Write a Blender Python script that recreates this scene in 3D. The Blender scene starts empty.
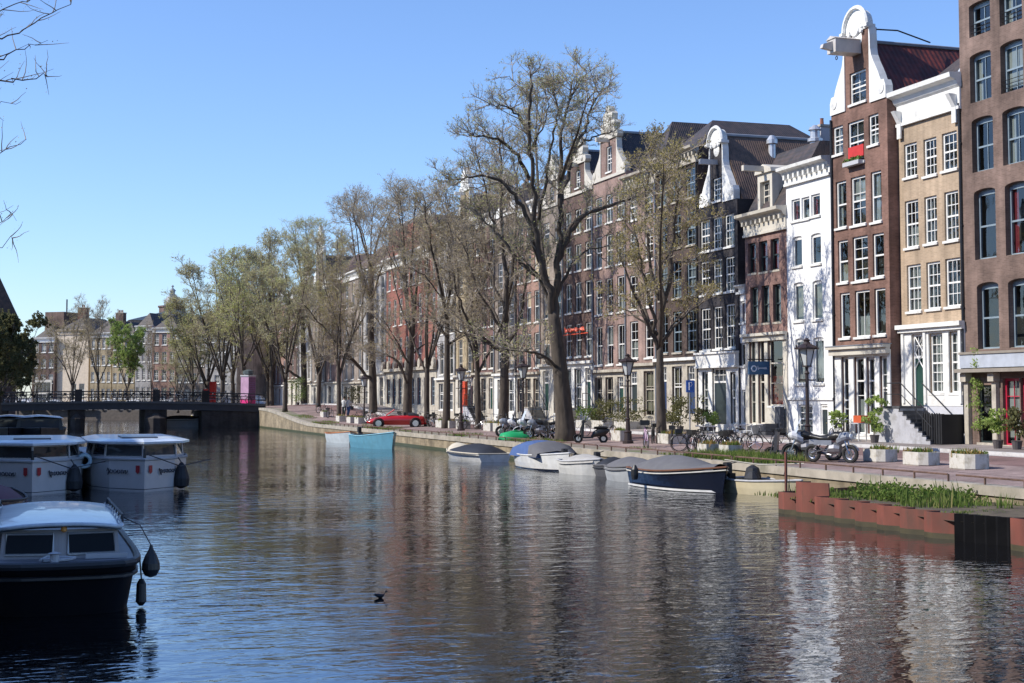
import bpy, math, random
from math import sin, cos, tan, pi, radians, atan, sqrt, hypot
from mathutils import Vector, Matrix, noise
R = random.Random(7)
sc = bpy.context.scene
COL = sc.collection
# ------------------------------------------------------------------ camera
FPX = 1500.0
PITCH = radians(3.6)
HEAD = atan(492.0*cos(PITCH)/FPX)          # canal direction (+Y) vanishes at the left of the frame
CAMZ = 3.15
HZ = 397.0
PY0 = HZ - FPX*tan(PITCH)
cam_d = bpy.data.cameras.new("camera"); cam = bpy.data.objects.new("camera", cam_d); COL.objects.link(cam)
cam_d.sensor_width = 36; cam_d.lens = FPX/1024*36; cam_d.clip_end = 5000; cam_d.clip_start = .1
cam_d.shift_y = (PY0-341.5)/1024
cam.location = (0, 0, CAMZ)
cam.rotation_euler = (pi/2+PITCH, 0, -HEAD)
sc.camera = cam
_RM = cam.rotation_euler.to_matrix()
C0 = Vector((0, 0, CAMZ))
def ray(px, py):
    return (_RM @ Vector(((px-512)/FPX, -(py-PY0)/FPX, -1))).normalized()
def at(px, py, z=0.0):
    d = ray(px, py); t = (z-CAMZ)/d.z; return C0+d*t
def onx(px, py, X):
    d = ray(px, py); return C0+d*(X/d.x)
def pos(px, X, py=440):
    return (X, onx(px, py, X).y)
def ony(px, py, Y):
    d = ray(px, py); return C0+d*(Y/d.y)
# ------------------------------------------------------------------ helpers
class MB:
    def __init__(s): s.v = []; s.f = []; s.m = []
    def add(s, vs, fs, m=0):
        b = len(s.v); s.v += [tuple(p) for p in vs]
        for f in fs: s.f.append([b+i for i in f]); s.m.append(m)
    def quad(s, a, b, c, d, m=0): s.add([a, b, c, d], [(0, 1, 2, 3)], m)
    def box(s, x0, x1, y0, y1, z0, z1, m=0, M=None):
        vs = [Vector((x, y, z)) for z in (z0, z1) for y in (y0, y1) for x in (x0, x1)]
        if M is not None: vs = [M @ p for p in vs]
        s.add(vs, [(0, 2, 3, 1), (4, 5, 7, 6), (0, 1, 5, 4), (2, 6, 7, 3), (0, 4, 6, 2), (1, 3, 7, 5)], m)
    def prism(s, poly, d0, d1, ax='y', m=0, M=None):
        n = len(poly)
        def P(a, b, d):
            if ax == 'y': p = Vector((a, d, b))
            elif ax == 'x': p = Vector((d, a, b))
            else: p = Vector((a, b, d))
            return M @ p if M is not None else p
        vs = [P(a, b, d0) for a, b in poly]+[P(a, b, d1) for a, b in poly]
        fs = [tuple(range(n)), tuple(range(2*n-1, n-1, -1))]
        for i in range(n):
            j = (i+1) % n; fs.append((i, i+n, j+n, j))
        s.add(vs, fs, m)
    def tube(s, pts, rad, n=6, m=0, cap=True, M=None):
        pts = [Vector(p) for p in pts]
        if M is not None: pts = [M @ p for p in pts]
        if not isinstance(rad, (list, tuple)): rad = [rad]*len(pts)
        k = len(pts); b = len(s.v); ref = None
        for i, p in enumerate(pts):
            d = (pts[min(i+1, k-1)]-pts[max(i-1, 0)])
            if d.length < 1e-9: d = Vector((0, 0, 1))
            d.normalize()
            if ref is None: ref = Vector((0, 0, 1)) if abs(d.z) < .9 else Vector((1, 0, 0))
            u = ref-d*ref.dot(d)
            if u.length < 1e-4: u = d.orthogonal()
            u.normalize(); w = d.cross(u); ref = u
            for j in range(n):
                a = 2*pi*j/n; q = p+(u*cos(a)+w*sin(a))*rad[i]; s.v.append((q.x, q.y, q.z))
        for i in range(k-1):
            for j in range(n):
                j2 = (j+1) % n; s.f.append([b+i*n+j, b+i*n+j2, b+(i+1)*n+j2, b+(i+1)*n+j]); s.m.append(m)
        if cap:
            s.f.append([b+j for j in range(n-1, -1, -1)]); s.m.append(m)
            s.f.append([b+(k-1)*n+j for j in range(n)]); s.m.append(m)
    def ring(s, c, r, t, axis='y', n=20, k=6, m=0, M=None):
        c = Vector(c); pts = []
        b = len(s.v)
        for i in range(n):
            a = 2*pi*i/n
            for j in range(k):
                e = 2*pi*j/k; rr = r+t*cos(e); o = t*sin(e)
                if axis == 'y': p = c+Vector((rr*cos(a), o, rr*sin(a)))
                elif axis == 'x': p = c+Vector((o, rr*cos(a), rr*sin(a)))
                else: p = c+Vector((rr*cos(a), rr*sin(a), o))
                if M is not None: p = M @ p
                s.v.append(tuple(p))
        for i in range(n):
            for j in range(k):
                i2 = (i+1) % n; j2 = (j+1) % k
                s.f.append([b+i*k+j, b+i2*k+j, b+i2*k+j2, b+i*k+j2]); s.m.append(m)
    def lathe(s, prof, c=(0, 0, 0), n=12, m=0, sx=1, sy=1, M=None):
        c = Vector(c); b = len(s.v)
        for r, z in prof:
            for j in range(n):
                a = 2*pi*j/n; p = c+Vector((r*sx*cos(a), r*sy*sin(a), z))
                if M is not None: p = M @ p
                s.v.append(tuple(p))
        for i in range(len(prof)-1):
            for j in range(n):
                j2 = (j+1) % n; s.f.append([b+i*n+j, b+i*n+j2, b+(i+1)*n+j2, b+(i+1)*n+j]); s.m.append(m)
        s.f.append([b+j for j in range(n-1, -1, -1)]); s.m.append(m)
        t = b+(len(prof)-1)*n; s.f.append([t+j for j in range(n)]); s.m.append(m)
    def loft(s, secs, m=0, closed=False, capends=False):
        b = len(s.v); k = len(secs[0])
        for q in secs:
            for p in q: s.v.append(tuple(p))
        for i in range(len(secs)-1):
            for j in range(k if closed else k-1):
                j2 = (j+1) % k
                s.f.append([b+i*k+j, b+(i+1)*k+j, b+(i+1)*k+j2, b+i*k+j2]); s.m.append(m)
        if capends:
            s.f.append([b+j for j in range(k-1, -1, -1)]); s.m.append(m)
            t = b+(len(secs)-1)*k; s.f.append([t+j for j in range(k)]); s.m.append(m)
    def mesh(s, name, mats, smooth=False):
        me = bpy.data.meshes.new(name); me.from_pydata(s.v, [], s.f)
        for x in (mats if isinstance(mats, (list, tuple)) else [mats]): me.materials.append(x)
        if any(s.m): me.polygons.foreach_set('material_index', s.m)
        if smooth: me.polygons.foreach_set('use_smooth', [True]*len(s.f))
        me.update(); return me
    def build(s, name, mats, parent=None, smooth=False, **k):
        return link(name, s.mesh(name, mats, smooth), parent, **k)
def link(name, data, parent=None, loc=None, rot=None):
    o = bpy.data.objects.new(name, data); COL.objects.link(o)
    if parent is not None: o.parent = parent
    if loc is not None: o.location = loc
    if rot is not None: o.rotation_euler = rot
    return o
def tag(o, label=None, cat=None, group=None, kind='thing'):
    if label: o['label'] = label
    if cat: o['category'] = cat
    if group: o['group'] = group
    if kind: o['kind'] = kind
    return o
def thing(name, label, cat, loc=(0, 0, 0), rz=0.0, group=None):
    o = bpy.data.objects.new(name, None); COL.objects.link(o); o.empty_display_size = .2
    o.location = loc; o.rotation_euler = (0, 0, rz)
    return tag(o, label, cat, group)
def copy_tree(o, parent=None):
    c = o.copy(); COL.objects.link(c)
    if parent is not None: c.parent = parent
    for ch in list(o.children): copy_tree(ch, c)
    return c
def dup(root, loc, rz, label, group=None, scale=None):
    c = copy_tree(root); c.location = loc; c.rotation_euler = (0, 0, rz); c['label'] = label
    if group: c['group'] = group
    if scale: c.scale = (scale,)*3
    return c
# ------------------------------------------------------------------ materials
MC = {}
def nt(name):
    m = bpy.data.materials.new(name); m.use_nodes = True; n = m.node_tree; return m, n, n.nodes['Principled BSDF']
def mapping(n, scale=(1, 1, 1), wall=False):
    tc = n.nodes.new('ShaderNodeTexCoord')
    mp = n.nodes.new('ShaderNodeMapping'); mp.inputs['Scale'].default_value = scale
    n.links.new(tc.outputs['Object'], mp.inputs[0]); return mp
def mat(name, col, rough=.7, metal=0.0, var=.12, scale=3.0, spec=.5, bump=0.0, dirt=None, dscale=.6, coat=0, dthr=(.5, .75), stretch=(1, 1, 1)):
    """plain surface with two scales of mottling and optional dirt patches"""
    if name in MC: return MC[name]
    m, n, p = nt(name); L = n.links
    p.inputs['Roughness'].default_value = rough; p.inputs['Metallic'].default_value = metal
    p.inputs['Specular IOR Level'].default_value = spec
    if coat: p.inputs['Coat Weight'].default_value = coat
    mp = mapping(n, stretch)
    nz = n.nodes.new('ShaderNodeTexNoise'); nz.inputs['Scale'].default_value = scale; nz.inputs['Detail'].default_value = 6
    L.new(mp.outputs[0], nz.inputs['Vector'])
    mr = n.nodes.new('ShaderNodeMapRange'); mr.inputs['From Min'].default_value = .3; mr.inputs['From Max'].default_value = .7
    mr.inputs['To Min'].default_value = 1-var; mr.inputs['To Max'].default_value = 1+var
    L.new(nz.outputs['Fac'], mr.inputs['Value'])
    mul = n.nodes.new('ShaderNodeVectorMath'); mul.operation = 'SCALE'; mul.inputs[0].default_value = col[:3]
    L.new(mr.outputs[0], mul.inputs['Scale']); out = mul.outputs[0]
    if dirt:
        n2 = n.nodes.new('ShaderNodeTexNoise'); n2.inputs['Scale'].default_value = dscale; n2.inputs['Detail'].default_value = 8; n2.inputs['Roughness'].default_value = .65
        L.new(mp.outputs[0], n2.inputs['Vector'])
        m2 = n.nodes.new('ShaderNodeMapRange'); m2.inputs['From Min'].default_value = dthr[0]; m2.inputs['From Max'].default_value = dthr[1]
        L.new(n2.outputs['Fac'], m2.inputs['Value'])
        mx = n.nodes.new('ShaderNodeMix'); mx.data_type = 'RGBA'; mx.inputs['B'].default_value = (*dirt, 1)
        L.new(m2.outputs[0], mx.inputs['Factor']); L.new(out, mx.inputs['A']); out = mx.outputs['Result']
    L.new(out, p.inputs['Base Color'])
    if bump:
        b = n.nodes.new('ShaderNodeBump'); b.inputs['Strength'].default_value = bump; b.inputs['Distance'].default_value = .05
        L.new(nz.outputs['Fac'], b.inputs['Height']); L.new(b.outputs[0], p.inputs['Normal'])
    MC[name] = m; return m
def brick(name, col, mortar=None, var=.35, stain=.5, rough=.85, flat=False, bs=(.22, .065)):
    if name in MC: return MC[name]
    if not flat: col = [c*.9 for c in col]
    m, n, p = nt(name); L = n.links; p.inputs['Roughness'].default_value = rough; p.inputs['Specular IOR Level'].default_value = .25
    tc = n.nodes.new('ShaderNodeTexCoord')
    sep = n.nodes.new('ShaderNodeSeparateXYZ'); L.new(tc.outputs['Object'], sep.inputs[0])
    cmb = n.nodes.new('ShaderNodeCombineXYZ')
    if flat: L.new(sep.outputs[0], cmb.inputs[0]); L.new(sep.outputs[1], cmb.inputs[1])
    else:
        ad = n.nodes.new('ShaderNodeMath'); L.new(sep.outputs[0], ad.inputs[0]); L.new(sep.outputs[1], ad.inputs[1])
        L.new(ad.outputs[0], cmb.inputs[0]); L.new(sep.outputs[2], cmb.inputs[1])
    bt = n.nodes.new('ShaderNodeTexBrick'); bt.inputs['Scale'].default_value = 1
    bt.inputs['Brick Width'].default_value = bs[0]; bt.inputs['Row Height'].default_value = bs[1]; bt.inputs['Mortar Size'].default_value = .008
    bt.inputs['Color1'].default_value = (*[c*(1-var*.6) for c in col], 1); bt.inputs['Color2'].default_value = (*[c*(1+var*.6) for c in col], 1)
    mo = mortar or [min(1, c*1.12+.01) for c in col]; bt.inputs['Mortar'].default_value = (*mo, 1)
    L.new(cmb.outputs[0], bt.inputs['Vector'])
    nz = n.nodes.new('ShaderNodeTexNoise'); nz.inputs['Scale'].default_value = .55; nz.inputs['Detail'].default_value = 9; nz.inputs['Roughness'].default_value = .62
    L.new(tc.outputs['Object'], nz.inputs['Vector'])
    mr = n.nodes.new('ShaderNodeMapRange'); mr.inputs['From Min'].default_value = .32; mr.inputs['From Max'].default_value = .68
    mr.inputs['To Min'].default_value = 1-stain; mr.inputs['To Max'].default_value = 1+stain*.6
    L.new(nz.outputs['Fac'], mr.inputs['Value'])
    # vertical rain streaks
    mp = n.nodes.new('ShaderNodeMapping'); mp.inputs['Scale'].default_value = (2.2, 2.2, .18) if not flat else (.5, .5, 1)
    L.new(tc.outputs['Object'], mp.inputs[0])
    n3 = n.nodes.new('ShaderNodeTexNoise'); n3.inputs['Scale'].default_value = 1.2; n3.inputs['Detail'].default_value = 5; L.new(mp.outputs[0], n3.inputs['Vector'])
    m3 = n.nodes.new('ShaderNodeMapRange'); m3.inputs['From Min'].default_value = .35; m3.inputs['From Max'].default_value = .7
    m3.inputs['To Min'].default_value = 1.12; m3.inputs['To Max'].default_value = .78; L.new(n3.outputs['Fac'], m3.inputs['Value'])
    mm = n.nodes.new('ShaderNodeMath'); mm.operation = 'MULTIPLY'; L.new(mr.outputs[0], mm.inputs[0]); L.new(m3.outputs[0], mm.inputs[1])
    sc_ = n.nodes.new('ShaderNodeVectorMath'); sc_.operation = 'SCALE'
    L.new(bt.outputs['Color'], sc_.inputs[0]); L.new(mm.outputs[0], sc_.inputs['Scale'])
    L.new(sc_.outputs[0], p.inputs['Base Color'])
    b = n.nodes.new('ShaderNodeBump'); b.inputs['Strength'].default_value = .25; b.inputs['Distance'].default_value = .01; b.invert = True
    L.new(bt.outputs['Fac'], b.inputs['Height']); L.new(b.outputs[0], p.inputs['Normal'])
    MC[name] = m; return m
def tiles(name, col, col2):
    if name in MC: return MC[name]
    m, n, p = nt(name); L = n.links; p.inputs['Roughness'].default_value = .6
    tc = n.nodes.new('ShaderNodeTexCoord'); mp = n.nodes.new('ShaderNodeMapping'); L.new(tc.outputs['Object'], mp.inputs[0])
    w = n.nodes.new('ShaderNodeTexWave'); w.bands_direction = 'Y'; w.inputs['Scale'].default_value = 1.3 if 'red' in name else 2.4; w.inputs['Distortion'].default_value = .3
    L.new(mp.outputs[0], w.inputs['Vector'])
    w2 = n.nodes.new('ShaderNodeTexWave'); w2.bands_direction = 'Z'; w2.wave_profile = 'SAW'; w2.inputs['Scale'].default_value = 1.0
    L.new(mp.outputs[0], w2.inputs['Vector'])
    nz = n.nodes.new('ShaderNodeTexNoise'); nz.inputs['Scale'].default_value = 2.5; nz.inputs['Detail'].default_value = 8; L.new(mp.outputs[0], nz.inputs['Vector'])
    mx = n.nodes.new('ShaderNodeMix'); mx.data_type = 'RGBA'; mx.inputs['A'].default_value = (*col, 1); mx.inputs['B'].default_value = (*col2, 1)
    mr = n.nodes.new('ShaderNodeMapRange'); mr.inputs['From Min'].default_value = .4; mr.inputs['From Max'].default_value = .65; L.new(nz.outputs['Fac'], mr.inputs['Value'])
    L.new(mr.outputs[0], mx.inputs['Factor']); L.new(mx.outputs['Result'], p.inputs['Base Color'])
    ad = n.nodes.new('ShaderNodeMath'); L.new(w.outputs['Fac'], ad.inputs[0]); L.new(w2.outputs['Fac'], ad.inputs[1])
    b = n.nodes.new('ShaderNodeBump'); b.inputs['Strength'].default_value = .6; b.inputs['Distance'].default_value = .035
    L.new(ad.outputs[0], b.inputs['Height']); L.new(b.outputs[0], p.inputs['Normal'])
    MC[name] = m; return m
def glass_mat():
    m, n, p = nt('window_glass'); L = n.links; n.nodes.remove(p)
    out = n.nodes['Material Output']
    tr = n.nodes.new('ShaderNodeBsdfTransparent'); tr.inputs[0].default_value = (.62, .68, .68, 1)
    gl = n.nodes.new('ShaderNodeBsdfGlossy'); gl.inputs['Roughness'].default_value = .02
    tc = n.nodes.new('ShaderNodeTexCoord'); nz = n.nodes.new('ShaderNodeTexNoise'); nz.inputs['Scale'].default_value = 1.1
    L.new(tc.outputs['Object'], nz.inputs['Vector'])
    b = n.nodes.new('ShaderNodeBump'); b.inputs['Strength'].default_value = .12; b.inputs['Distance'].default_value = .1
    L.new(nz.outputs['Fac'], b.inputs['Height']); L.new(b.outputs[0], gl.inputs['Normal'])
    fr = n.nodes.new('ShaderNodeLayerWeight'); fr.inputs[0].default_value = .5
    pw = n.nodes.new('ShaderNodeMath'); pw.operation = 'POWER'; pw.inputs[1].default_value = 3; L.new(fr.outputs['Facing'], pw.inputs[0])
    ad = n.nodes.new('ShaderNodeMath'); ad.operation = 'MULTIPLY_ADD'; ad.inputs[1].default_value = .75; ad.inputs[2].default_value = .07
    L.new(pw.outputs[0], ad.inputs[0])
    mx = n.nodes.new('ShaderNodeMixShader'); L.new(ad.outputs[0], mx.inputs[0]); L.new(tr.outputs[0], mx.inputs[1]); L.new(gl.outputs[0], mx.inputs[2])
    L.new(mx.outputs[0], out.inputs[0]); return m
def dark_glass(name, col=(.03, .035, .04)):
    if name in MC: return MC[name]
    m, n, p = nt(name); p.inputs['Roughness'].default_value = .06; p.inputs['IOR'].default_value = 1.6
    L = n.links; oi = n.nodes.new('ShaderNodeObjectInfo'); mr = n.nodes.new('ShaderNodeMapRange'); mr.inputs['To Min'].default_value = .5; mr.inputs['To Max'].default_value = 2.2
    L.new(oi.outputs['Random'], mr.inputs['Value']); s_ = n.nodes.new('ShaderNodeVectorMath'); s_.operation = 'SCALE'; s_.inputs[0].default_value = col
    L.new(mr.outputs[0], s_.inputs['Scale']); L.new(s_.outputs[0], p.inputs['Base Color'])
    tc = n.nodes.new('ShaderNodeTexCoord'); nz = n.nodes.new('ShaderNodeTexNoise'); nz.inputs['Scale'].default_value = 1.3; L.new(tc.outputs['Object'], nz.inputs['Vector'])
    b = n.nodes.new('ShaderNodeBump'); b.inputs['Strength'].default_value = .15; b.inputs['Distance'].default_value = .1
    L.new(nz.outputs['Fac'], b.inputs['Height']); L.new(b.outputs[0], p.inputs['Normal'])
    MC[name] = m; return m
WHITE = mat('white_paint', (.74, .73, .69), .5, var=.07, dirt=(.4, .38, .33), dscale=1.6, dthr=(.52, .85))
CREAM = mat('cream_paint', (.58, .54, .46), .55, var=.08, dirt=(.3, .27, .21), dscale=1.5, dthr=(.5, .85))
STONE = mat('sandstone', (.42, .38, .31), .8, var=.15, scale=4, bump=.3, dirt=(.22, .19, .16), dscale=1.4)
GREYP = mat('grey_plaster', (.45, .45, .46), .75, var=.08)
DKFRAME = mat('dark_frame', (.03, .04, .04), .35)
GRFRAME = mat('grey_blue_frame', (.22, .28, .32), .4)
BLACKM = mat('black_metal', (.02, .02, .022), .45, var=.2)
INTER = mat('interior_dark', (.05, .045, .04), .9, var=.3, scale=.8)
CURT = mat('curtain_cloth', (.5, .48, .44), .9, var=.1)
REDCURT = mat('red_curtain_cloth', (.3, .03, .04), .9, var=.15)
BEIGECURT = mat('beige_blind', (.42, .35, .24), .9, var=.05)
TILE = tiles('dark_roof_tiles', (.035, .03, .03), (.07, .05, .045))
REDTILE = tiles('red_roof_tiles', (.11, .035, .025), (.2, .06, .035))
BROWNTILE = tiles('brown_roof_tiles', (.09, .06, .045), (.16, .1, .07))
LEAD = mat('lead_sheet', (.25, .27, .3), .5, metal=.2)
GLASS = glass_mat()
DGLASS = dark_glass('far_window_glass')
# ------------------------------------------------------------------ windows
WC = {}
def win_meshes(w, h, nx, nz, sash, fr, near, arch, fw=.085):
    key = (round(w, 2), round(h, 2), nx, nz, sash, fr.name, near, round(arch, 2))
    if key in WC: return WC[key]
    b = MB(); y0, y1 = .02, .10
    b.box(0, fw, y0, y1, 0, h); b.box(w-fw, w, y0, y1, 0, h)
    b.box(fw, w-fw, y0, y1, 0, fw*.9)
    b.box(fw, w-fw, y0, y1, h-fw*1.1, h)
    iw = w-2*fw; ih = h-2*fw
    if sash: b.box(fw, w-fw, y0+.012, y1-.01, fw+ih*sash-.035, fw+ih*sash+.035)
    mt = .032 if near else .045
    for i in range(1, nx): x = fw+iw*i/nx; b.box(x-mt/2, x+mt/2, y0+.022, y1-.015, fw*.9, h-fw*1.1)
    for i in range(1, nz):
        z = fw+ih*i/nz
        if sash and abs(z-(fw+ih*sash)) < .1: continue
        b.box(fw, w-fw, y0+.025, y1-.018, z-mt/2, z+mt/2)
    # sill
    b.box(-.07, w+.07, -.14, .02, -.09, .012, 1 if near else 1)
    if arch:
        n_ = 8; pts = [(0, h), (w, h)]
        top = [(w/2-(w/2)*cos(pi*i/n_), h+arch*sin(pi*i/n_)) for i in range(n_+1)][::-1]
        b.prism([(0, h)]+[(w, h)]+top[1:-1], y0, y1, 'y', 0)
    p = MB(); yp = .066
    p.quad((fw*.5, yp, fw*.5), (w-fw*.5, yp, fw*.5), (w-fw*.5, yp, h-fw*.5), (fw*.5, yp, h-fw*.5))
    sillm = WHITE if fr in (WHITE, CREAM) else STONE
    if near: r = (b.mesh('window', [fr, sillm]), p.mesh('pane', [GLASS]))
    else:
        k = len(b.v); b.v += p.v; b.f += [[k+i for i in f] for f in p.f]; b.m += [2]*len(p.f)
        r = (b.mesh('window', [fr, sillm, DGLASS]), None)
    WC[key] = r; return r
CCACHE = {}
def curtain_mesh(w, h, style, m):
    key = (round(w, 2), round(h, 2), style, m.name)
    if key in CCACHE: return CCACHE[key]
    b = MB()
    def strip(x0, x1, z0, z1):
        n_ = max(4, int((x1-x0)/.05)); secs = []
        for i in range(n_+1):
            x = x0+(x1-x0)*i/n_; y = .15+.02*sin(i*1.9); secs.append([(x, y, z0), (x, y, z1)])
        b.loft(secs)
    if style == 'sides': strip(.05, w*.28, .02, h-.02); strip(w*.74, w-.05, .02, h-.02)
    elif style == 'left': strip(.05, w*.5, .02, h-.02)
    elif style == 'low': strip(.05, w-.05, .02, h*.45)
    elif style == 'blind': b.box(.05, w-.05, .14, .155, h*.12, h-.02)
    elif style == 'half': b.box(.05, w-.05, .14, .155, h*.5, h-.02)
    else: strip(.05, w-.05, .02, h-.02)
    CCACHE[key] = b.mesh('curtain', [m]); return CCACHE[key]
def add_window(root, o, near):
    w = o['u1']-o['u0']; h = o['z1']-o['z0']; fr = o.get('fr', WHITE)
    a, pn = win_meshes(w, h, o.get('nx', 2), o.get('nz', 4), o.get('sash', .5), fr, near, o.get('arch', 0))
    inset = o.get('inset', .06)
    nm = o.get('nm', 'window')
    ob = link(nm, a, root, (o['u0'], inset, o['z0']))
    if pn is not None: link('pane', pn, ob)
    c = o.get('cur')
    if not near and o.get('blind'):
        bb = MB(); k = o['blind']; bb.quad((.09, .062, h*(1-k)), (w-.09, .062, h*(1-k)), (w-.09, .062, h-.09), (.09, .062, h-.09)); bb.build('blind', [CURT if k < .45 else BEIGECURT], ob)
    if c and near: link('curtain', curtain_mesh(w, h, c[0], c[1]), ob)
    return ob
def add_door(root, o, near=True):
    w = o['u1']-o['u0']; h = o['z1']-o['z0']; fr = o.get('fr', WHITE); dm = o.get('dm', DKFRAME)
    th = o.get('transom', .28)*h; b = MB()
    b.box(0, .09, 0, .12, 0, h); b.box(w-.09, w, 0, .12, 0, h); b.box(.09, w-.09, 0, .12, h-.09, h); b.box(.09, w-.09, 0, .12, h-th-.05, h-th+.05)
    for i in range(1, 3): x = .09+(w-.18)*i/3; b.box(x-.015, x+.015, .03, .09, h-th+.05, h-.09)
    b.box(.09, w-.09, .03, .1, h-th*.5-.015, h-th*.5+.015)
    fo = b.build('door_frame', [fr], root, loc=(o['u0'], .05, o['z0']))
    d = MB(); d.box(.09, w-.09, .05, .10, .02, h-th-.05)
    for k in ((.08, .42), (.5, .92)):
        z0 = (h-th)*k[0]; z1 = (h-th)*k[1]-.05; d.box(.2, w-.2, .035, .05, z0, z1)
    do = d.build('door', [dm], root, loc=(o['u0'], .05, o['z0']))
    hd = MB(); hd.lathe([(.03, 0), (.035, .03), (.01, .06)], M=Matrix.Translation((w-.2, .03, (h-th)*.45)) @ Matrix.Rotation(pi/2, 4, 'X'), n=8)
    hd.build('handle', [mat('brass', (.6, .45, .2), .3, metal=1)], do)
    t = MB(); t.quad((.09, .08, h-th), (w-.09, .08, h-th), (w-.09, .08, h-.09), (.09, .08, h-.09)); t.build('transom_pane', [DGLASS], fo)
# ------------------------------------------------------------------ house shell
def wall_mesh(w, H, D, ops, mats, rev=.32, zb=-1.0, topfn=None):
    b = MB()
    us = sorted(set([0, w]+[round(o[k], 4) for o in ops for k in ('u0', 'u1')]))
    zs = sorted(set([zb, H]+[round(o['z0'], 4) for o in ops]+[round(o['z1']+o.get('arch', 0), 4) for o in ops]))
    us = [u for u in us if 0 <= u <= w]; zs = [z for z in zs if z <= H]
    for i in range(len(us)-1):
        j = 0
        while j < len(zs)-1:
            uc = (us[i]+us[i+1])/2; zc = (zs[j]+zs[j+1])/2
            if not any(o['u0'] < uc < o['u1'] and o['z0'] < zc < o['z1']+o.get('arch', 0) for o in ops):
                b.quad((us[i], 0, zs[j]), (us[i+1], 0, zs[j]), (us[i+1], 0, zs[j+1]), (us[i], 0, zs[j+1]))
            j += 1
    for o in ops:
        a, c, e, g = o['u0'], o['u1'], o['z0'], o['z1']; rm = 0
        b.quad((a, 0, e), (a, rev, e), (a, rev, g), (a, 0, g), rm); b.quad((c, 0, e), (c, 0, g), (c, rev, g), (c, rev, e), rm)
        b.quad((a, 0, e), (c, 0, e), (c, rev, e), (a, rev, e), rm); ar = o.get('arch', 0)
        if not ar: b.quad((a, 0, g), (a, rev, g), (c, rev, g), (c, 0, g), rm)
        if ar:   # spandrels of a segmental head: opening rises above z1 as an applied recess
            n_ = 8
            top = [(a+(c-a)*(.5-.5*cos(pi*i/n_)), g+ar*sin(pi*i/n_)) for i in range(n_+1)]
            hh_ = n_//2; b.prism([(a, g)]+top[1:hh_+1]+[(a, g+ar)], 0, rev, 'y', 0); b.prism([(c, g+ar)]+top[hh_:-1]+[(c, g)], 0, rev, 'y', 0)
    b.quad((0, 0, zb), (0, 0, H), (0, D, H), (0, D, zb), 0); b.quad((w, 0, zb), (w, D, zb), (w, D, H), (w, 0, H), 0)
    b.quad((0, D, zb), (0, D, H), (w, D, H), (w, D, zb), 0); b.quad((0, 0, H-.002), (w, 0, H-.002), (w, D, H-.002), (0, D, H-.002), 0)
    return b
def cornice(root, w, H, m, depth=.55, hh=.5, frieze=.8, name='cornice', proj=0, dent=True):
    b = MB()
    b.box(-.02, w+.02, -.08, -.003, H-frieze, H-hh*.3, 0)
    prof = [(-.08, H-hh*.9), (-depth*.35, H-hh*.75), (-depth*.5, H-hh*.45), (-depth*.95, H-hh*.3), (-depth, H), (.05, H+.05), (.05, H-hh*.9)]
    b.prism(prof, -.05, w+.05, 'x', 0)
    b.box(-.02, w+.02, -.14, -.003, H-frieze-.12, H-frieze, 0)
    if dent:
        k = max(3, int(w/.45))
        for i in range(k):
            u = w*(i+.5)/k; b.box(u-.08, u+.08, -depth*.5, -.08, H-hh*1.15, H-hh*.7, 0)
    return b.build(name, [m], root)
def curve_claw(cx, half_out, half_in, zb, zt, side, n=9):
    """filled side piece of a neck gable: concave sweep from the shoulder up to the neck"""
    pts = [(cx+side*half_in, zb)]
    pts.append((cx+side*half_out, zb)); h = zt-zb
    pts.append((cx+side*half_out, zb+h*.16))
    pts.append((cx+side*(half_out-.12), zb+h*.24)); pts.append((cx+side*(half_out-.4), zb+h*.25))
    for i in range(n):
        t = i/(n-1); r = half_in+(half_out-.5-half_in)*(1-t)**2.2+.16*(1-t)+.06*sin(t*9)
        pts.append((cx+side*r, zb+h*(.24+.76*t)))
    pts.append((cx+side*half_in, zt))
    return pts
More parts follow.
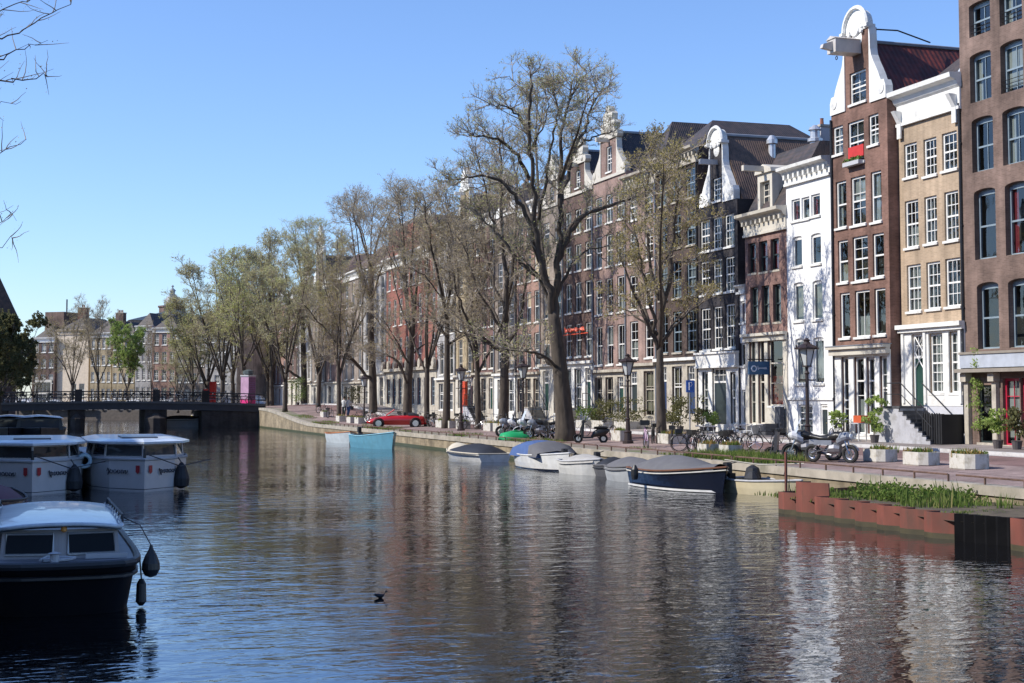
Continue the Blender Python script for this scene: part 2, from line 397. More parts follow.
def gable_neck(root, w, cx, half_in, zb, zt, bm, tm, top='arch', half_out=None, owin=None, ar=1.12):
    ho = half_out or w/2; b = MB(); y0, y1 = 0, .35
    # brick neck with optional window opening
    ops = [owin] if owin else []
    us = sorted([cx-half_in, cx+half_in]+[x for o in ops for x in (o['u0'], o['u1'])]); zs = sorted([zb, zt]+[x for o in ops for x in (o['z0'], o['z1'])])
    for i in range(len(us)-1):
        for j in range(len(zs)-1):
            uc = (us[i]+us[i+1])/2; zc = (zs[j]+zs[j+1])/2
            if not any(o['u0'] < uc < o['u1'] and o['z0'] < zc < o['z1'] for o in ops):
                b.box(us[i], us[i+1], y0, y1, zs[j], zs[j+1])
    b.build('gable', [bm], root)
    t = MB()
    for s in (-1, 1): t.prism(curve_claw(cx, ho, half_in, zb, zt, s), -.06, .3, 'y')
    for s in (-1, 1):
        t.lathe([(.0, 0), (.22, .02), (.24, .06), (.0, .1)], M=Matrix.Translation((cx+s*(ho-.35), -.03, zb+(zt-zb)*.14)) @ Matrix.Rotation(pi/2, 4, 'X'), n=12)
    if top == 'arch':
        n_ = 12; R_ = half_in*ar
        outer = [(cx+R_*cos(pi*i/n_), zt+.15+R_*1.0*sin(pi*i/n_)) for i in range(n_+1)]
        t.prism([(cx-R_-.18, zt), (cx-R_-.18, zt+.15)]+outer[::-1]+[(cx+R_+.18, zt+.15), (cx+R_+.18, zt)], -.05, .3, 'y')
        inner = [(cx+(R_+.12)*cos(pi*i/n_), zt+.12+(R_+.12)*sin(pi*i/n_)) for i in range(n_+1)]
        t.tube([(x, -.1, z) for x, z in inner], .1, 6)
        t.tube([(cx-R_-.3, -.12, zt+.08), (cx-R_-.05, -.12, zt+.08)], .12, 6); t.tube([(cx+R_+.05, -.12, zt+.08), (cx+R_+.3, -.12, zt+.08)], .12, 6)
        for k in range(9):
            a = pi*k/8; t.lathe([(.0, 0), (.13, .03), (.1, .1), (0, .13)], M=Matrix.Translation((cx+R_*.6*cos(a), -.05, zt+R_*.45*sin(a)-.05)) @ Matrix.Rotation(pi/2, 4, 'X'), n=8)
        t.lathe([(.0, 0), (R_*.45, .03), (R_*.4, .1), (0, .16)], M=Matrix.Translation((cx, -.05, zt+R_*.15)) @ Matrix.Rotation(pi/2, 4, 'X'), n=14)
        t.lathe([(.0, 0), (R_*.5, .0), (R_*.35, .05), (0, .1)], M=Matrix.Translation((cx, -.01, zt-R_*.4)) @ Matrix.Rotation(pi/2, 4, 'X'), n=14)
    elif top == 'tri':
        t.prism([(cx-half_in*1.3, zt), (cx+half_in*1.3, zt), (cx, zt+half_in*.9)], -.12, .3, 'y')
        t.lathe([(.1, 0), (.16, .15), (.05, .3), (.14, .5), (0, .7)], (cx, .1, zt+half_in*.85), n=8)
    elif top == 'crest':
        pts = []
        hp = [(-1.15, 0), (-1.25, .12), (-1.2, .3), (-1.0, .36), (-.9, .3), (-.82, .5), (-.9, .72), (-.78, .86), (-.6, .84), (-.55, 1.0), (-.6, 1.2), (-.45, 1.32), (-.3, 1.3), (-.2, 1.5), (-.12, 1.62)]; prof = hp+[(-a, c) for a, c in hp[::-1]]
        t.prism([(cx+half_in*a, zt+half_in*c) for a, c in prof], -.1, .3, 'y')
        for sx_ in (-.75, .75): t.lathe([(.0, 0), (.2, .03), (.15, .1), (0, .14)], M=Matrix.Translation((cx+half_in*sx_, -.08, zt+half_in*.2)) @ Matrix.Rotation(pi/2, 4, 'X'), n=8)
        t.lathe([(.0, 0), (.4, .03), (.3, .12), (0, .2)], M=Matrix.Translation((cx, -.08, zt+half_in*.6)) @ Matrix.Rotation(pi/2, 4, 'X'), n=10)
    t.build('gable_ornament', [tm], root)
def roof_perp(root, w, H, D, ridge, m, y0=.35, over=.1):
    b = MB(); c = w/2
    b.prism([(-.0, H-.05), (w, H-.05), (c, ridge)], y0, D, 'y', 0)
    r = b.build('roof', [m], root)
    t = MB(); t.tube([(c, y0, ridge+.02), (c, D, ridge+.02)], .1, 6); t.build('ridge_tiles', [REDTILE if m is REDTILE else LEAD], r)
    return r
def roof_hip(root, w, H, D, ridge, m, y0=.3):
    b = MB(); i = min(w*.35, (ridge-H)*.9)
    v = [(0, y0, H), (w, y0, H), (w, D, H), (0, D, H), (w/2, y0+i*1.1, ridge), (w/2, D-i, ridge)]
    b.add(v, [(0, 1, 4), (1, 2, 5, 4), (2, 3, 5), (3, 0, 4, 5), (0, 3, 2, 1)]); return b.build('roof', [m], root)
def chimney(par, u, y, z0, z1, m, pots=2, s=(.7, .5)):
    b = MB(); b.box(u-s[0]/2, u+s[0]/2, y-s[1]/2, y+s[1]/2, z0, z1, 0); b.box(u-s[0]/2-.06, u+s[0]/2+.06, y-s[1]/2-.06, y+s[1]/2+.06, z1, z1+.12, 1)
    for i in range(pots): b.lathe([(.11, 0), (.09, .35), (.11, .4)], (u+(i-(pots-1)/2)*.3, y, z1+.12), n=8, m=2)
    return b.build('chimney', [m, STONE, mat('chimney_pot', (.25, .1, .06), .8)], par)
def hoist(root, u, z, L=1.3, m=None, y0=0, big=False):
    b = MB(); s = .32 if big else .12
    if big:
        b.box(u-.36, u+.36, y0-L, y0, z-.3, z+.3, 0); b.prism([(u-.4, z+.3), (u+.4, z+.3), (u, z+.45)], y0-L-.05, y0, 'y', 0)
        b.prism([(-L, z+.2), (-L-.45, z+.05), (-L-.5, z-.12), (-L, z-.2)], u-.12, u+.12, 'x', 0)
    else: b.box(u-s, u+s, y0-L, y0, z-.12, z+.15, 0)
    b.ring((u, y0-L*.8, z-.5 if big else z-.25), .08, .02, 'y', 10, 4, m=1)
    return b.build('hoist_beam', [m or WHITE, BLACKM], root)
# ------------------------------------------------------------------ right-bank houses
W0 = 35.0; ZB = 1.33
QX = 23.7                                   # quay edge
class House:
    def __init__(s, name, label, px0, px1, pyr=397, X=W0, cat='house', group='canal houses along the far quay'):
        s.X = X; s.Yf = onx(px0, pyr, X).y; s.Yn = onx(px1, pyr, X).y; s.w = s.Yf-s.Yn
        s.root = thing(name, label, cat, (X, s.Yf, ZB), -pi/2, group)
    def uz(s, px, py): p = onx(px, py, s.X); return s.Yf-p.y, p.z-ZB
    def rect(s, a, b, t, bt, **k):
        """window rectangle measured in the photo -> metres on this facade"""
        u0, _ = s.uz(a, (t+bt)/2); u1, _ = s.uz(b, (t+bt)/2); m = (a+b)/2
        z1 = s.uz(m, t)[1]; z0 = s.uz(m, bt)[1]
        u0 = max(.08, u0); u1 = min(s.w-.08, u1)
        d = dict(u0=u0, u1=u1, z0=z0, z1=z1); d.update(k); return d
def fix(ops):
    """snap neighbouring openings that share a storey"""
    return ops
_RC = random.Random(77)
def finish(h, wallm, H, D, ops, near=True, rev=.32, archm=None, interior=True):
    if near:
        for o in ops:
            if not o.get('cur') and o.get('kind') != 'door' and _RC.random() < .5: o['cur'] = (_RC.choice(['sides', 'sides', 'left', 'low', 'half', 'blind', 'all']), _RC.choice([CURT, CURT, BEIGECURT, GREYP]))
    zb = -1.6
    wall_mesh(h.w, H, D, ops, None, rev, zb).build('wall', [wallm, archm or wallm], h.root)
    for o in ops:
        if o.get('kind') == 'door': add_door(h.root, o, near)
        elif o.get('kind') == 'void': pass
        else: add_window(h.root, o, near)
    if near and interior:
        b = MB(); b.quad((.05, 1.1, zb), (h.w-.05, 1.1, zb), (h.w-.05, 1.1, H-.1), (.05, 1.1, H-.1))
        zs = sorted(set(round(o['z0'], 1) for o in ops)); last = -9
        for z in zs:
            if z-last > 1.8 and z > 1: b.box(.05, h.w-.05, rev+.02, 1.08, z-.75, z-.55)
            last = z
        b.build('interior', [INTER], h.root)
def drainpipe(h, u, z0, z1, m=None):
    b = MB(); b.tube([(u, -.07, z0), (u, -.07, z1)], .05, 6); 
    for k in range(4): b.box(u-.08, u+.08, -.07, 0.0, z0+(z1-z0)*(k+.5)/4, z0+(z1-z0)*(k+.5)/4+.05)
    b.build('drainpipe', [m or LEAD], h.root)
# --- H1 dark brown brick with arched windows, right edge of the frame
B_H1 = brick('brown_mauve_brick', (.2, .138, .112), var=.22)
h = House('brick_warehouse', 'tall brown brick house with round-headed grey windows and a red shop door at street level', 966, 1150, cat='house'); h1 = h
Hh = 21.0; ops = []
rows = [(970.5, 985.5, 4, 35, .1), (971.5, 987, 55, 101, .12), (973.5, 989, 120, 171, .13), (976, 991, 192, 259, .14), (979, 995, 286, 349, .15)]
for ri, (a, b, t, bt, ar) in enumerate(rows):
    base = h.rect(a, b, t, bt)
    w_ = 1.34; u = base['u0']-.1
    for c in range(6):
        cur = None
        if ri == 3 and c == 1: cur = ('sides', REDCURT)
        elif (ri*5+c*3) % 4 == 1: cur = ('sides', CURT)
        uu = u+c*1.92
        if uu+w_ > h.w-.2: break
        ops.append(dict(u0=uu, u1=uu+w_, z0=base['z0'], z1=base['z1'], arch=ar, nx=2 if ri < 3 else 1, nz=2, sash=.5, fr=GRFRAME, cur=cur, inset=.2))
top = dict(ops[0]); 
for c in range(6):
    uu = top['u0']+c*1.92
    ops.append(dict(u0=uu, u1=uu+1.12, z0=19.0, z1=20.4, arch=.15, nx=2, nz=2, sash=.5, fr=GRFRAME, inset=.2))
g_dark = h.rect(979, 994, 385, 443, nx=1, nz=3, fr=DKFRAME, sash=.4, nm='shop_window')
ops.append(g_dark)
u_r = h.uz(1003, 410)[0]; zt = h.uz(1010, 377)[1]
REDP = mat('red_paint', (.42, .02, .05), .35, var=.08)
for k, uu in enumerate((u_r, u_r+1.06, u_r+2.4, u_r+3.46, u_r+4.9, u_r+5.96)):
    ops.append(dict(u0=uu, u1=uu+1.0, z0=.02 if k % 2 == 0 else .6, z1=zt-.05, nx=2, nz=4, sash=.5, fr=REDP, nm='shop_window', inset=.1))
finish(h, B_H1, Hh, 11, [o for o in ops if o['u1'] < h.w-.05])
zc0 = h.uz(1000, 372)[1]; zc1 = h.uz(1000, 352)[1]
b = MB(); b.box(-.02, h.w, -.25, -.003, zc0+.18, zc1-.05, 0); b.box(-.04, h.w+.02, -.5, -.003, zc0, zc0+.14, 1)
b.box(-.02, h.w, -.3, -.003, zc1-.05, zc1+.04, 1)
b.build('shop_cornice', [mat('blue_grey_paint', (.4, .43, .48), .5), mat('weathered_wood', (.25, .22, .18), .8)], h.root)
b = MB()
for uu in (.1, h.uz(995.5, 410)[0], u_r+2.1, u_r+4.55): b = MB(); b.box(uu, uu+.26, -.16, -.003, 0, zc0, 0); b.box(uu-.05, uu+.31, -.3, -.003, zc0-.35, zc0-.02, 0); b.build('shop_pilaster', [STONE], h.root)
cornice(h.root, h.w, Hh, CREAM, .6, .5, .6)
roof_hip(h.root, h.w, Hh, 11, Hh+3, TILE)
for k in range(3):   # metal window-guard bars in the upper openings
    for c in range(2):
        o = ops[k*6+c]; bb = MB()
        for q in range(3): bb.tube([(o['u0'], .1, o['z0']+.18+q*.16), (o['u1'], .1, o['z0']+.18+q*.16)], .015, 4)
        bb.build('window_guard', [BLACKM], h.root)
# --- H2 tan brick house with deep white cornice and black steps
B_H2 = brick('tan_brick', (.45, .34, .235), var=.16, stain=.22)
h = House('tan_brick_house', 'tan brick house with a deep white cornice, white ground floor and black front steps', 903, 966.5); h2 = h
zt2 = h.uz(925, 85)[1]
W3 = dict(nx=3, nz=4, sash=.5)
ops = [h.rect(904, 917, 143, 177, nx=3, nz=4, cur=('sides', CURT)), h.rect(923.6, 936.6, 138, 175.6, nx=3, nz=4), h.rect(942, 957, 132, 170, nx=3, nz=4),
       h.rect(905, 918.5, 200, 247.6, cur=('low', CURT), **W3), h.rect(924.5, 937, 196, 243.4, **W3), h.rect(944.5, 958.5, 191, 240.5, **W3),
       h.rect(907, 921, 264.4, 311.5, cur=('all', CURT), **W3), h.rect(926.5, 940.5, 261.6, 309, cur=('sides', CURT), **W3), h.rect(945.5, 960.5, 258, 306.6, **W3),
       h.rect(930, 944, 333, 393, nx=3, nz=6, cur=('all', CURT)), h.rect(950, 965, 331, 393, nx=3, nz=6, cur=('all', CURT)),
       h.rect(913, 924.4, 334, 406, kind='door', transom=.32, dm=mat('green_door_paint', (.02, .06, .045), .3))]
H2 = zt2-.3
zg = h.uz(935, 327)[1]; zpl = h.uz(935, 406)[1]
finish(h, B_H2, H2, 9, ops)
cornice(h.root, h.w, zt2, WHITE, .55, .62, h.uz(930, 85)[1]-h.uz(930, 117)[1], dent=False)
b = MB()
for u in (.12, h.w-.4): b = MB(); b.prism([(-.02, zt2-1.6), (-.25, zt2-1.15), (-.45, zt2-.8), (-.02, zt2-.8)], u, u+.24, 'x'); b.box(u-.02, u+.26, -.16, -.09, zt2-1.95, zt2-1.25); b.build('cornice_bracket', [WHITE], h.root)
# white timber ground floor front, built round its openings
GP = mat('lilac_grey_paint', (.55, .55, .58), .6, var=.05)
def apron(h, z0, z1, ops, m, y=-.06, name='ground_floor_front'):
    b = MB(); us = sorted(set([0.0, h.w]+[o[k] for o in ops for k in ('u0', 'u1')])); zs = sorted(set([z0, z1]+[min(z1, max(z0, o[k])) for o in ops for k in ('z0', 'z1')]))
    for i in range(len(us)-1):
        for j in range(len(zs)-1):
            uc = (us[i]+us[i+1])/2; zc = (zs[j]+zs[j+1])/2
            if zs[j+1]-zs[j] < 1e-4 or any(o['u0'] < uc < o['u1'] and o['z0'] < zc < o['z1'] for o in ops): continue
            b.box(us[i], us[i+1], y, -.003, zs[j], zs[j+1])
    return b.build(name, [m], h.root)
gops = ops[9:]
apron(h, zpl, zg, gops, WHITE); apron(h, 0, zpl-.0, [o for o in gops if o['z0'] < zpl], GP, -.045, 'plinth')
b = MB(); b.box(-.06, h.w+.06, -.32, -.065, zg-.02, zg+.16); b.box(-.04, h.w+.04, -.2, -.065, zg-.16, zg-.02)
for u in (.1, gops[2]['u1']+.1, h.w-.32): b.box(u, u+.16, -.13, -.065, zpl+.1, zg-.16)
b.build('ground_floor_cornice', [WHITE], h.root)
# fanlight lattice
o = gops[2]; b = MB()
for s in (0, 1):
    for k in range(2):
        z0 = o['z1']-.1-(k+1)*.65; z1 = z0+.65; a, c = o['u0']+.12, o['u1']-.12
        b.tube([(a if s else c, .04, z0), (c if s else a, .04, z1)], .03, 4)
b.build('fanlight_lattice', [WHITE], h.root)
# roof
roof_hip(h.root, h.w, zt2-.15, 9, zt2+1.7, TILE, .5)
b = MB(); p = h.uz(936, 72); u = p[0]
b.add([(u-.1, .9, zt2+.2), (u+1.5, .9, zt2+.2), (u+1.5, 3.2, zt2+.2), (u-.1, 3.2, zt2+.2), (u+.7, 1.4, zt2+1.55), (u+.7, 3.2, zt2+1.55)], [(0, 1, 4), (1, 2, 5, 4), (2, 3, 5), (3, 0, 4, 5)])
b.build('roof_lantern', [mat('lead_glass', (.5, .54, .58), .3)], h.root)
drainpipe(h, h.w-.05, .4, zt2-1.2, BLACKM)
# stoop : landing + steps running down towards the far... the steps descend towards the viewer's right
def stoop(label, h, u_door, zl, n, dirn, wd, dep, mside, mstep, white_face=True, extra=1.4, name='front_steps'):
    t = thing(name, label, 'steps', (h.X-.13, h.Yf-u_door, ZB), -pi/2, 'stoops of the canal houses')
    b = MB(); b.box(-wd/2-extra if dirn > 0 else -wd/2, wd/2 if dirn > 0 else wd/2+extra, -dep, 0, -.25, zl-.06); b.build('landing_block', [mside], t)
    s = MB(); run = .27; rise = zl/n
    s.box(-wd/2-.04, wd/2+.04, -dep-.04, 0, zl-.06+.003, zl+.02)
    for i in range(1, n):
        u0 = dirn*(wd/2+(i-1)*run); u1 = dirn*(wd/2+i*run); zt_ = zl-i*rise
        s.box(min(u0, u1), max(u0, u1), -dep, 0, -.25, zt_-.05); s.box(min(u0, u1)-.02, max(u0, u1)+.02, -dep-.05, 0, zt_-.047, zt_)
    s.build('treads', [mstep], t)
    q = MB(); prof = [(dirn*wd/2, -.25), (dirn*wd/2, zl-.07)]
    for i in range(1, n): prof += [(dirn*(wd/2+(i-1)*run), zl-i*rise-.06), (dirn*(wd/2+i*run), zl-i*rise-.06)]
    prof += [(dirn*(wd/2+(n-1)*run), -.25)]
    q.prism(prof, -dep-.045, -dep-.003, 'y'); q.build('stringer', [mside], t)
    r = MB(); e = dirn*(wd/2); e2 = dirn*(wd/2+(n-1)*run); yb = -dep+.06
    r.tube([(-e, yb, zl+.95), (e, yb, zl+.95), (e2, yb, rise+.9)], .025, 5)
    r.tube([(-e, yb, zl+.5), (e, yb, zl+.5), (e2, yb, rise+.45)], .018, 5)
    for x, z in ((-e, zl), (e, zl), ((e+e2)/2, zl/2), (e2, .1)): r.tube([(x, yb, z), (x, yb, z+.97)], .025, 5)
    r.tube([(e, -.05, zl+.95), (e2, -.05, rise+.9)], .025, 5); r.tube([(e2, -.05, .1), (e2, -.05, rise+.9)], .025, 5)
    r.build('railing', [BLACKM], t)
    return t
BSTONE = mat('blue_black_stone', (.075, .075, .08), .5, var=.2, scale=6)
sd = h.uz(918, 406)
stoop('black stone steps with iron railings rising to the tan brick house', h, sd[0], sd[1]-.02, 9, 1, 1.15, 1.1, mat('pale_grey_render', (.4, .4, .42), .75, var=.12, dirt=(.2, .19, .18), dscale=1.6), BSTONE, extra=.75)
t = thing('basement_screen', 'black slatted screen round the basement entrance beside the black steps', 'screen', (h.X-.1, h.Yf-h.uz(966.5, 430)[0], ZB), -pi/2)
b = MB(); b.box(-1.35, -.02, -1.0, -.95, 0, 1.15); b.box(-1.35, -1.3, -.95, 0, 0, 1.15); b.box(-.07, -.02, -.95, 0, 0, 1.15); b.build('panel', [mat('black_board', (.012, .012, .013), .6)], t)
b = MB()
for i in range(8): b.box(-1.3+i*.16, -1.24+i*.16, -1.03, -1.003, 0, 1.2)
b.build('slats', [BLACKM], t)
# --- H3 red-brown brick neck gable house
B_H3 = brick('red_brown_brick', (.225, .13, .1), var=.25)
h = House('neck_gable_house', 'narrow red-brown brick house with a tall white-trimmed neck gable and hoist beam', 835, 891.5, X=W0-.5); h3 = h
GR = dict(fr=WHITE)
ops = [h.rect(833, 843, 126, 154.5, nx=2, nz=3), h.rect(848, 864, 120.5, 163, nx=2, nz=3, cur=('half', INTER)), h.rect(868.5, 878.6, 114, 144.8, nx=2, nz=3),
       h.rect(836, 846.5, 181, 228, nx=1, nz=2, cur=('sides', CURT)), h.rect(851, 865.7, 176, 225, nx=2, nz=3), h.rect(871, 881.5, 171, 222, nx=1, nz=2, cur=('left', CURT)),
       h.rect(838, 848, 240, 282.7, nx=1, nz=2), h.rect(852.7, 868, 236, 281, nx=2, nz=4), h.rect(872.7, 884, 233, 277, nx=1, nz=2),
       h.rect(840, 850, 292.5, 338, nx=1, nz=1, sash=0), h.rect(855, 870, 290, 337, nx=2, nz=1, sash=0), h.rect(874.5, 885.7, 288, 335, nx=1, nz=1, sash=0),
       h.rect(842.5, 850, 357, 436, nx=1, nz=3, sash=.45, nm='shop_window'), h.rect(855, 865.5, 357, 434, nx=1, nz=2, sash=.7, cur=('low', CURT), nm='shop_window'), h.rect(867.5, 876, 357, 434, nx=1, nz=2, sash=.7, cur=('low', CURT), nm='shop_window'), h.rect(880.5, 888.5, 356, 410, nx=1, nz=3, sash=.4, nm='shop_window')]
for o in ops: o['z0'] = max(o['z0'], .12)
zs3 = h.uz(858, 107)[1]
finish(h, B_H3, zs3, 9, ops)
zg3 = h.uz(860, 345)[1]
apron(h, 0, zg3-.25, ops[12:], WHITE)
b = MB(); b.box(-.08, h.w+.08, -.42, -.065, zg3-.16, zg3-.04, 0); b.box(-.05, h.w+.05, -.28, -.065, zg3-.42, zg3-.163, 0); b.box(-.1, h.w+.1, -.45, -.005, zg3-.037, zg3, 1)
b.build('ground_floor_cornice', [CREAM, LEAD], h.root)
nk0 = h.uz(842, 60)[0]; nk1 = h.uz(866.5, 60)[0]; cx = (nk0+nk1)/2; hin = (nk1-nk0)/2
cx3 = h.w/2; ztn = h.uz(855, 33)[1]
ow = h.rect(846.5, 862.7, 72, 104, nx=2, nz=3); sh = cx3-(ow['u0']+ow['u1'])/2; ow['u0'] += sh; ow['u1'] += sh
gable_neck(h.root, h.w, cx3, hin, zs3, ztn, B_H3, WHITE, 'arch', owin=ow, ar=.82); add_window(h.root, ow, True)
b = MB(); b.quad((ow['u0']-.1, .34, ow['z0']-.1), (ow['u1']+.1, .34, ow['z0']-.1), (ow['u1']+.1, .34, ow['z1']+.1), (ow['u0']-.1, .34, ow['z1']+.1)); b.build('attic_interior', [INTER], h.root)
hoist(h.root, cx3-.05, h.uz(850, 51)[1], 1.25, mat('grey_paint', (.5, .47, .44), .6), 0, True)
DRED = tiles('dark_red_roof_tiles', (.065, .018, .016), (.15, .03, .022))
roof_perp(h.root, h.w, zs3, 9, h.uz(872, 35)[1], DRED, .35)
b = MB(); zr = h.uz(872, 33)[1]; b.tube([(cx3+.3, .3, ztn+.1), (cx3+.7, 1.6, zr+.35), (cx3+.3, 3.5, zr+.05)], .035, 5); b.build('gable_stay', [BLACKM], h.root)
o = ops[1]; b = MB()
b.box(o['u0']+.03, o['u1']-.03, -.02, .04, o['z0']+.25, o['z0']+.75, 0); b.box(o['u0'], o['u1'], -.3, -.02, o['z0']-.12, o['z0']+.06, 1)
fb = b.build('window_box', [mat('red_cloth', (.5, .03, .03), .8), GREYP], h.root)
LEAFG = mat('box_plant_green', (.12, .2, .04), .8, var=.4, scale=12)
def leafclump(b, c, r, n, s, rnd, flat=.7, m=0):
    for _ in range(n):
        v = Vector((rnd.gauss(0, 1), rnd.gauss(0, 1), rnd.gauss(0, 1))); v.normalize(); v *= r*rnd.random()**.4
        p = Vector(c)+Vector((v.x, v.y, v.z*flat)); a = Vector((rnd.gauss(0, 1), rnd.gauss(0, 1), rnd.gauss(0, 1))).normalized(); t_ = a.orthogonal().normalized()
        q = a.cross(t_); k = s*rnd.uniform(.6, 1.4)
        b.add([p-t_*k*.5, p+q*k*.35, p+t_*k*.7, p-q*k*.35], [(0, 1, 2, 3)], m)
b = MB()
for i in range(7): leafclump(b, (o['u0']+.1+i*(o['u1']-o['u0']-.2)/6, -.16, o['z0']+.14), .16, 40, .09, R)
b.build('box_flowers', [LEAFG], fb)
drainpipe(h, .06, .2, zs3-.2, BLACKM)
# --- H4 white plastered house
WB = mat('white_plaster', (.76, .76, .75), .75, var=.035, scale=1.2, dirt=(.58, .57, .55), dscale=.8, dthr=(.55, .95))
h = House('white_plaster_house', 'narrow white plastered house with a white dentilled cornice and plain dark windows', 788.5, 834); h4 = h
BB = dict(cur=('half', BEIGECURT))
ops = [h.rect(791.5, 800, 199, 221, nx=1, nz=1, sash=0, cur=('sides', REDCURT)), h.rect(801.5, 809.5, 197, 219, nx=1, nz=1, sash=0), h.rect(811, 820, 194, 216, nx=1, nz=1, sash=0, cur=('sides', REDCURT)),
       h.rect(792.5, 802, 238, 266.5, nx=1, nz=1, sash=0), h.rect(811, 821, 235, 264, nx=1, nz=1, sash=0),
       h.rect(793.8, 803.6, 284, 321, nx=1, nz=1, sash=0, cur=('blind', BEIGECURT)), h.rect(812.6, 822.5, 282, 319.5, nx=1, nz=1, sash=0, cur=('blind', BEIGECURT)),
       h.rect(795.5, 805.2, 340, 384, nx=1, nz=1, sash=0, cur=('blind', GREYP)), h.rect(813.4, 824, 338.8, 383.6, nx=1, nz=1, sash=0, cur=('blind', GREYP)),
       h.rect(798, 812.6, 404.6, 433, nx=2, nz=4, sash=.5, cur=('all', GREYP)), h.rect(820.5, 827.7, 404, 435, kind='door', transom=.15)]
for o in ops[3:9]: o['arch'] = .08
ops[-1]['z0'] = .1
H4 = h.uz(797, 166)[1]
finish(h, WB, H4, 9, ops, rev=.22)
cornice(h.root, h.w, H4, WHITE, .55, .5, .75)
b = MB(); zl = h.uz(800, 400)[1]; b.box(0, h.w, -.08, -.003, zl, zl+.12); b.build('string_course', [WHITE], h.root)
b = MB(); rz0 = H4; b.prism([(h.w*.55, rz0), (h.w-.05, rz0), (h.w-.05, rz0+1.2), (h.w*.6, rz0+1.2)], 1.5, 7, 'y'); b.build('roof', [REDTILE], h.root)
b = MB(); b.prism([(h.w*.42, rz0), (h.w*.62, rz0), (h.w*.62, rz0+1.25)], 1.3, 1.5, 'y'); b.build('dormer_cheek', [WHITE], h.root)
chimney(h.root, .7, 3, H4, H4+1.0, GREYP, 2, (.9, .6)); chimney(h.root, 1.9, 4.2, H4, H4+.9, STONE, 1, (.5, .5))
# --- H5 brick house with mansard and dormer
B_H5 = brick('purple_brown_brick', (.27, .165, .14), var=.2)
h = House('mansard_brick_house', 'brown brick house with cream cornice, dark mansard, hoist dormer and a blue hanging sign', 746.5, 788.5); h5 = h
ops = [h.rect(748, 755.8, 243, 273.5, nx=1, nz=2, fr=DKFRAME, cur=('sides', REDCURT)), h.rect(759, 767.5, 241, 272, nx=1, nz=2, fr=DKFRAME, cur=('all', REDCURT)), h.rect(770.5, 779, 238.5, 270, nx=1, nz=2, fr=DKFRAME, cur=('all', REDCURT)),
       h.rect(750.3, 758, 287, 324, nx=1, nz=2, fr=DKFRAME), h.rect(761.5, 769.3, 285.5, 323, nx=1, nz=2, fr=DKFRAME), h.rect(773, 781, 284, 322, nx=1, nz=2, fr=DKFRAME),
       h.rect(750, 756.5, 340, 424, nx=1, nz=4, fr=CREAM, nm='shop_window'), h.rect(759, 765.5, 340, 424, nx=1, nz=4, fr=CREAM, nm='shop_window'), h.rect(768.6, 784, 339, 406, nx=1, nz=3, sash=.65, fr=CREAM, nm='shop_window', cur=('low', mat('shop_display', (.35, .06, .03), .8, var=.9, scale=6)))]
for o in ops[:6]: o['inset'] = .12
for o in ops: o['z0'] = max(o['z0'], .15)
H5 = h.uz(758, 213)[1]
finish(h, B_H5, H5, 9, ops)
cornice(h.root, h.w, H5, CREAM, .6, .5, h.uz(758, 213)[1]-h.uz(758, 233)[1])
zg5 = h.uz(765, 333)[1]
apron(h, 0, zg5-.3, ops[6:], CREAM)
b = MB(); b.box(-.06, h.w+.06, -.32, -.065, zg5-.14, zg5); b.box(-.04, h.w+.04, -.18, -.065, zg5-.4, zg5-.143); b.build('ground_floor_cornice', [CREAM], h.root)
b = MB(); b.prism([(.05, H5), (1.9, H5+3.3), (9, H5+3.3), (9, H5)], .02, h.w-.02, 'x'); b.build('mansard_roof', [TILE], h.root)
d0 = h.uz(755.5, 190)[0]; d1 = h.uz(770, 190)[0]; zd = h.uz(763, 167)[1]
b = MB(); b.box(d0, d0+.25, .12, .5, H5+.05, zd-.3); b.box(d1-.25, d1, .12, .5, H5+.05, zd-.3); b.box(d0+.25, d1-.25, .12, .5, zd-.7, zd-.3)
b.box(d0+.05, d1-.05, .5, 2.2, H5+.05, zd-.35, 0)
b.prism([(d0-.12, zd-.3), (d1+.12, zd-.3), (d1+.05, zd-.1), ((d0+d1)/2, zd+.15), (d0-.05, zd-.1)], .0, 2.2, 'y'); dm_ = b.build('dormer', [CREAM], h.root)
oo = dict(u0=d0+.27, u1=d1-.27, z0=H5+.1, z1=zd-.72, nx=2, nz=4); a, pn = win_meshes(oo['u1']-oo['u0'], oo['z1']-oo['z0'], 2, 4, .5, CREAM, False, 0); link('dormer_window', a, dm_, (oo['u0'], .3, oo['z0']))
hoist(h.root, (d0+d1)/2, h.uz(757, 171)[1]-.0, 1.1, CREAM, 0)
chimney(h.root, .9, 4, H5+3, H5+4.6, GREYP, 1, (1.0, .7))
b = MB(); b.lathe([(.28, 0), (.28, .5), (.38, .55), (.38, .7), (.25, .75), (.25, 1.1), (.36, 1.15), (.1, 1.4)], (1.6, 3.2, H5+3.2), n=12); b.build('roof_vent', [mat('galvanised', (.55, .57, .6), .4, metal=.6)], h.root)
# stone bench/step in front
t = tag(MB().build('x', [BSTONE]) if False else thing('cellar_hatch', 'low dark cellar hatch on the pavement in front of the brown mansard house', 'hatch', (h.X-.1, h.Yf-h.uz(777, 430)[0], ZB), -pi/2), None)
b = MB(); b.prism([(-1.0, -.1), (.9, -.1), (.9, .55), (-1.0, .4)], -1.0, 0, 'y'); b.build('lid', [BSTONE], t); b = MB(); b.box(.55, 1.05, -.3, -.06, 0, 1.35); b.build('board', [mat('slate_board', (.05, .055, .07), .6)], t)
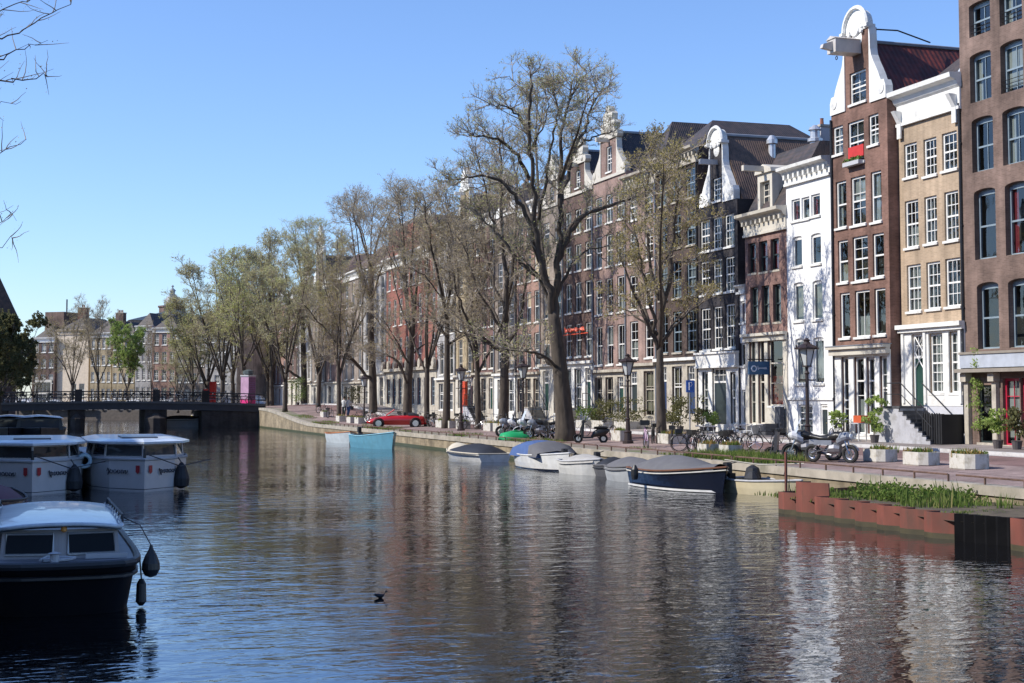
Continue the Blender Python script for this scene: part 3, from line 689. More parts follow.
# hanging sign
SB = mat('sign_blue', (.02, .09, .2), .5)
p = onx(757, 368, W0-.9); t = thing('hanging_sign', 'blue rectangular hanging shop sign with a pale round emblem', 'sign', (W0, p.y, 0))
b = MB(); b.box(-1.35, -.25, -.05, .05, p.z-.32, p.z+.32); sgn = b.build('sign_board', [SB], t)
b = MB(); b.tube([(-1.4, 0, p.z+.42), (0, 0, p.z+.42)], .03, 5); b.tube([(-1.3, 0, p.z+.3), (-1.3, 0, p.z+.42)], .015, 4); b.tube([(-.3, 0, p.z+.3), (-.3, 0, p.z+.42)], .015, 4); b.build('bracket', [BLACKM], t)
SIGNW = mat('sign_white', (.6, .65, .75), .5)
def squiggle(b, x0, z0, L, hgt, y, r, seed=1, n=60, slant=.25, ax='x'):
    rr = random.Random(seed); pts = []
    for i in range(n+1):
        t_ = i/n; a = t_*L/hgt*4.2
        amp = hgt*(.32+.16*sin(a*.37+seed))*(1.9 if i < n*.12 else 1)
        x = x0+L*t_+hgt*.22*cos(a*2*pi*.5+1); z = z0+amp*sin(a*pi)
        x += slant*(z-z0)
        pts.append((x, y, z) if ax == 'x' else (y, x, z))
    b.tube(pts, r, 4)
b = MB(); b.ring((-1.1, -.06, p.z-.03), .13, .035, 'y', 16, 5); squiggle(b, -.9, p.z, .5, .12, -.062, .016, 2, 40); b.build('emblem', [SIGNW], sgn)
# --- H5b narrow white annex between the black and brown houses
h = House('narrow_white_house', 'very narrow white one-window-wide house squeezed between the black house and the brown mansard house', 739, 746.5, X=W0+.1)
ops = [h.rect(740, 745.6, 301, 323, nx=1, nz=1, sash=0, fr=WHITE, cur=('all', REDCURT)), h.rect(740.2, 746, 343, 366, nx=1, nz=1, sash=0), h.rect(741.5, 746.3, 390, 424, nx=1, nz=2)]
for o in ops: o['u0'] = max(o['u0'], .1); o['u1'] = min(o['u1'], h.w-.1)
H_ = h.uz(742, 285)[1]; finish(h, WB, H_, 6, ops); cornice(h.root, h.w, H_, WHITE, .25, .25, .35, dent=False)
roof_hip(h.root, h.w, H_, 6, H_+1.0, TILE)
# --- H6 black bell-gable house
B_H6 = brick('black_painted_brick', (.05, .045, .05), mortar=(.06, .055, .055), var=.25)
h = House('black_bell_gable_house', 'black brick bell-gable house with large white multi-pane windows', 699.5, 739); h6 = h
W3 = dict(nx=3, nz=4)
ops = [h.rect(701, 710.5, 308, 350.6, **W3), h.rect(713.5, 722.5, 306, 349, **W3), h.rect(725.5, 735, 303.7, 348, **W3)]
for t0, t1 in ((218, 250), (259.7, 294)):
    z1, z0 = h.uz(713, t0)[1], h.uz(713, t1)[1]
    for k in range(3): ops.append(dict(ops[k], z0=z0, z1=z1))
ops += [
       h.rect(703, 709, 372, 424, nx=1, nz=3), h.rect(713, 727, 368, 424, kind='door', transom=.25), h.rect(731, 736.5, 372, 424, nx=1, nz=3)]
for o in ops: o['z0'] = max(o['z0'], .12)
o = ops[0]; 
zs6 = h.uz(713, 205)[1]
finish(h, B_H6, zs6, 6.8, ops)
b = MB(); z0, z1 = h.uz(716, 366)[1], h.uz(716, 354)[1]; b.box(-.03, h.w+.03, -.22, -.003, z0, z1); b.box(-.06, h.w+.06, -.32, -.003, z1, z1+.1); b.box(-.06, h.w+.06, -.3, -.003, z0-.1, z0); b.build('ground_floor_cornice', [WHITE], h.root)
apron(h, 0, z0-.1, ops[9:], WHITE, -.05)
ctr = h.w/2; hin = .74; ow = dict(u0=ctr-.5, u1=ctr+.5, z0=h.uz(709, 210)[1], z1=h.uz(709, 180)[1], nx=3, nz=4)
ow['z0'] = max(ow['z0'], zs6+.15)
gable_neck(h.root, h.w, ctr, hin, zs6, h.uz(711, 147)[1], B_H6, WHITE, 'arch', owin=ow, ar=.95, half_out=h.w*.44); add_window(h.root, ow, True)
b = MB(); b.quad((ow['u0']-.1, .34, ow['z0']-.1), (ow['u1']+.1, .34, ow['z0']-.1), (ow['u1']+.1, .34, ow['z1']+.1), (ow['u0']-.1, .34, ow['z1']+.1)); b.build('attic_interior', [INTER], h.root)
hoist(h.root, ctr, h.uz(704, 167)[1], 1.0, GREYP)
roof_perp(h.root, h.w, zs6, 9.5, h.uz(721, 133)[1], BROWNTILE, .35)
chimney(h.root, h.w*.5+.3, 9.0, h.uz(721, 133)[1]-.5, h.uz(721, 133)[1]+.7, LEAD, 1, (.9, .7))
b = MB(); b.lathe([(.2, 0), (.2, .8), (.3, .85), (.3, 1.05), (.12, 1.3)], (h.w*.62, 3.0, h.uz(721, 140)[1]-.9), n=12); b.build('roof_vent', [MC['galvanised']], h.root)
B_H7 = brick('deep_brown_brick', (.085, .06, .05), var=.25)  # very dark brown base colour over the whole facade
# ------------------------------------------------------------------ row houses further along (px0, px1 at the base, cornice y at mid column)
def rowhouse(name, label, px0, px1, ytop, wm, floors, cols, top='cornice', tm=WHITE, fr=WHITE, gy=None, ground=None, roofm=None, ridge=None, near=False, D=9, sash=(2, 4), ww=None, X=W0, gtop='crest', gfl=True):
    h = House(name, label, px0, px1, X=X)
    mid = (px0+px1)/2; H = h.uz(mid, ytop)[1]; w = h.w; rnd = random.Random(int(px0*7))
    ops = []; zg = ground or 3.9
    zg += rnd.uniform(-.5, .5); fr = fr if near else rnd.choice([WHITE, WHITE, CREAM, GREYP]); sash = sash if near and px0 > 640 else rnd.choice([(2, 4), (2, 2), (1, 2), (3, 4)]); n = floors; hs = [1-.07*i for i in range(n)]; tot = sum(hs); avail = H-.7-zg; z = zg
    colw = w/cols; ww_ = ww or min(1.25, colw*.62)
    for i in range(n):
        fh = avail*hs[i]/tot
        for c in range(cols):
            uc = colw*(c+.5)
            cur = None
            if near and rnd.random() < .4: cur = (rnd.choice(['sides', 'low', 'half']), CURT)
            ops.append(dict(u0=uc-ww_/2, u1=uc+ww_/2, z0=z+.32, z1=z+fh-.42, nx=sash[0], nz=sash[1], fr=fr, cur=cur, blind=rnd.choice([0, 0, 0, .3, .5, .85]) if rnd.random() < .6 else 0))
        z += fh
    g = []
    gm = rnd.choice([WHITE, CREAM, STONE, CREAM])
    for c in range(cols):
        uc = colw*(c+.5); wg = min(colw*.7, 1.5)
        if c == (cols-1 if rnd.random() < .5 else 0): g.append(dict(u0=uc-wg*.38, u1=uc+wg*.38, z0=.9, z1=zg-.45, kind='door', transom=.3, dm=R.choice([DKFRAME, mat('green_door_paint', (.02, .06, .045), .3), mat('door_blue', (.03, .05, .12), .3)])))
        else: g.append(dict(u0=uc-wg/2, u1=uc+wg/2, z0=.7, z1=zg-.45, nx=2, nz=3, fr=gm, sash=.6))
    ops += g
    finish(h, wm, H, D, ops, near=near)
    if gfl:
        apron(h, 0, zg-.15, g, gm if rnd.random() < .7 else STONE)
        b = MB(); b.box(-.04, w+.04, -.3, -.065, zg-.15, zg+.02); b.build('ground_floor_cornice', [gm], h.root)
    drainpipe(h, w-.08, .3, H-.6, rnd.choice([LEAD, BLACKM]))
    rm = roofm or TILE
    if top == 'cornice':
        cornice(h.root, w, H, tm, .5, .45, .8); roof_hip(h.root, w, H, D, H+(ridge or 2.4), rm)
    elif top == 'gable':
        gz = h.uz(mid, gy)[1]; hin = w*.24
        zt = gz-hin*1.3; ow = dict(u0=w/2-.45, u1=w/2+.45, z0=H+.3, z1=min(H+2.0, zt-.4), nx=2, nz=3, fr=fr)
        gable_neck(h.root, w, w/2, hin, H, zt, wm, tm, gtop, owin=ow); add_window(h.root, ow, False)
        roof_perp(h.root, w, H, D, ridge and h.uz(mid, ridge)[1] or zt-.2, rm)
        hoist(h.root, w/2, ow['z1']+.35, .9, tm)
        b = MB(); b.box(-.02, w+.02, -.1, -.003, H-.14, H+.05); b.build('string_course', [tm], h.root)
    elif top == 'step':
        gz = h.uz(mid, gy)[1]; b = MB(); k = 5
        for i in range(k):
            z0 = H+(gz-H)*i/k; z1 = H+(gz-H)*(i+1)/k; hw = w/2*(1-i/k*.85); b.box(w/2-hw, w/2+hw, 0, .35, z0, z1, 0); b.box(w/2-hw-.06, w/2+hw+.06, -.05, .4, z1-.1, z1+.002*i+.03, 1)
        b.build('gable', [wm, tm], h.root); roof_perp(h.root, w, H, D, gz-.6, rm)
    if rnd.random() < .75 and px0 != 657.5: chimney(h.root, w*rnd.uniform(.15, .3), D*.45, H+.4, H+2.9, wm, 2)
    return h
BR = [brick('pink_brown_brick', (.31, .215, .185), var=.2), brick('dark_brown_brick', (.15, .1, .085), var=.2), brick('salmon_brick', (.34, .215, .175), var=.2), brick('grey_brown_brick', (.27, .225, .19), var=.2), brick('ochre_render', (.42, .34, .22), var=.08), brick('grey_render', (.42, .41, .4), var=.06), brick('plum_brick', (.2, .12, .11), var=.2)]
rowhouse('dark_brick_house', 'very dark brown brick house behind the yellow-leaved tree beside the black bell-gable house', 657.5, 699.5, 152, B_H7, 4, 3, 'cornice', STONE, fr=GRFRAME, near=True, ridge=2.0)
rowhouse('pilaster_brick_house', 'pink-brown brick house whose pale ground floor has square stone pillars', 627, 657.5, 172, BR[0], 4, 2, 'cornice', STONE, near=True, ridge=3.2)
rowhouse('ornate_gable_house', 'pink-brown brick house with the tallest carved cream neck gable', 594, 627, 176, BR[0], 4, 3, 'gable', CREAM, gy=112, near=True, ridge=131)
hs_ = rowhouse('dark_sign_house', 'dark brown brick house with red lettering above its ground floor and a carved cream gable', 564, 594, 192, BR[1], 4, 3, 'gable', CREAM, gy=138, near=True, ridge=150)
LET = mat('orange_red_lettering', (.85, .1, .03), .4)
b = MB(); zq = hs_.uz(577, 330)[1]; squiggle(b, hs_.uz(570, 330)[0], zq, hs_.uz(589, 330)[0]-hs_.uz(570, 330)[0], .3, -.35, .045, 3, 110, .1)
b.box(hs_.uz(567, 330)[0], hs_.uz(592, 330)[0], -.3, -.26, zq-.32, zq-.26); b.build('sign_lettering', [LET], hs_.root)
rowhouse('slim_stone_house', 'slim pale sandstone-trimmed house with a cream crest behind the forked tree', 541, 564, 205, BR[3], 4, 2, 'gable', CREAM, gy=160)
rowhouse('salmon_brick_house', 'salmon brick house with white sash windows left of the forked tree', 517, 541, 203, BR[2], 4, 3, 'cornice', WHITE, ridge=2.2)
rowhouse('white_crest_house', 'grey-brown house with a white bell gable behind the second tree', 495, 517, 214, BR[3], 4, 2, 'gable', WHITE, gy=176)
rowhouse('plum_brick_house', 'plum brick house with narrow windows and a plain white cornice', 474, 495, 216, BR[6], 4, 3, 'cornice', WHITE)
rowhouse('cream_scroll_house', 'cream rendered house with tall white scrolled neck gable', 456, 474, 222, BR[4], 4, 2, 'gable', WHITE, gy=172)
rowhouse('grey_render_house', 'grey rendered house with an orange-red entrance beside the red brick hall', 437, 456, 226, BR[5], 4, 2, 'cornice', CREAM)
# red brick hall with pediment
B_RED = brick('bright_red_brick', (.3, .125, .1), var=.2, stain=.25)
h = House('red_brick_hall', 'large bright red brick building with sloping pediment above a cream stone ground floor', 386, 437, cat='public building')
H = h.uz(411, 252)[1]; ops = []; w = h.w
zs = [(5.2, 7.6), (8.8, 11.4), (12.4, 14.6)]
for k in range(8):
    uc = w*(k+.5)/8
    for a, c in zs: 
        if c < H-.6: ops.append(dict(u0=uc-.6, u1=uc+.6, z0=a, z1=c, nx=2, nz=4))
    ops.append(dict(u0=uc-.65, u1=uc+.65, z0=1.1, z1=3.6, nx=2, nz=3, fr=GRFRAME))
finish(h, B_RED, H, 14, ops, near=False)
apron(h, 0, 4.3, [o for o in ops if o['z0'] < 4], STONE); b = MB(); b.box(-.1, w+.1, -.4, -.065, 4.3, 4.6)
for k in range(9): b.lathe([(.45, 0), (.45, .25)], M=Matrix.Translation((w*k/8, -.2, 4.9)) @ Matrix.Rotation(pi/2, 4, 'X'), n=12)
b.build('stone_band', [STONE], h.root)
cornice(h.root, w, H, WHITE, .6, .5, .9)
b = MB(); zr = h.uz(428, 212)[1]; zl = h.uz(388, 231)[1]; ur = h.uz(428, 212)[0]
b.prism([(0, H), (w, H), (w, H+.3), (ur, zr), (0, zl)], .2, .6, 'y', 0); b.build('gable', [B_RED], h.root)
b = MB(); b.tube([(0, .2, zl), (ur, .2, zr), (w, .2, H+.3)], .22, 4); b.build('gable_coping', [WHITE], h.root)
b = MB(); b.add([(0, .6, H), (w, .6, H), (w, 14, H), (0, 14, H), (ur, .6, zr-.2), (ur, 14, zr-.2), (0, .6, zl-.2), (0, 14, zl-.2)], [(0, 1, 4, 6), (1, 2, 5, 4), (4, 5, 7, 6), (3, 0, 6, 7), (2, 3, 7, 5)]); b.build('roof', [TILE], h.root)
# further houses, mostly hidden by the trees
far = [(363, 386, 268, 5, 3, 'cornice', 'grey rendered house with white ground floor left of the red brick hall', 3), (343, 363, 272, 3, 3, 'cornice', 'brown brick house behind the poplar-like forked tree', 3), (326, 343, 274, 0, 2, 'cornice', 'pinkish house with a wide brown roof behind the bare trees', 2.5),
       (312, 326, 290, 3, 2, 'gable', 'pale house with a slender white neck gable among the bare trees', 232), (299, 312, 300, 5, 2, 'gable', 'off-white house with white gable beside the slender neck gable', 262), (286, 299, 292, 1, 3, 'cornice', 'dark brown house behind the leaning bare tree', 2.2),
       (274, 286, 305, 2, 3, 'gable', 'small salmon house with stepped outline behind the bare tree', 280), (263, 274, 308, 5, 2, 'cornice', 'light grey house near the poster column', 2.0), (252, 263, 312, 3, 3, 'cornice', 'brown house directly behind the poster column', 2.2), (242, 252, 316, 0, 3, 'gable', 'pink brick gabled house past the poster column', 296), (232, 242, 320, 5, 3, 'cornice', 'pale corner house at the far end of the quay row', 2.2)]
for a, c, yt, bi, nc, tp, lb, ex in far:
    rowhouse('quay_house', lb, a, c, yt, BR[bi], 3, nc, tp, WHITE, gy=ex if tp == 'gable' else None, ridge=None if tp == 'gable' else float(ex), roofm=BROWNTILE)
# ------------------------------------------------------------------ closing row beyond the bridge, turned towards the water
def oblique_house(name, label, px0, px1, ytop, Yd, wm, floors, cols, ang=radians(38), roofm=TILE, rid=2.5, winfr=WHITE, blank=False, near=False, cat='house', D=10, group='houses closing the far end of the canal'):
    p0 = ony(px0, 380, Yd); p1 = ony(px1, 380, Yd)
    x0 = p0.x; y0 = Yd; dx = p1.x-p0.x; w = dx/cos(ang)*.92
    H = (ony(px0, ytop, Yd).z-1.6)
    t = thing(name, label, cat, (x0, y0, 1.6), -ang, group)
    ops = []; z = .8
    if not blank:
        for i in range(floors):
            fh = (H-1.2)/floors; ww_ = min(1.2, w/cols*.6)
            for c in range(cols): uc = w*(c+.5)/cols; ops.append(dict(u0=uc-ww_/2, u1=uc+ww_/2, z0=z+.5+fh*i, z1=z+fh*(i+1)-.5, nx=2, nz=3, fr=winfr))
    else:
        for q in (.55, .8): ops.append(dict(u0=w*q-.5, u1=w*q+.5, z0=1.6, z1=3.6, nx=1, nz=2, fr=winfr))
    wall_mesh(w, H, D, ops, None, .25, -2.5).build('wall', [wm, wm], t)
    for o in ops: add_window(t, o, False)
    cornice(t, w, H, WHITE if not blank else wm, .4, .35, .6, dent=False); roof_hip(t, w, H, D, H+rid, roofm)
    return t, w, H
CLO = [('shop_corner_house', 'brown house with a bright shopfront at the far left beyond the bridge', 32, 56, 338, 243, 1, 4, 3, False), ('blank_cream_house', 'plain cream side wall with two small windows beyond the bridge', 56, 90, 330, 241, 4, 3, 3, True), ('cream_gallery_house', 'cream house with rows of windows behind the bare tree beyond the bridge', 90, 112, 333, 236, 4, 4, 4, False), ('pale_terrace_house', 'pale yellow house with tall ground floor windows behind the bright green tree', 112, 135, 335, 232, 4, 4, 4, False), ('blue_roof_house', 'grey house under a bluish roof right of the bright green tree', 135, 152, 326, 229, 5, 4, 3, False), ('far_brick_house', 'red-brown brick house below the domed tower', 152, 176, 328, 224, 2, 4, 3, False), ('far_grey_house', 'grey-brown house right of the tower, half hidden by green crowns', 176, 205, 335, 219, 3, 4, 4, False), ('far_pale_house', 'pale house beyond the bridge behind the red sign', 205, 236, 338, 214, 5, 4, 4, False)]
for nm, lb, a, c, yt, Yd, bi, fl, cl, bl in CLO:
    t, w, H = oblique_house(nm, lb, a, c, yt, Yd, BR[bi] if not bl else mat('cream_wall', (.62, .52, .4), .8), fl, cl, blank=bl, roofm=TILE if bi != 3 else BROWNTILE, rid=2.0)
    if nm == 'shop_corner_house': b = MB(); b.box(w*.15, w*.9, -.1, -.02, .3, 4.2); b.build('shopfront', [CREAM], t); b = MB(); [b.box(w*.18+i*w*.17, w*.18+i*w*.17+w*.14, -.14, -.1, q, q+1.4) for i in range(4) for q in (.6, 2.4)]; b.build('shop_window', [DGLASS], t)
    if nm == 'blank_cream_house': chimney(t, w*.2, 5, H+.5, H+3.6, brick('chimney_brick', (.2, .1, .08)), 2, (1.4, 1)); b = MB(); b.box(-4.5, -1.0, 3, 8, H-1, H+3.0); b.build('stair_tower', [B_H1], t); b = MB(); b.tube([(-1.2, 4, H+3), (-1.2, 4, H+5)], .12, 5); b.build('flue', [BLACKM], t)
    if nm in ('cream_gallery_house', 'far_grey_house'): chimney(t, w*.5, 5, H+1, H+3.2, BR[1], 3, (1.4, .8))
# domed tower
p = ony(172, 330, 400); t = thing('domed_tower', 'distant slate-grey domed tower with lantern on a brick drum', 'tower', (p.x, 400, 1.5))
ztop = ony(172, 285, 400).z-1.5; zd = ony(172, 306, 400).z-1.5; zb_ = ony(172, 318, 400).z-1.5
b = MB(); b.lathe([(3.4, -3), (3.4, zd-.6), (3.7, zd-.4), (3.7, zd)], n=8); b.build('drum', [BR[1]], t)
b = MB(); hd = ztop-zd; b.lathe([(2.2, zd), (2.15, zd+hd*.14), (1.9, zd+hd*.3), (1.4, zd+hd*.43), (.85, zd+hd*.52), (.65, zd+hd*.56)], n=12); b.build('dome', [LEAD], t)
b = MB(); b.lathe([(.95, zd+hd*.52), (.95, zd+hd*.55), (.65, zd+hd*.57), (.65, zd+hd*.7), (.95, zd+hd*.72), (.6, zd+hd*.79), (.25, zd+hd*.84), (.15, zd+hd*.9), (.4, zd+hd*.93), (.1, zd+hd)], n=10); b.build('lantern', [LEAD], t)
t = thing('church_hall', 'low grey-roofed hall at the foot of the domed tower', 'building', (p.x-2, 396, 1.5)); b = MB(); b.box(-9, 12, -2, 8, -3, zb_-1); b.build('wall', [BR[3]], t); b = MB(); b.prism([(-9.5, zb_-1), (12.5, zb_-1), (2, zb_+2.0)], -2.3, 8.3, 'y'); b.build('roof', [LEAD], t)
# left-bank dark house beyond the bridge
t = thing('gabled_corner_house', 'dark steep-roofed house rising over the left bank behind the bridge', 'house', (-22, 182, 1.6))
zr = ony(0, 278, 182).z-1.6; ze = ony(17, 322, 182).z-1.6; xr = ony(17, 322, 182).x+22
ops = [dict(u0=1.5+i*3.2, u1=2.7+i*3.2, z0=2+q*3.2, z1=4+q*3.2, nx=2, nz=3) for i in range(6) for q in range(4) if 4+q*3.2 < ze-.3]
wall_mesh(xr, ze, 14, ops, None, .25, -2).build('wall', [BR[1], BR[1]], t)
for o in ops: add_window(t, o, False)
b = MB(); b.prism([(0, ze), (xr+.4, ze), (xr-2.4, zr+1), (xr-9, zr+7), (0, zr+7)], 0, 14, 'y'); b.build('roof', [TILE], t)
# ------------------------------------------------------------------ left-bank houses (they shade the boats)
yy = 24.0
LBL = ['plum brick house on the shaded left bank', 'tan house on the shaded left bank', 'grey rendered house on the shaded left bank', 'dark brick house on the shaded left bank', 'salmon brick house on the shaded left bank', 'brown brick house on the shaded left bank', 'ochre house on the shaded left bank', 'pink brick house on the shaded left bank']
for k in range(18):
    w = [7.2, 6.0, 8.2, 6.6][k % 4]; H = [17.5, 16.2, 18.5, 17.0, 15.8][k % 5]
    t = thing('left_bank_house', LBL[k % 8], 'house', (-15.5, yy-34, ZB), pi/2, 'houses of the shaded left bank')
    ops = [dict(u0=w*(c+.5)/3-.5, u1=w*(c+.5)/3+.5, z0=1.2+3.4*q, z1=3.4+3.4*q, nx=2, nz=4) for c in range(3) for q in range(4)]
    wall_mesh(w, H, 10, ops, None, .2, -1).build('wall', [BR[[6, 4, 5, 1, 2, 3, 4, 0][k % 8]]]*2, t)
    for o in ops: add_window(t, o, False)
    cornice(t, w, H, WHITE, .45, .4, .7, dent=False); roof_hip(t, w, H, 10, H+2.6, TILE); yy += w
# ------------------------------------------------------------------ setting
def sstep(a, b, x): t = min(1, max(0, (x-a)/(b-a))); return t*t*(3-2*t)
def ramp(Y): return 1.15*sstep(126, 156, Y)-.75*sstep(172, 205, Y)
def gz(X, Y):
    b = .85+.038*min(max(X-24.2, 0), 7.8)
    return b+ramp(Y)
def strip(name, X0, X1, dz, m, Y0=-60, Y1=240, nx=2, label=None, z_end=None, step=2.5):
    b = MB(); ys = []; y = Y0
    while y < Y1: ys.append(y); y += step if 110 < y < 215 else 10
    ys.append(Y1); secs = []
    for y in ys: secs.append([(X0+(X1-X0)*i/nx, y, gz(X0+(X1-X0)*i/nx, y)+dz+((z_end or 0)*i/nx)) for i in range(nx+1)])
    b.loft(secs); o = b.build(name, [m]); o['kind'] = 'structure'
    if label: o['label'] = label
    return o
COB = brick('clay_cobbles', (.27, .2, .185), var=.3, stain=.35, flat=True, bs=(.2, .1))
ROAD = brick('red_clinker_road', (.2, .125, .115), var=.25, stain=.3, flat=True, bs=(.2, .08))
PAVE = brick('pavement_tiles', (.27, .235, .22), var=.15, stain=.25, flat=True, bs=(.3, .3))
VERGE = mat('trodden_verge', (.21, .18, .14), .95, var=.3, scale=1.5, dirt=(.10, .13, .04), dscale=.5, dthr=(.5, .62))
KERB = mat('kerb_stone', (.5, .49, .48), .8, var=.12, dirt=(.25, .24, .2), dscale=2)
strip('quay_verge', QX+.42, 27.2, 0, VERGE, nx=4)
strip('parking_strip', QX+.46, 26.4, .004, COB, Y1=46, nx=3); strip('parking_strip', 25.2, 26.4, .0042, COB, Y0=46.01, Y1=200)
strip('parking_strip', 26.3, 29.0, .004, COB, nx=2)
strip('road', 29.0, 32.0, .004, ROAD, nx=2)
# kerb and pavement
b = MB(); ys = [-60+6*i for i in range(51)]
b.loft([[(32.0, y, gz(32, y)-.05), (32.0, y, gz(32, y)+.12), (32.22, y, gz(32, y)+.12)] for y in ys]); b.build('kerb', [KERB])['kind'] = 'structure'
b = MB(); b.loft([[(32.22, y, gz(32, y)+.116), (34.99, y, max(ZB-.003, gz(32, y)+.16))] for y in ys]); b.build('pavement', [PAVE])['kind'] = 'structure'
b = MB(); b.quad((34.9, -60, 1.0), (900, -60, 1.0), (900, 260, 1.0), (34.9, 260, 1.0)); b.build('ground', [mat('ground_paving', (.2, .19, .18), .9)])['kind'] = 'structure'
b = MB(); b.quad((29.0, 0, 0), (29.0, 0, 0), (29, 0, 0), (29, 0, 0)) if False else None
MARK = mat('road_line_paint', (.7, .7, .68), .6, var=.1, dirt=(.3, .28, .27), dscale=3)
b = MB()
for y0 in range(-40, 200, 8): b.loft([[(31.75, y, gz(31.75, y)+.008), (31.9, y, gz(31.9, y)+.008)] for y in (y0, y0+4, y0+8)])
b.build('road_marking', [MARK])['kind'] = 'structure'
# quay wall
QW = brick('quay_brick', (.30, .245, .165), var=.25, stain=.45, bs=(.45, .16))
b = MB(); ys = [-60+3*i for i in range(100)]
b.loft([[(QX+.05, y, -1.5), (QX+.02, y, .05), (QX, y, gz(QX, y)-.22)] for y in ys]); o = b.build('quay_wall', [QW]); tag(o, 'long ochre brick quay wall along the sunlit side of the canal', 'quay wall')
b = MB(); b.loft([[(QX, y, gz(QX, y)-.23), (QX-.06, y, gz(QX, y)-.22), (QX-.06, y, gz(QX, y)+.03), (QX+.45, y, gz(QX, y)+.035), (QX+.45, y, gz(QX, y)-.1)] for y in ys])
cp = b.build('coping', [mat('coping_stone', (.36, .32, .26), .85, var=.2, scale=2, dirt=(.17, .16, .11), dscale=.8)], o)
b = MB(); b.loft([[(QX-.005, y, .0), (QX+.0, y, .16)] for y in ys]); b.build('tide_band', [mat('wet_algae', (.05, .06, .03), .5)], o)
# low rail on the coping
t = thing('edge_rail', 'low rusty pipe rail running along the top of the quay wall', 'rail'); b = MB(); RUST = mat('rusty_iron', (.12, .07, .05), .8, var=.4, scale=5)
for k in range(8):
    y0 = 22+k*13.0; y1 = y0+12.6; b.tube([(QX+.12, y, gz(QX, y)+.22) for y in (y0, (y0+y1)/2, y1)], .028, 5)
b.build('rail_pipe', [RUST], t)
for k in range(64): y = 22+k*1.62; bb = MB(); bb.tube([(QX+.12, y, gz(QX, y)), (QX+.12, y, gz(QX, y)+.23)], .032, 5); bb.build('post', [RUST], t)
# left bank
b = MB(); b.quad((-900, -60, .9), (-4.4, -60, .9), (-4.4, 157, .9), (-900, 157, .9)); b.add([(-900, 157, .9), (-4.4, 157, .9), (-4.4, 260, 1.2), (-900, 260, 1.2)], [(0, 1, 2, 3)]); b.build('left_bank_street', [COB])['kind'] = 'structure'
b = MB(); b.quad((-4, -60, -1.5), (-4, 250, -1.5), (-4, 250, .9), (-4, -60, .9)); b.quad((-4, -60, .94), (-4, 250, .94), (-4.5, 250, .94), (-4.5, -60, .94)); o = b.build('quay_wall', [QW]); tag(o, 'shaded brick quay wall behind the boats on the left bank', 'quay wall')
# far closing quay and the land behind everything
b = MB(); q0, q1 = (-34, 246), (46, 189); zf = 1.35
b.add([(*q0, zf), (*q1, zf), (900, 189, zf), (900, 2500, zf), (-900, 2500, zf), (-900, 246, zf)], [(0, 1, 2, 3, 4, 5)]); b.build('far_ground', [MC['ground_paving']])['kind'] = 'structure'
b = MB(); b.quad((*q0, -1.5), (*q1, -1.5), (*q1, zf), (*q0, zf)); o = b.build('quay_wall', [mat('pale_quay_stone', (.12, .1, .085), .85, var=.2)]); tag(o, 'pale stone quay wall closing the canal beyond the bridge', 'quay wall')
b = MB(); b.quad((-900, -60, -1.4), (900, -60, -1.4), (900, 400, -1.4), (-900, 400, -1.4)); b.build('canal_bed', [mat('mud', (.05, .045, .035), .95)])['kind'] = 'structure'
# water
m, n, p = nt('canal_water'); L = n.links
p.inputs['Base Color'].default_value = (.006, .006, .007, 1); p.inputs['Roughness'].default_value = .035; p.inputs['IOR'].default_value = 2.7; p.inputs['Specular IOR Level'].default_value = .5; p.inputs['Specular Tint'].default_value = (.66, .8, 1, 1); p.inputs['Coat Weight'].default_value = .25; p.inputs['Coat IOR'].default_value = 1.6; p.inputs['Coat Roughness'].default_value = .02
tc = n.nodes.new('ShaderNodeTexCoord')
def nz_(scale, det, st, dist=0):
    mp = n.nodes.new('ShaderNodeMapping'); mp.inputs['Scale'].default_value = st; L.new(tc.outputs['Object'], mp.inputs[0])
    q = n.nodes.new('ShaderNodeTexNoise'); q.inputs['Scale'].default_value = scale; q.inputs['Detail'].default_value = det; q.inputs['Roughness'].default_value = .55; q.inputs['Distortion'].default_value = dist
    L.new(mp.outputs[0], q.inputs['Vector']); return q.outputs['Fac']
a1 = nz_(1.15, 1, (1, 1.4, 1), .5); a2 = nz_(3.4, 2, (1, 1.7, 1), .4); a3 = nz_(.12, 3, (1, 1, 1)); a4 = nz_(.35, 1, (1, 1, 1))
mr = n.nodes.new('ShaderNodeMapRange'); mr.inputs['From Min'].default_value = .38; mr.inputs['From Max'].default_value = .62; mr.inputs['To Min'].default_value = .45; mr.inputs['To Max'].default_value = 1.2; L.new(a3, mr.inputs['Value'])
s1 = n.nodes.new('ShaderNodeMath'); s1.operation = 'MULTIPLY'; s1.inputs[1].default_value = .45; L.new(a2, s1.inputs[0])
s2 = n.nodes.new('ShaderNodeMath'); s2.operation = 'ADD'; L.new(a1, s2.inputs[0]); L.new(s1.outputs[0], s2.inputs[1])
s3 = n.nodes.new('ShaderNodeMath'); s3.operation = 'MULTIPLY'; L.new(s2.outputs[0], s3.inputs[0]); L.new(mr.outputs[0], s3.inputs[1])
bp = n.nodes.new('ShaderNodeBump'); bp.inputs['Strength'].default_value = 1.0; bp.inputs['Distance'].default_value = .024
L.new(s3.outputs[0], bp.inputs['Height']); L.new(bp.outputs[0], p.inputs['Coat Normal']); L.new(bp.outputs[0], p.inputs['Normal'])
b = MB(); b.quad((-200, -60, 0), (300, -60, 0), (300, 330, 0), (-200, 330, 0)); b.build('water', [m])['kind'] = 'structure'
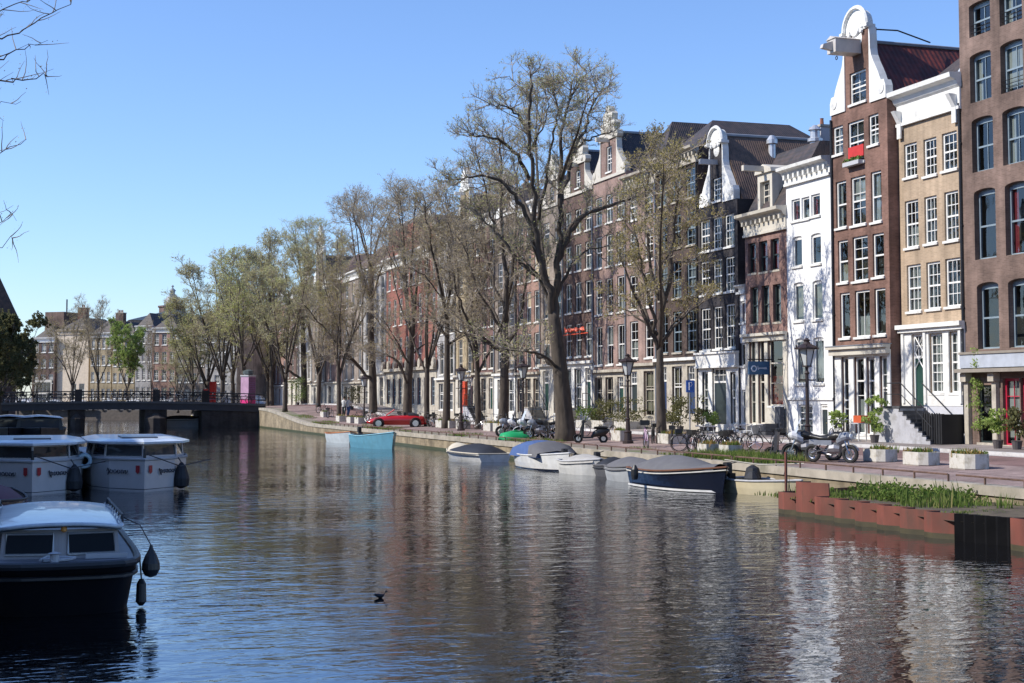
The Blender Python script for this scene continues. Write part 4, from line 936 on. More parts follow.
# ------------------------------------------------------------------ far bridge
BRK = brick('bridge_brick', (.065, .055, .05), var=.2, bs=(.3, .1)); BY0, BY1 = 157.2, 165.5  # brick kept near-black to carry the bridge's shaded side in its colour
def bz(X): return 2.3+.38*max(0, 1-((X-9)/17)**2)
t = thing('canal_bridge', 'low dark flat-arched bridge with iron railings crossing the canal', 'bridge', (0, 0, 0))
xs = [-12+2*i for i in range(18)]; xs = [x for x in xs if x < 23.5]+[24.4]
b = MB(); b.loft([[(x, BY0, bz(x)-.8), (x, BY0, bz(x)), (x, BY1, bz(x)), (x, BY1, bz(x)-.8), (x, BY0, bz(x)-.8)] for x in xs]); b.build('deck', [mat('bridge_steel', (.035, .035, .04), .6)], t)
b = MB(); b.loft([[(x, BY0-.12, bz(x)-.16), (x, BY0-.12, bz(x)+.05), (x, BY0-.003, bz(x)+.05)] for x in xs]); b.build('deck_edge', [mat('dark_edge_stone', (.09, .09, .09), .7)], t)
X_ = lambda px: ony(px, 420, 157.2).x
for a, c in ((145, 167), (70, 85), (-14, 8)):
    b = MB(); xa, xc = X_(a), X_(c); b.box(xa, xc, BY0+.15, BY1-.15, -1.5, 1.9); b.lathe([((xc-xa)/2, -1.5), ((xc-xa)/2, 1.0), (.2, 1.5)], ((xa+xc)/2, BY0+.2, 0), n=10); b.build('pier', [BRK], t)
b = MB(); b.box(X_(202), 23.68, BY0+.1, BY1-.1, -1.5, bz(20)-.81); b.build('abutment', [BRK], t)
b = MB(); b.box(-14, X_(-18), BY0+.1, BY1-.1, -1.5, bz(-6)-.81); b.build('abutment', [BRK], t)
for yr in (BY0+.12, BY1-.12):
    b = MB()
    for zz in (.45, .75, 1.05): b.tube([(x, yr, bz(x)+zz) for x in xs], .03 if zz < 1 else .045, 4)
    x = -11.5
    while x < 24: b.box(x-.035, x+.035, yr-.035, yr+.035, bz(x), bz(x)+1.05); x += 1.1
    b.build('railing', [BLACKM], t)
for px in (156, 78, 205): b = MB(); x = X_(px); b.box(x-.35, x+.35, BY0-.05, BY0+.4, bz(x), bz(x)+1.25); b.build('pedestal', [BRK], t)
# poster column
p = ony(248.5, 405, 158.8); PINK = mat('poster_pink', (.46, .27, .38), .5, var=.15, scale=2); MAG = mat('poster_magenta', (.7, .02, .2), .5); PURP = mat('poster_purple', (.15, .04, .13), .5, var=.3, scale=3)
t = thing('poster_column', 'pink and purple poster column at the end of the bridge', 'poster column', (p.x, 159.2, gz(24, 158)), radians(38)); t.scale = (.8, .8, .97)
zt = ony(248, 374, 159).z-gz(24, 158)
b = MB(); b.box(-.72, .72, -.72, .72, 0, .25); b.box(-.74, .74, -.74, .74, zt-.15, zt); b.build('frame', [GREYP], t)
b = MB(); b.box(-.66, .66, -.7, .7, .9, zt-.15, 0); b.build('poster', [PINK], t)
b = MB(); b.box(-.69, .69, -.72, .72, .25, .88, 0); b.build('poster_band', [MAG], t)
b = MB(); b.box(-.6, .6, -.735, -.72, .95, zt-.25, 0); b.build('poster', [PURP], t)
b = MB(); [b.box(-.66, .66, -.75, -.737, 1.7+.2*i, 1.74+.2*i, 0) for i in range(6)]; b.build('poster_lines', [mat('poster_violet', (.2, .08, .3), .5)], t)
b = MB(); b.lathe([(.5, zt), (.7, zt+.15), (.7, zt+.45), (.2, zt+.6)], n=8); b.build('cap', [mat('smoked_glass', (.1, .12, .12), .2)], t)
# ------------------------------------------------------------------ sheet piling with reeds
PILE = mat('orange_sheet_pile', (.165, .05, .033), .65, var=.3, scale=2.2, dirt=(.1, .05, .035), dscale=1.6, stretch=(1, 1, .35), dthr=(.48, .68)); WETP = mat('algae_pile', (.06, .05, .025), .5, var=.3)
A = at(780, 513, 0); B = at(952, 541, 0); Cc = at(952, 541, 0)+(at(1013, 547, 0)-at(952, 541, 0))*1.3
t = thing('sheet_piling', 'rust-orange corrugated sheet piling standing in the water in front of the reeds', 'sheet piling', (0, 0, 0))
def zig(P, Q, n, z0, z1, mts, name, amp=.42, skip=()):
    b = MB(); d = (Q-P); d.z = 0; L_ = d.length; d.normalize(); nrm = Vector((-d.y, d.x, 0)); nrm = nrm if nrm.x < 0 else -nrm
    pts = []
    for i in range(n):
        for f, o_ in ((0, 0), (.0001, 1), (.32, 1), (.97, 0)): pts.append((P+d*L_*(i+f)/n+nrm*amp*(o_), i))
    pts.append((Q, n-1))
    b.loft([[(q.x, q.y, z0), (q.x, q.y, .12), (q.x, q.y, z1+(skip[i] if i in skip else 0)), (q.x+.03, q.y, z1+(skip[i] if i in skip else 0))] for q, i in pts])
    for k in range(len(b.f)): 
        if k % 3 == 0: b.m[k] = 1
    # closed crest plate gives the wall thickness
    return b.build(name, mts, t)
zig(A+Vector((.38, 0, 0)), B+Vector((.38, 0, 0)), 8, -1.2, .58, [PILE, WETP], 'pile_panel', skip={1: .33})
BP = mat('near_black_panel', (.006, .006, .007), .8, var=.3, spec=.1); b = MB(); nb = Vector((.02, 0, 0))  # near-black, slightly ridged segment between the orange panels
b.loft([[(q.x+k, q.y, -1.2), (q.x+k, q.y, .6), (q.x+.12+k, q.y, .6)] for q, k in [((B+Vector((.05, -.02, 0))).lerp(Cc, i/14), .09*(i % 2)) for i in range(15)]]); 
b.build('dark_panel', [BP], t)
E = Cc+(Cc-B).normalized()*.05; F = Vector((19.75, 20, 0)); zig(E+Vector((-.15, 0, 0)), F, 5, -1.2, .66, [PILE, WETP], 'pile_panel')
b = MB(); b.loft([[(A.x, A.y, -1.2), (A.x, A.y, .58)], [(QX, A.y+1.6, -1.2), (QX, A.y+1.6, .58)]]); b.build('return_panel', [PILE], t)
b = MB(); b.add([(A.x+.05, A.y, .42), (QX, A.y+1.6, .45), (QX, 19, .5), (F.x+.05, 19, .5), (Cc.x+.1, Cc.y, .45), (B.x+.1, B.y, .42)], [(0, 1, 2, 3, 4, 5)]); b.build('soil_bed', [mat('dark_soil', (.09, .07, .045), .95, var=.4)])['kind'] = 'structure'
GRASS = []
def foliage_mat(name, c1, c2, trans=.35):
    m, n, p = nt(name); L = n.links; n.nodes.remove(p); out = n.nodes['Material Output']
    g = n.nodes.new('ShaderNodeNewGeometry'); mx = n.nodes.new('ShaderNodeMix'); mx.data_type = 'RGBA'; mx.inputs['A'].default_value = (*c1, 1); mx.inputs['B'].default_value = (*c2, 1)
    L.new(g.outputs['Random Per Island'], mx.inputs['Factor'])
    d = n.nodes.new('ShaderNodeBsdfDiffuse'); tr = n.nodes.new('ShaderNodeBsdfTranslucent'); L.new(mx.outputs['Result'], d.inputs[0]); L.new(mx.outputs['Result'], tr.inputs[0])
    ms = n.nodes.new('ShaderNodeMixShader'); ms.inputs[0].default_value = trans; L.new(d.outputs[0], ms.inputs[1]); L.new(tr.outputs[0], ms.inputs[2]); L.new(ms.outputs[0], out.inputs[0]); return m
GR1 = foliage_mat('reed_green', (.08, .14, .03), (.19, .25, .07)); GR2 = foliage_mat('dry_reed', (.3, .26, .12), (.2, .24, .07))
def blades(b, x, y, z, h, n, sp, rnd, m=0, wd=.02):
    for _ in range(n):
        a = rnd.uniform(0, 2*pi); r = sp*sqrt(rnd.random()); bx_, by_ = x+r*cos(a), y+r*sin(a); hh = h*rnd.uniform(.5, 1.15); ln = rnd.uniform(0, .35)*hh; la = rnd.uniform(0, 2*pi)
        p0 = Vector((bx_, by_, z)); p1 = p0+Vector((cos(la)*ln*.35, sin(la)*ln*.35, hh*.6)); p2 = p0+Vector((cos(la)*ln, sin(la)*ln, hh)); pa = rnd.uniform(0, pi); s = Vector((cos(pa), sin(pa), 0))*wd
        b.add([p0-s, p0+s, p1-s*.8, p1+s*.8, p2], [(0, 1, 3, 2), (2, 3, 4)], m)
b = MB(); rr = random.Random(5)
for _ in range(900):
    y = rr.uniform(20, 38); x = rr.uniform(19.8, 23.5)
    dens = noise.noise(Vector((x*.6, y*.6, 0)))
    hgt = .1+.12*max(0, dens)+(.4 if rr.random() < .05 else 0)
    if y < 32: hgt *= .8
    if 31.5 < y < 36.5 and x > 21: hgt += .12
    if dens < (-.25 if y > 32.5 else -.12) or (y < 29.5 and x < 20.9): continue
    blades(b, x, y, .4, hgt, 12, .22, rr, 1 if rr.random() < .2 else 0, .016)
o = b.build('reeds', [GR1, GR2]); tag(o, 'bright green reeds and weeds filling the bed behind the orange piling', None, None, 'stuff')
b = MB()
for _ in range(110): leafclump(b, (rr.uniform(21.4, 23.6), rr.uniform(32.8, 37.5), rr.uniform(.42, .68)), .26, 28, .08, rr)
o = b.build('bramble_undergrowth', [GR1]); tag(o, 'dense leafy bramble spilling between the piling and the quay wall', None, None, 'stuff')
# grass and weeds on the verge
b = MB()
for _ in range(1500):
    y = rr.uniform(50, 140); x = QX+.55+rr.random()**1.6*1.6
    if noise.noise(Vector((x*.5, y*.16, 3))) < .12: continue
    blades(b, x, y, gz(x, y)-.02, .12+.12*rr.random(), 14, .3, rr, 0 if rr.random() < .6 else 1, .012)
for _ in range(500):
    y = rr.uniform(46, 52.5); x = rr.uniform(24.1, 25.9)
    if noise.noise(Vector((x*.5, y*.4, 9))) < -.15: continue
    blades(b, x, y, gz(x, y)-.02, .2+.2*rr.random(), 14, .25, rr, 0 if rr.random() < .75 else 1, .014)
o = b.build('verge_grass', [GR1, GR2]); tag(o, 'patchy grass and weeds along the quay verge', None, None, 'stuff')
# ------------------------------------------------------------------ trees
BARK = mat('elm_bark', (.08, .064, .05), .95, var=.35, scale=6, bump=.8, stretch=(1, 1, .25)); TWIG = mat('twig_bark', (.3, .25, .19), .9, var=.2)
LF = dict(t=foliage_mat('tan_olive_bud', (.46, .44, .2), (.6, .57, .32), .45), y=foliage_mat('elm_seed_green', (.46, .5, .17), (.6, .58, .27), .45), o=foliage_mat('olive_bud', (.32, .27, .1), (.48, .41, .17), .4), g=foliage_mat('fresh_green_leaf', (.25, .36, .09), (.38, .46, .15), .42), b=foliage_mat('brown_bud', (.4, .31, .17), (.52, .46, .25), .4), d=foliage_mat('deep_green_leaf', (.12, .125, .055), (.2, .19, .09), .35))
def crv(P, k=3):
    """Catmull-Rom smoothing of a limb"""
    out = []
    for i in range(len(P)-1):
        a = P[max(0, i-1)]; b_ = P[i]; c = P[i+1]; d = P[min(len(P)-1, i+2)]
        for j in range(k):
            t = j/k; out.append(.5*((2*b_)+(c-a)*t+(2*a-5*b_+4*c-d)*t*t+(3*b_-a-3*c+d)*t**3))
    out.append(P[-1]); return out
def grow(tw, lv, path, r0, lvl, L, nper, rnd, ls, ln, maxl=3, up=.35):
    tot = sum((path[i+1]-path[i]).length for i in range(len(path)-1)); n = max(2, int(nper*tot)) if lvl == 1 else nper
    for _ in range(n):
        t = rnd.uniform(.22, 1)**(.8); s = t*(len(path)-1); i = min(int(s), len(path)-2); p = path[i].lerp(path[i+1], s-i); tg = (path[i+1]-path[i]).normalized()
        rd = Vector((rnd.gauss(0, 1), rnd.gauss(0, 1), rnd.gauss(0, .7)+up)).normalized(); d = (tg*rnd.uniform(.35, .9)+rd).normalized()
        l = L*rnd.uniform(.5, 1.2)*(1.15-.7*t); seg = 4 if lvl < 3 else 2; q = p.copy(); pts = [q.copy()]
        for k in range(seg):
            d = (d+Vector((rnd.gauss(0, .16), rnd.gauss(0, .16), rnd.gauss(.05, .14)))).normalized(); q = q+d*l/seg; pts.append(q.copy())
        r = r0*[0, 1, .5, .26][lvl]; r = max(r, .005)
        tw.tube(pts, [r*(1-.75*k/seg) for k in range(seg+1)], 3 if lvl > 1 else 5, cap=False)
        if lvl < maxl: grow(tw, lv, pts, r0, lvl+1, L*.52, [0, 0, 7, 7][lvl+1], rnd, ls, ln, maxl, up)
        if lvl >= maxl-0:
            for _ in range(ln):
                c = pts[-1].lerp(pts[0], rnd.random()*.8)+Vector((rnd.gauss(0, .05), rnd.gauss(0, .05), rnd.gauss(0, .05))); a = Vector((rnd.gauss(0, 1), rnd.gauss(0, 1), rnd.gauss(0, 1))).normalized(); t_ = a.orthogonal().normalized()*ls*rnd.uniform(.5, 1.3); q_ = a.cross(t_)*.6
                lv.add([c-t_*.5, c+q_*.5, c+t_*.6, c-q_*.5], [(0, 1, 2, 3)])
def photo_tree(label, base, trunk, limbs, rb, leaf, L=2.8, ls=.11, ln=2, nper=1.5, zb=.88, seed=1, name='elm_tree', rs=.3, group='bare spring elms along the quay', maxl=3, r0=.034, rtop=None, dspread=.6):
    rnd = random.Random(seed); P0 = at(base[0], base[1], zb); nrm = Vector((P0.x, P0.y, 0)); D = nrm.length; nrm.normalize()
    def cv(px, py, dd=0):
        d = ray(px, py); t_ = (D+dd)/d.dot(nrm); return C0+d*t_-P0
    t = thing(name, label, 'tree', tuple(P0), 0, group)
    tr = MB(); tw = MB(); lv = MB()
    T = crv([cv(*q) for q in trunk]); n = len(T); rt = rtop or rb*.55
    rad = [rb+(rt-rb)*i/(n-1) for i in range(n)]; rad[0] = rb*1.35; T[0].z -= .3
    if n > 2: rad[1] = rb*1.05
    tr.tube(T, rad, 10)
    for li, lm in enumerate(limbs):
        pts = lm[0] if isinstance(lm[0], list) else lm; rr_ = lm[1] if isinstance(lm[0], list) else rb*rs
        side = rnd.uniform(-dspread, dspread); x0 = pts[0]; tot = sum(hypot(pts[i+1][0]-pts[i][0], pts[i+1][1]-pts[i][1]) for i in range(len(pts)-1)); acc = 0; W_ = []
        for i, q in enumerate(pts):
            if i: acc += hypot(q[0]-pts[i-1][0], q[1]-pts[i-1][1])
            W_.append(cv(q[0], q[1], side*acc/FPX*D))
        W_ = crv(W_, 4); k = len(W_)
        W_ = [W_[0]]+[w_+Vector((rnd.gauss(0, .05), rnd.gauss(0, .05), rnd.gauss(0, .05))) for w_ in W_[1:]]
        tr.tube(W_, [rr_*(1-.82*i/(k-1)) for i in range(k)], 7)
        grow(tw, lv, W_, r0, 1, L, nper, rnd, ls, ln, maxl)
        # back-side companion limb so the crown is round, not flat
        if side*0 == 0 and li % 2 == 0:
            W2 = []; s2 = -side-(.5 if side > 0 else -.5); acc = 0
            a0 = len(pts)//2
            for i, q in enumerate(pts):
                if i: acc += hypot(q[0]-pts[i-1][0], q[1]-pts[i-1][1])
                W2.append(cv(pts[0][0]+(q[0]-pts[0][0])*.72, q[1]+acc*.06, s2*acc/FPX*D))
            W2 = crv(W2, 3); k = len(W2); tr.tube(W2, [rr_*.8*(1-.85*i/(k-1)) for i in range(k)], 6); grow(tw, lv, W2, r0, 1, L, nper*.7, rnd, ls, ln, maxl)
    tr.build('trunk', [BARK], t, smooth=True); o = tw.build('branches', [TWIG], t); lv.build('crown', [LF[leaf]], t)
    return t
photo_tree('tallest forked elm with two long upright stems and pale green buds', (566, 442), [(566, 443), (563, 400), (558, 350), (553, 312)],
 [[[(553, 316), (549, 290), (542, 270), (535, 222), (532, 173), (529, 130), (531, 95), (532, 74)], .2], [[(555, 325), (557, 290), (558, 262), (560, 230), (560, 197), (561, 160), (561, 132), (569, 102), (572, 80)], .21],
  [[(561, 180), (570, 158), (584, 130), (590, 112), (600, 92), (612, 84)], .11], [[(560, 205), (568, 170), (578, 148), (594, 137), (612, 130)], .12], [[(557, 262), (570, 232), (584, 216), (600, 208), (625, 200), (645, 196)], .14],
  [[(533, 180), (520, 160), (508, 146), (495, 139), (480, 136), (468, 133)], .12], [[(530, 138), (522, 122), (512, 110), (500, 106), (489, 106)], .08], [[(536, 225), (546, 180), (552, 140), (557, 111), (552, 86)], .1],
  [[(540, 262), (527, 215), (511, 190), (496, 179), (480, 176), (462, 178), (448, 181)], .13], [[(543, 280), (520, 262), (505, 243), (492, 228), (474, 210)], .12], [[(559, 372), (545, 358), (525, 350), (500, 347), (478, 343)], .11],
  [[(553, 312), (540, 280), (524, 260), (515, 240)], .1], [[(569, 102), (580, 82), (588, 70)], .06], [[(530, 100), (518, 85), (508, 76)], .05], [[(531, 150), (545, 120), (548, 95)], .06], [[(560, 290), (575, 262), (590, 250), (612, 246)], .09]], .52, 'y', L=2.1, ls=.08, ln=1, nper=2.3, seed=3)
photo_tree('yellow-olive leafed tree nearest the camera, in front of the dark brick house', (662, 446), [(662, 446), (661, 410), (660, 370), (660, 346)],
 [[[(659, 350), (648, 326), (637, 300), (628, 275), (620, 255)], .12], [[(658, 335), (650, 306), (642, 270), (636, 235), (630, 205)], .1], [[(660, 347), (662, 309), (660, 270), (661, 225), (664, 180), (665, 150)], .14], [[(661, 320), (670, 270), (674, 225), (676, 185), (680, 155)], .12],
  [[(661, 345), (676, 325), (690, 310), (704, 300)], .08], [[(660, 300), (650, 262), (645, 215), (648, 175), (652, 148)], .1], [[(664, 262), (684, 235), (698, 210)], .07], [[(648, 326), (628, 312), (608, 300)], .06], [[(672, 262), (688, 262), (700, 256)], .05]], .26, 'o', L=2.0, ls=.1, ln=2, nper=1.7, seed=8, group='bare spring elms along the quay')
photo_tree('straight-trunked bare elm between the forked elm and the parked motorcycles', (503, 433), [(503, 434), (504, 390), (505, 350), (505, 322)],
 [[[(505, 325), (507, 285), (503, 250), (501, 205), (500, 160), (497, 130)], .18], [[(505, 330), (511, 280), (515, 227), (517, 183), (520, 150)], .14], [[(504, 352), (484, 338), (466, 318), (457, 294), (452, 268)], .13], [[(503, 350), (475, 338), (455, 330), (436, 326)], .09],
  [[(504, 338), (494, 315), (478, 291), (469, 262), (458, 232)], .12], [[(506, 346), (519, 320), (525, 288), (528, 250), (530, 215)], .12], [[(502, 245), (490, 215), (484, 180), (476, 152)], .1], [[(505, 310), (492, 275), (484, 240), (474, 205)], .1]], .36, 'b', L=2.4, ls=.08, ln=1, nper=2.2, seed=11)
photo_tree('slender bare elm left of the stone steps and small white planters', (446, 430), [(446, 430), (447, 390), (447, 350), (447, 322)],
 [[[(447, 325), (440, 282), (432, 250), (426, 215), (424, 195)], .13], [[(447, 325), (458, 285), (462, 240), (461, 200)], .12], [[(447, 338), (432, 318), (415, 302)], .08], [[(447, 318), (450, 270), (448, 232), (446, 195)], .12], [[(447, 345), (470, 330), (480, 305)], .08], [[(443, 300), (428, 280), (412, 268)], .07]], .28, 'o', L=2.6, ls=.09, ln=1, nper=2.1, seed=14)
photo_tree('dark-trunked elm rising directly behind the red convertible', (407, 425), [(407, 425), (408, 385), (411, 350), (413, 320)],
 [[[(412, 345), (406, 300), (402, 250), (399, 215), (396, 192)], .16], [[(413, 325), (417, 280), (424, 240), (431, 205)], .14], [[(408, 388), (397, 362), (382, 354), (364, 352)], .11], [[(411, 355), (428, 343), (446, 350)], .08], [[(409, 365), (396, 345), (381, 325), (370, 312)], .1], [[(413, 322), (411, 270), (414, 225), (416, 195)], .12], [[(404, 280), (390, 255), (384, 225)], .08]], .4, 'b', L=3.0, ls=.1, ln=1, nper=2.1, seed=17)
photo_tree('tall elm with a long leaning left limb beside the red convertible', (373, 421), [(373, 421), (373, 385), (371, 340), (371, 300), (371, 265)],
 [[[(371, 268), (361, 235), (353, 214), (356, 194)], .12], [[(371, 266), (379, 235), (390, 214), (402, 198)], .12], [[(371, 300), (357, 264), (351, 226), (345, 205)], .12], [[(373, 382), (358, 366), (343, 350), (326, 330), (312, 314), (300, 298)], .17], [[(362, 370), (345, 358), (328, 356), (306, 357)], .08], [[(371, 300), (383, 262), (392, 228)], .1], [[(371, 270), (371, 235), (374, 205)], .1], [[(350, 355), (347, 330), (338, 305)], .08]], .42, 'b', L=3.0, ls=.1, ln=1, nper=2.0, seed=21)
photo_tree('broad elm with yellow-green top near the bend of the quay', (304, 416), [(304, 416), (304, 375), (303, 335), (303, 300)],
 [[[(303, 305), (300, 270), (296, 245), (292, 228)], .15], [[(304, 380), (290, 372), (275, 360), (262, 340), (250, 318), (240, 300)], .17], [[(303, 325), (288, 300), (270, 280), (256, 262)], .13], [[(303, 302), (311, 270), (317, 248), (322, 230)], .13], [[(303, 332), (318, 308), (332, 288)], .1], [[(303, 310), (305, 270), (307, 240), (305, 225)], .12], [[(292, 365), (278, 350), (262, 318)], .1]], .42, 'y', L=3.2, ls=.11, ln=2, nper=1.9, seed=25)
# generic trees
def random_tree_data(H, seed, leaf, rb=.28, ls=.14, ln=2, fork=.3, spread=.34, L=2.6, nper=1.4, nl=7):
    rnd = random.Random(seed); tr = MB(); tw = MB(); lv = MB(); T = [Vector((0, 0, -.3)), Vector((rnd.uniform(-.1, .1), 0, H*fork*.5)), Vector((rnd.uniform(-.2, .2), rnd.uniform(-.2, .2), H*fork))]
    T = crv(T); tr.tube(T, [rb*(1.25 if i == 0 else 1-.3*i/len(T)) for i in range(len(T))], 9)
    for i in range(nl):
        a = 2*pi*i/nl+rnd.uniform(-.4, .4); s = spread*H*(.35+.65*rnd.random()) if i else .05; top = H*(1-.25*(s/(spread*H))*rnd.random()-.08*rnd.random()); z0 = H*fork*rnd.uniform(.7, 1.0)
        P = [Vector((0, 0, z0)), Vector((cos(a)*s*.35, sin(a)*s*.35, z0+(top-z0)*.3)), Vector((cos(a)*s*.75, sin(a)*s*.75, z0+(top-z0)*.65)), Vector((cos(a)*s*1.0, sin(a)*s*1.0, top))]
        P = crv([P[0]]+[p+Vector((rnd.gauss(0, .25), rnd.gauss(0, .25), 0)) for p in P[1:]], 3); tr.tube(P, [rb*.42*(1-.8*k/(len(P)-1)) for k in range(len(P))], 6)
        grow(tw, lv, P, .032, 1, L, nper, rnd, ls, ln, 3)
    return tr.mesh('trunk', [BARK], True), tw.mesh('branches', [TWIG]), lv.mesh('crown', [LF[leaf]])
TD = {}
def gtree(label, px, py, ytop, key, zb=.9, rz=None, Y=None, name='elm_tree', group='bare spring elms along the quay', sxy=1.0):
    H0, args = TK[key]
    if key not in TD: TD[key] = random_tree_data(H0, *args)
    P = at(px, py, zb) if Y is None else ony(px, py, Y)
    if Y is not None: P.z = zb
    top = ony(px, ytop, P.y).z; s = (top-P.z)/H0
    t = thing(name, label, 'tree', tuple(P), R.uniform(0, 6.28) if rz is None else rz, group); t.scale = (s*sxy, s*sxy, s)
    for nm, me in zip(('trunk', 'branches', 'crown'), TD[key]): link(nm, me, t)
    return t
TK = dict(y1=(15, (31, 't', .26, .12, 2, .24, .34, 2.4, 1.8)), y2=(15, (32, 'y', .22, .13, 2, .26, .3, 2.4, 1.8)), b1=(15, (33, 'b', .24, .1, 1, .28, .3, 2.3, 1.6)), o1=(15, (34, 'o', .24, .11, 1, .28, .3, 2.3, 2.0)), g1=(12, (35, 'g', .2, .16, 4, .25, .24, 1.8, 2.2)), d1=(13, (36, 'd', .25, .25, 8, .2, .36, 2.6, 1.6)))
for px_, yt_, X_q, k_, lb_ in ((427, 205, 28.2, 'b1', 'bare elm seen between the slender elm and the one behind the red car'), (339, 236, 28.0, 'o1', 'tan-budded elm between the leaning elm and the broad elm'), (318, 238, 29, 'y1', 'olive-tan elm just right of the broad elm'), (272, 240, 28, 'y1', 'olive-tan elm just left of the broad elm'), (478, 190, 29, 'b1', 'bare elm standing back near the stone steps')):
    yq = onx(px_, 400, X_q).y; gtree(lb_, px_, 400, yt_, k_, Y=yq, zb=gz(X_q, yq), sxy=.85)
gtree('thin young tree with sparse buds right of the broad bent elm', 325, 414, 300, 'b1', sxy=.5)
gtree('slim dark-stemmed tree behind the row of low planters', 349, 413, 268, 'o1', zb=1.0, sxy=.6)
gtree('yellow-green elm with thin trunk just right of the poster column', 285, 412, 262, 'y1', Y=146, zb=1.9)
gtree('yellow-green tree immediately behind the poster column', 243, 410, 250, 'y2', Y=170, zb=2.0)
gtree('wide yellow-green tree between the poster column and the red sign', 222, 405, 256, 'y1', Y=178, zb=1.7)
gtree('leafy yellow-green tree above the right end of the bridge railing', 207, 405, 290, 'y1', Y=185, zb=1.5, sxy=1.25)
gtree('low yellow-green tree reaching down to the bridge railing', 193, 405, 303, 'y2', Y=186, zb=1.4, sxy=1.0)
gtree('yellow-green tree nearest the domed tower', 178, 405, 343, 'y1', Y=195, zb=1.3, sxy=1.1)
gtree('bare-topped tree standing behind the yellow-green ones over the bridge', 233, 405, 262, 'b1', Y=196, zb=1.3)
gtree('brown budding tree behind the broad bent elm', 268, 405, 268, 'o1', Y=182, zb=1.3)
gtree('olive bare tree in front of the blank cream wall beyond the bridge', 72, 400, 309, 'o1', Y=222, zb=1.35, group='trees beyond the bridge')
gtree('taller brown bare tree in front of the cream gallery house', 98, 400, 297, 'b1', Y=219, zb=1.35, sxy=.8, group='trees beyond the bridge')
gtree('bright fresh green tree beyond the bridge', 127, 400, 320, 'g1', Y=214, zb=1.35, sxy=1.0, group='trees beyond the bridge', name='green_tree')
gtree('dark slender tree rising behind the middle bridge pier', 151, 400, 322, 'b1', Y=205, zb=1.35, sxy=.4, group='trees beyond the bridge')
for px, ty, Y, k, lb in ((-10, 318, 120, 'd1', 'dark green tree hanging over the shaded left bank'), (0, 312, 150, 'd1', 'lower dark green tree next to the left end of the bridge'), (18, 345, 178, 'd1', 'olive-dark tree behind the left end of the bridge'), (-45, 235, 88, 'b1', 'bare tree on the left bank just outside the frame edge'), (34, 345, 200, 'o1', 'small brownish tree in front of the far shopfront house')):
    gtree(lb, px, 400, ty, k, Y=Y, zb=1.0, group='trees of the left bank')
# near left tree whose twigs reach into the frame
photo_tree('bare near tree whose thin twigs reach in at the upper left', (-230, 512), [(-230, 512), (-225, 380), (-215, 280), (-205, 190)],
 [[[(-215, 240), (-150, 120), (-80, 60), (-20, 42), (10, 36), (40, 18), (74, 2)], .035], [[(-200, 200), (-120, 130), (-50, 90), (0, 82), (28, 80), (50, 77)], .035], [[(-205, 210), (-130, 180), (-60, 160), (-10, 158), (26, 142)], .028], [[(-215, 330), (-140, 290), (-70, 262), (-20, 252), (14, 236)], .028], [[(-200, 190), (-140, 60), (-60, 10), (0, -10), (30, -22)], .03], [[(-120, 90), (-60, 50), (-15, 18), (20, 2), (40, -8)], .025], [[(-120, 130), (-60, 118), (-15, 112), (18, 98)], .022], [[(-120, 230), (-50, 222), (-8, 226), (16, 214)], .02], [[(-10, 60), (15, 52), (45, 40)], .02], [[(-205, 200), (-220, 80), (-200, -40)], .1], [[(-210, 230), (-290, 120), (-330, 0)], .1]],
 .2, 'b', L=1.15, ls=.035, ln=3, nper=2.4, zb=.9, seed=41, r0=.012, maxl=1, dspread=.15, group='trees of the left bank')
# ------------------------------------------------------------------ boats
def hull_secs(L, B, F, sheer=.35, bowp=.5, flare=.12, draft=.25, transom=.75, plumb=.25, full=.5):
    secs = []; n = 16; rim = []
    for i in range(n+1):
        s = i/n; x = -L/2+L*s
        hb = B/2*(transom+(1-transom)*sin(min(1, s/.45)*pi/2)) if s < .45 else B/2*max(.015, (1-((s-.45)/.55)**(1/(1-full)+.3)))
        z = F*(1+sheer*(max(0, s-.3)/.7)**2+.08*(1-s))
        rake = plumb*max(0, s-.75)/.25
        prof = []
        for k, (wv, zv) in enumerate(((.0, -draft), (.5, -draft*.8), (.84, -.02), (.93, z*.45), (1.0, z))):
            w_ = hb*wv*(1 if k == 4 else 1-flare*(1-wv)); xx = x+(rake*(zv/z if zv > 0 else zv*.5) if s > .7 else 0)
            prof.append((xx, w_, zv))
        secs.append([(x_, -y_, z_) for x_, y_, z_ in prof[::-1]]+[(x_, y_, z_) for x_, y_, z_ in prof[1:]])
        rim.append((prof[-1][0], hb, prof[-1][2]))
    return secs, rim
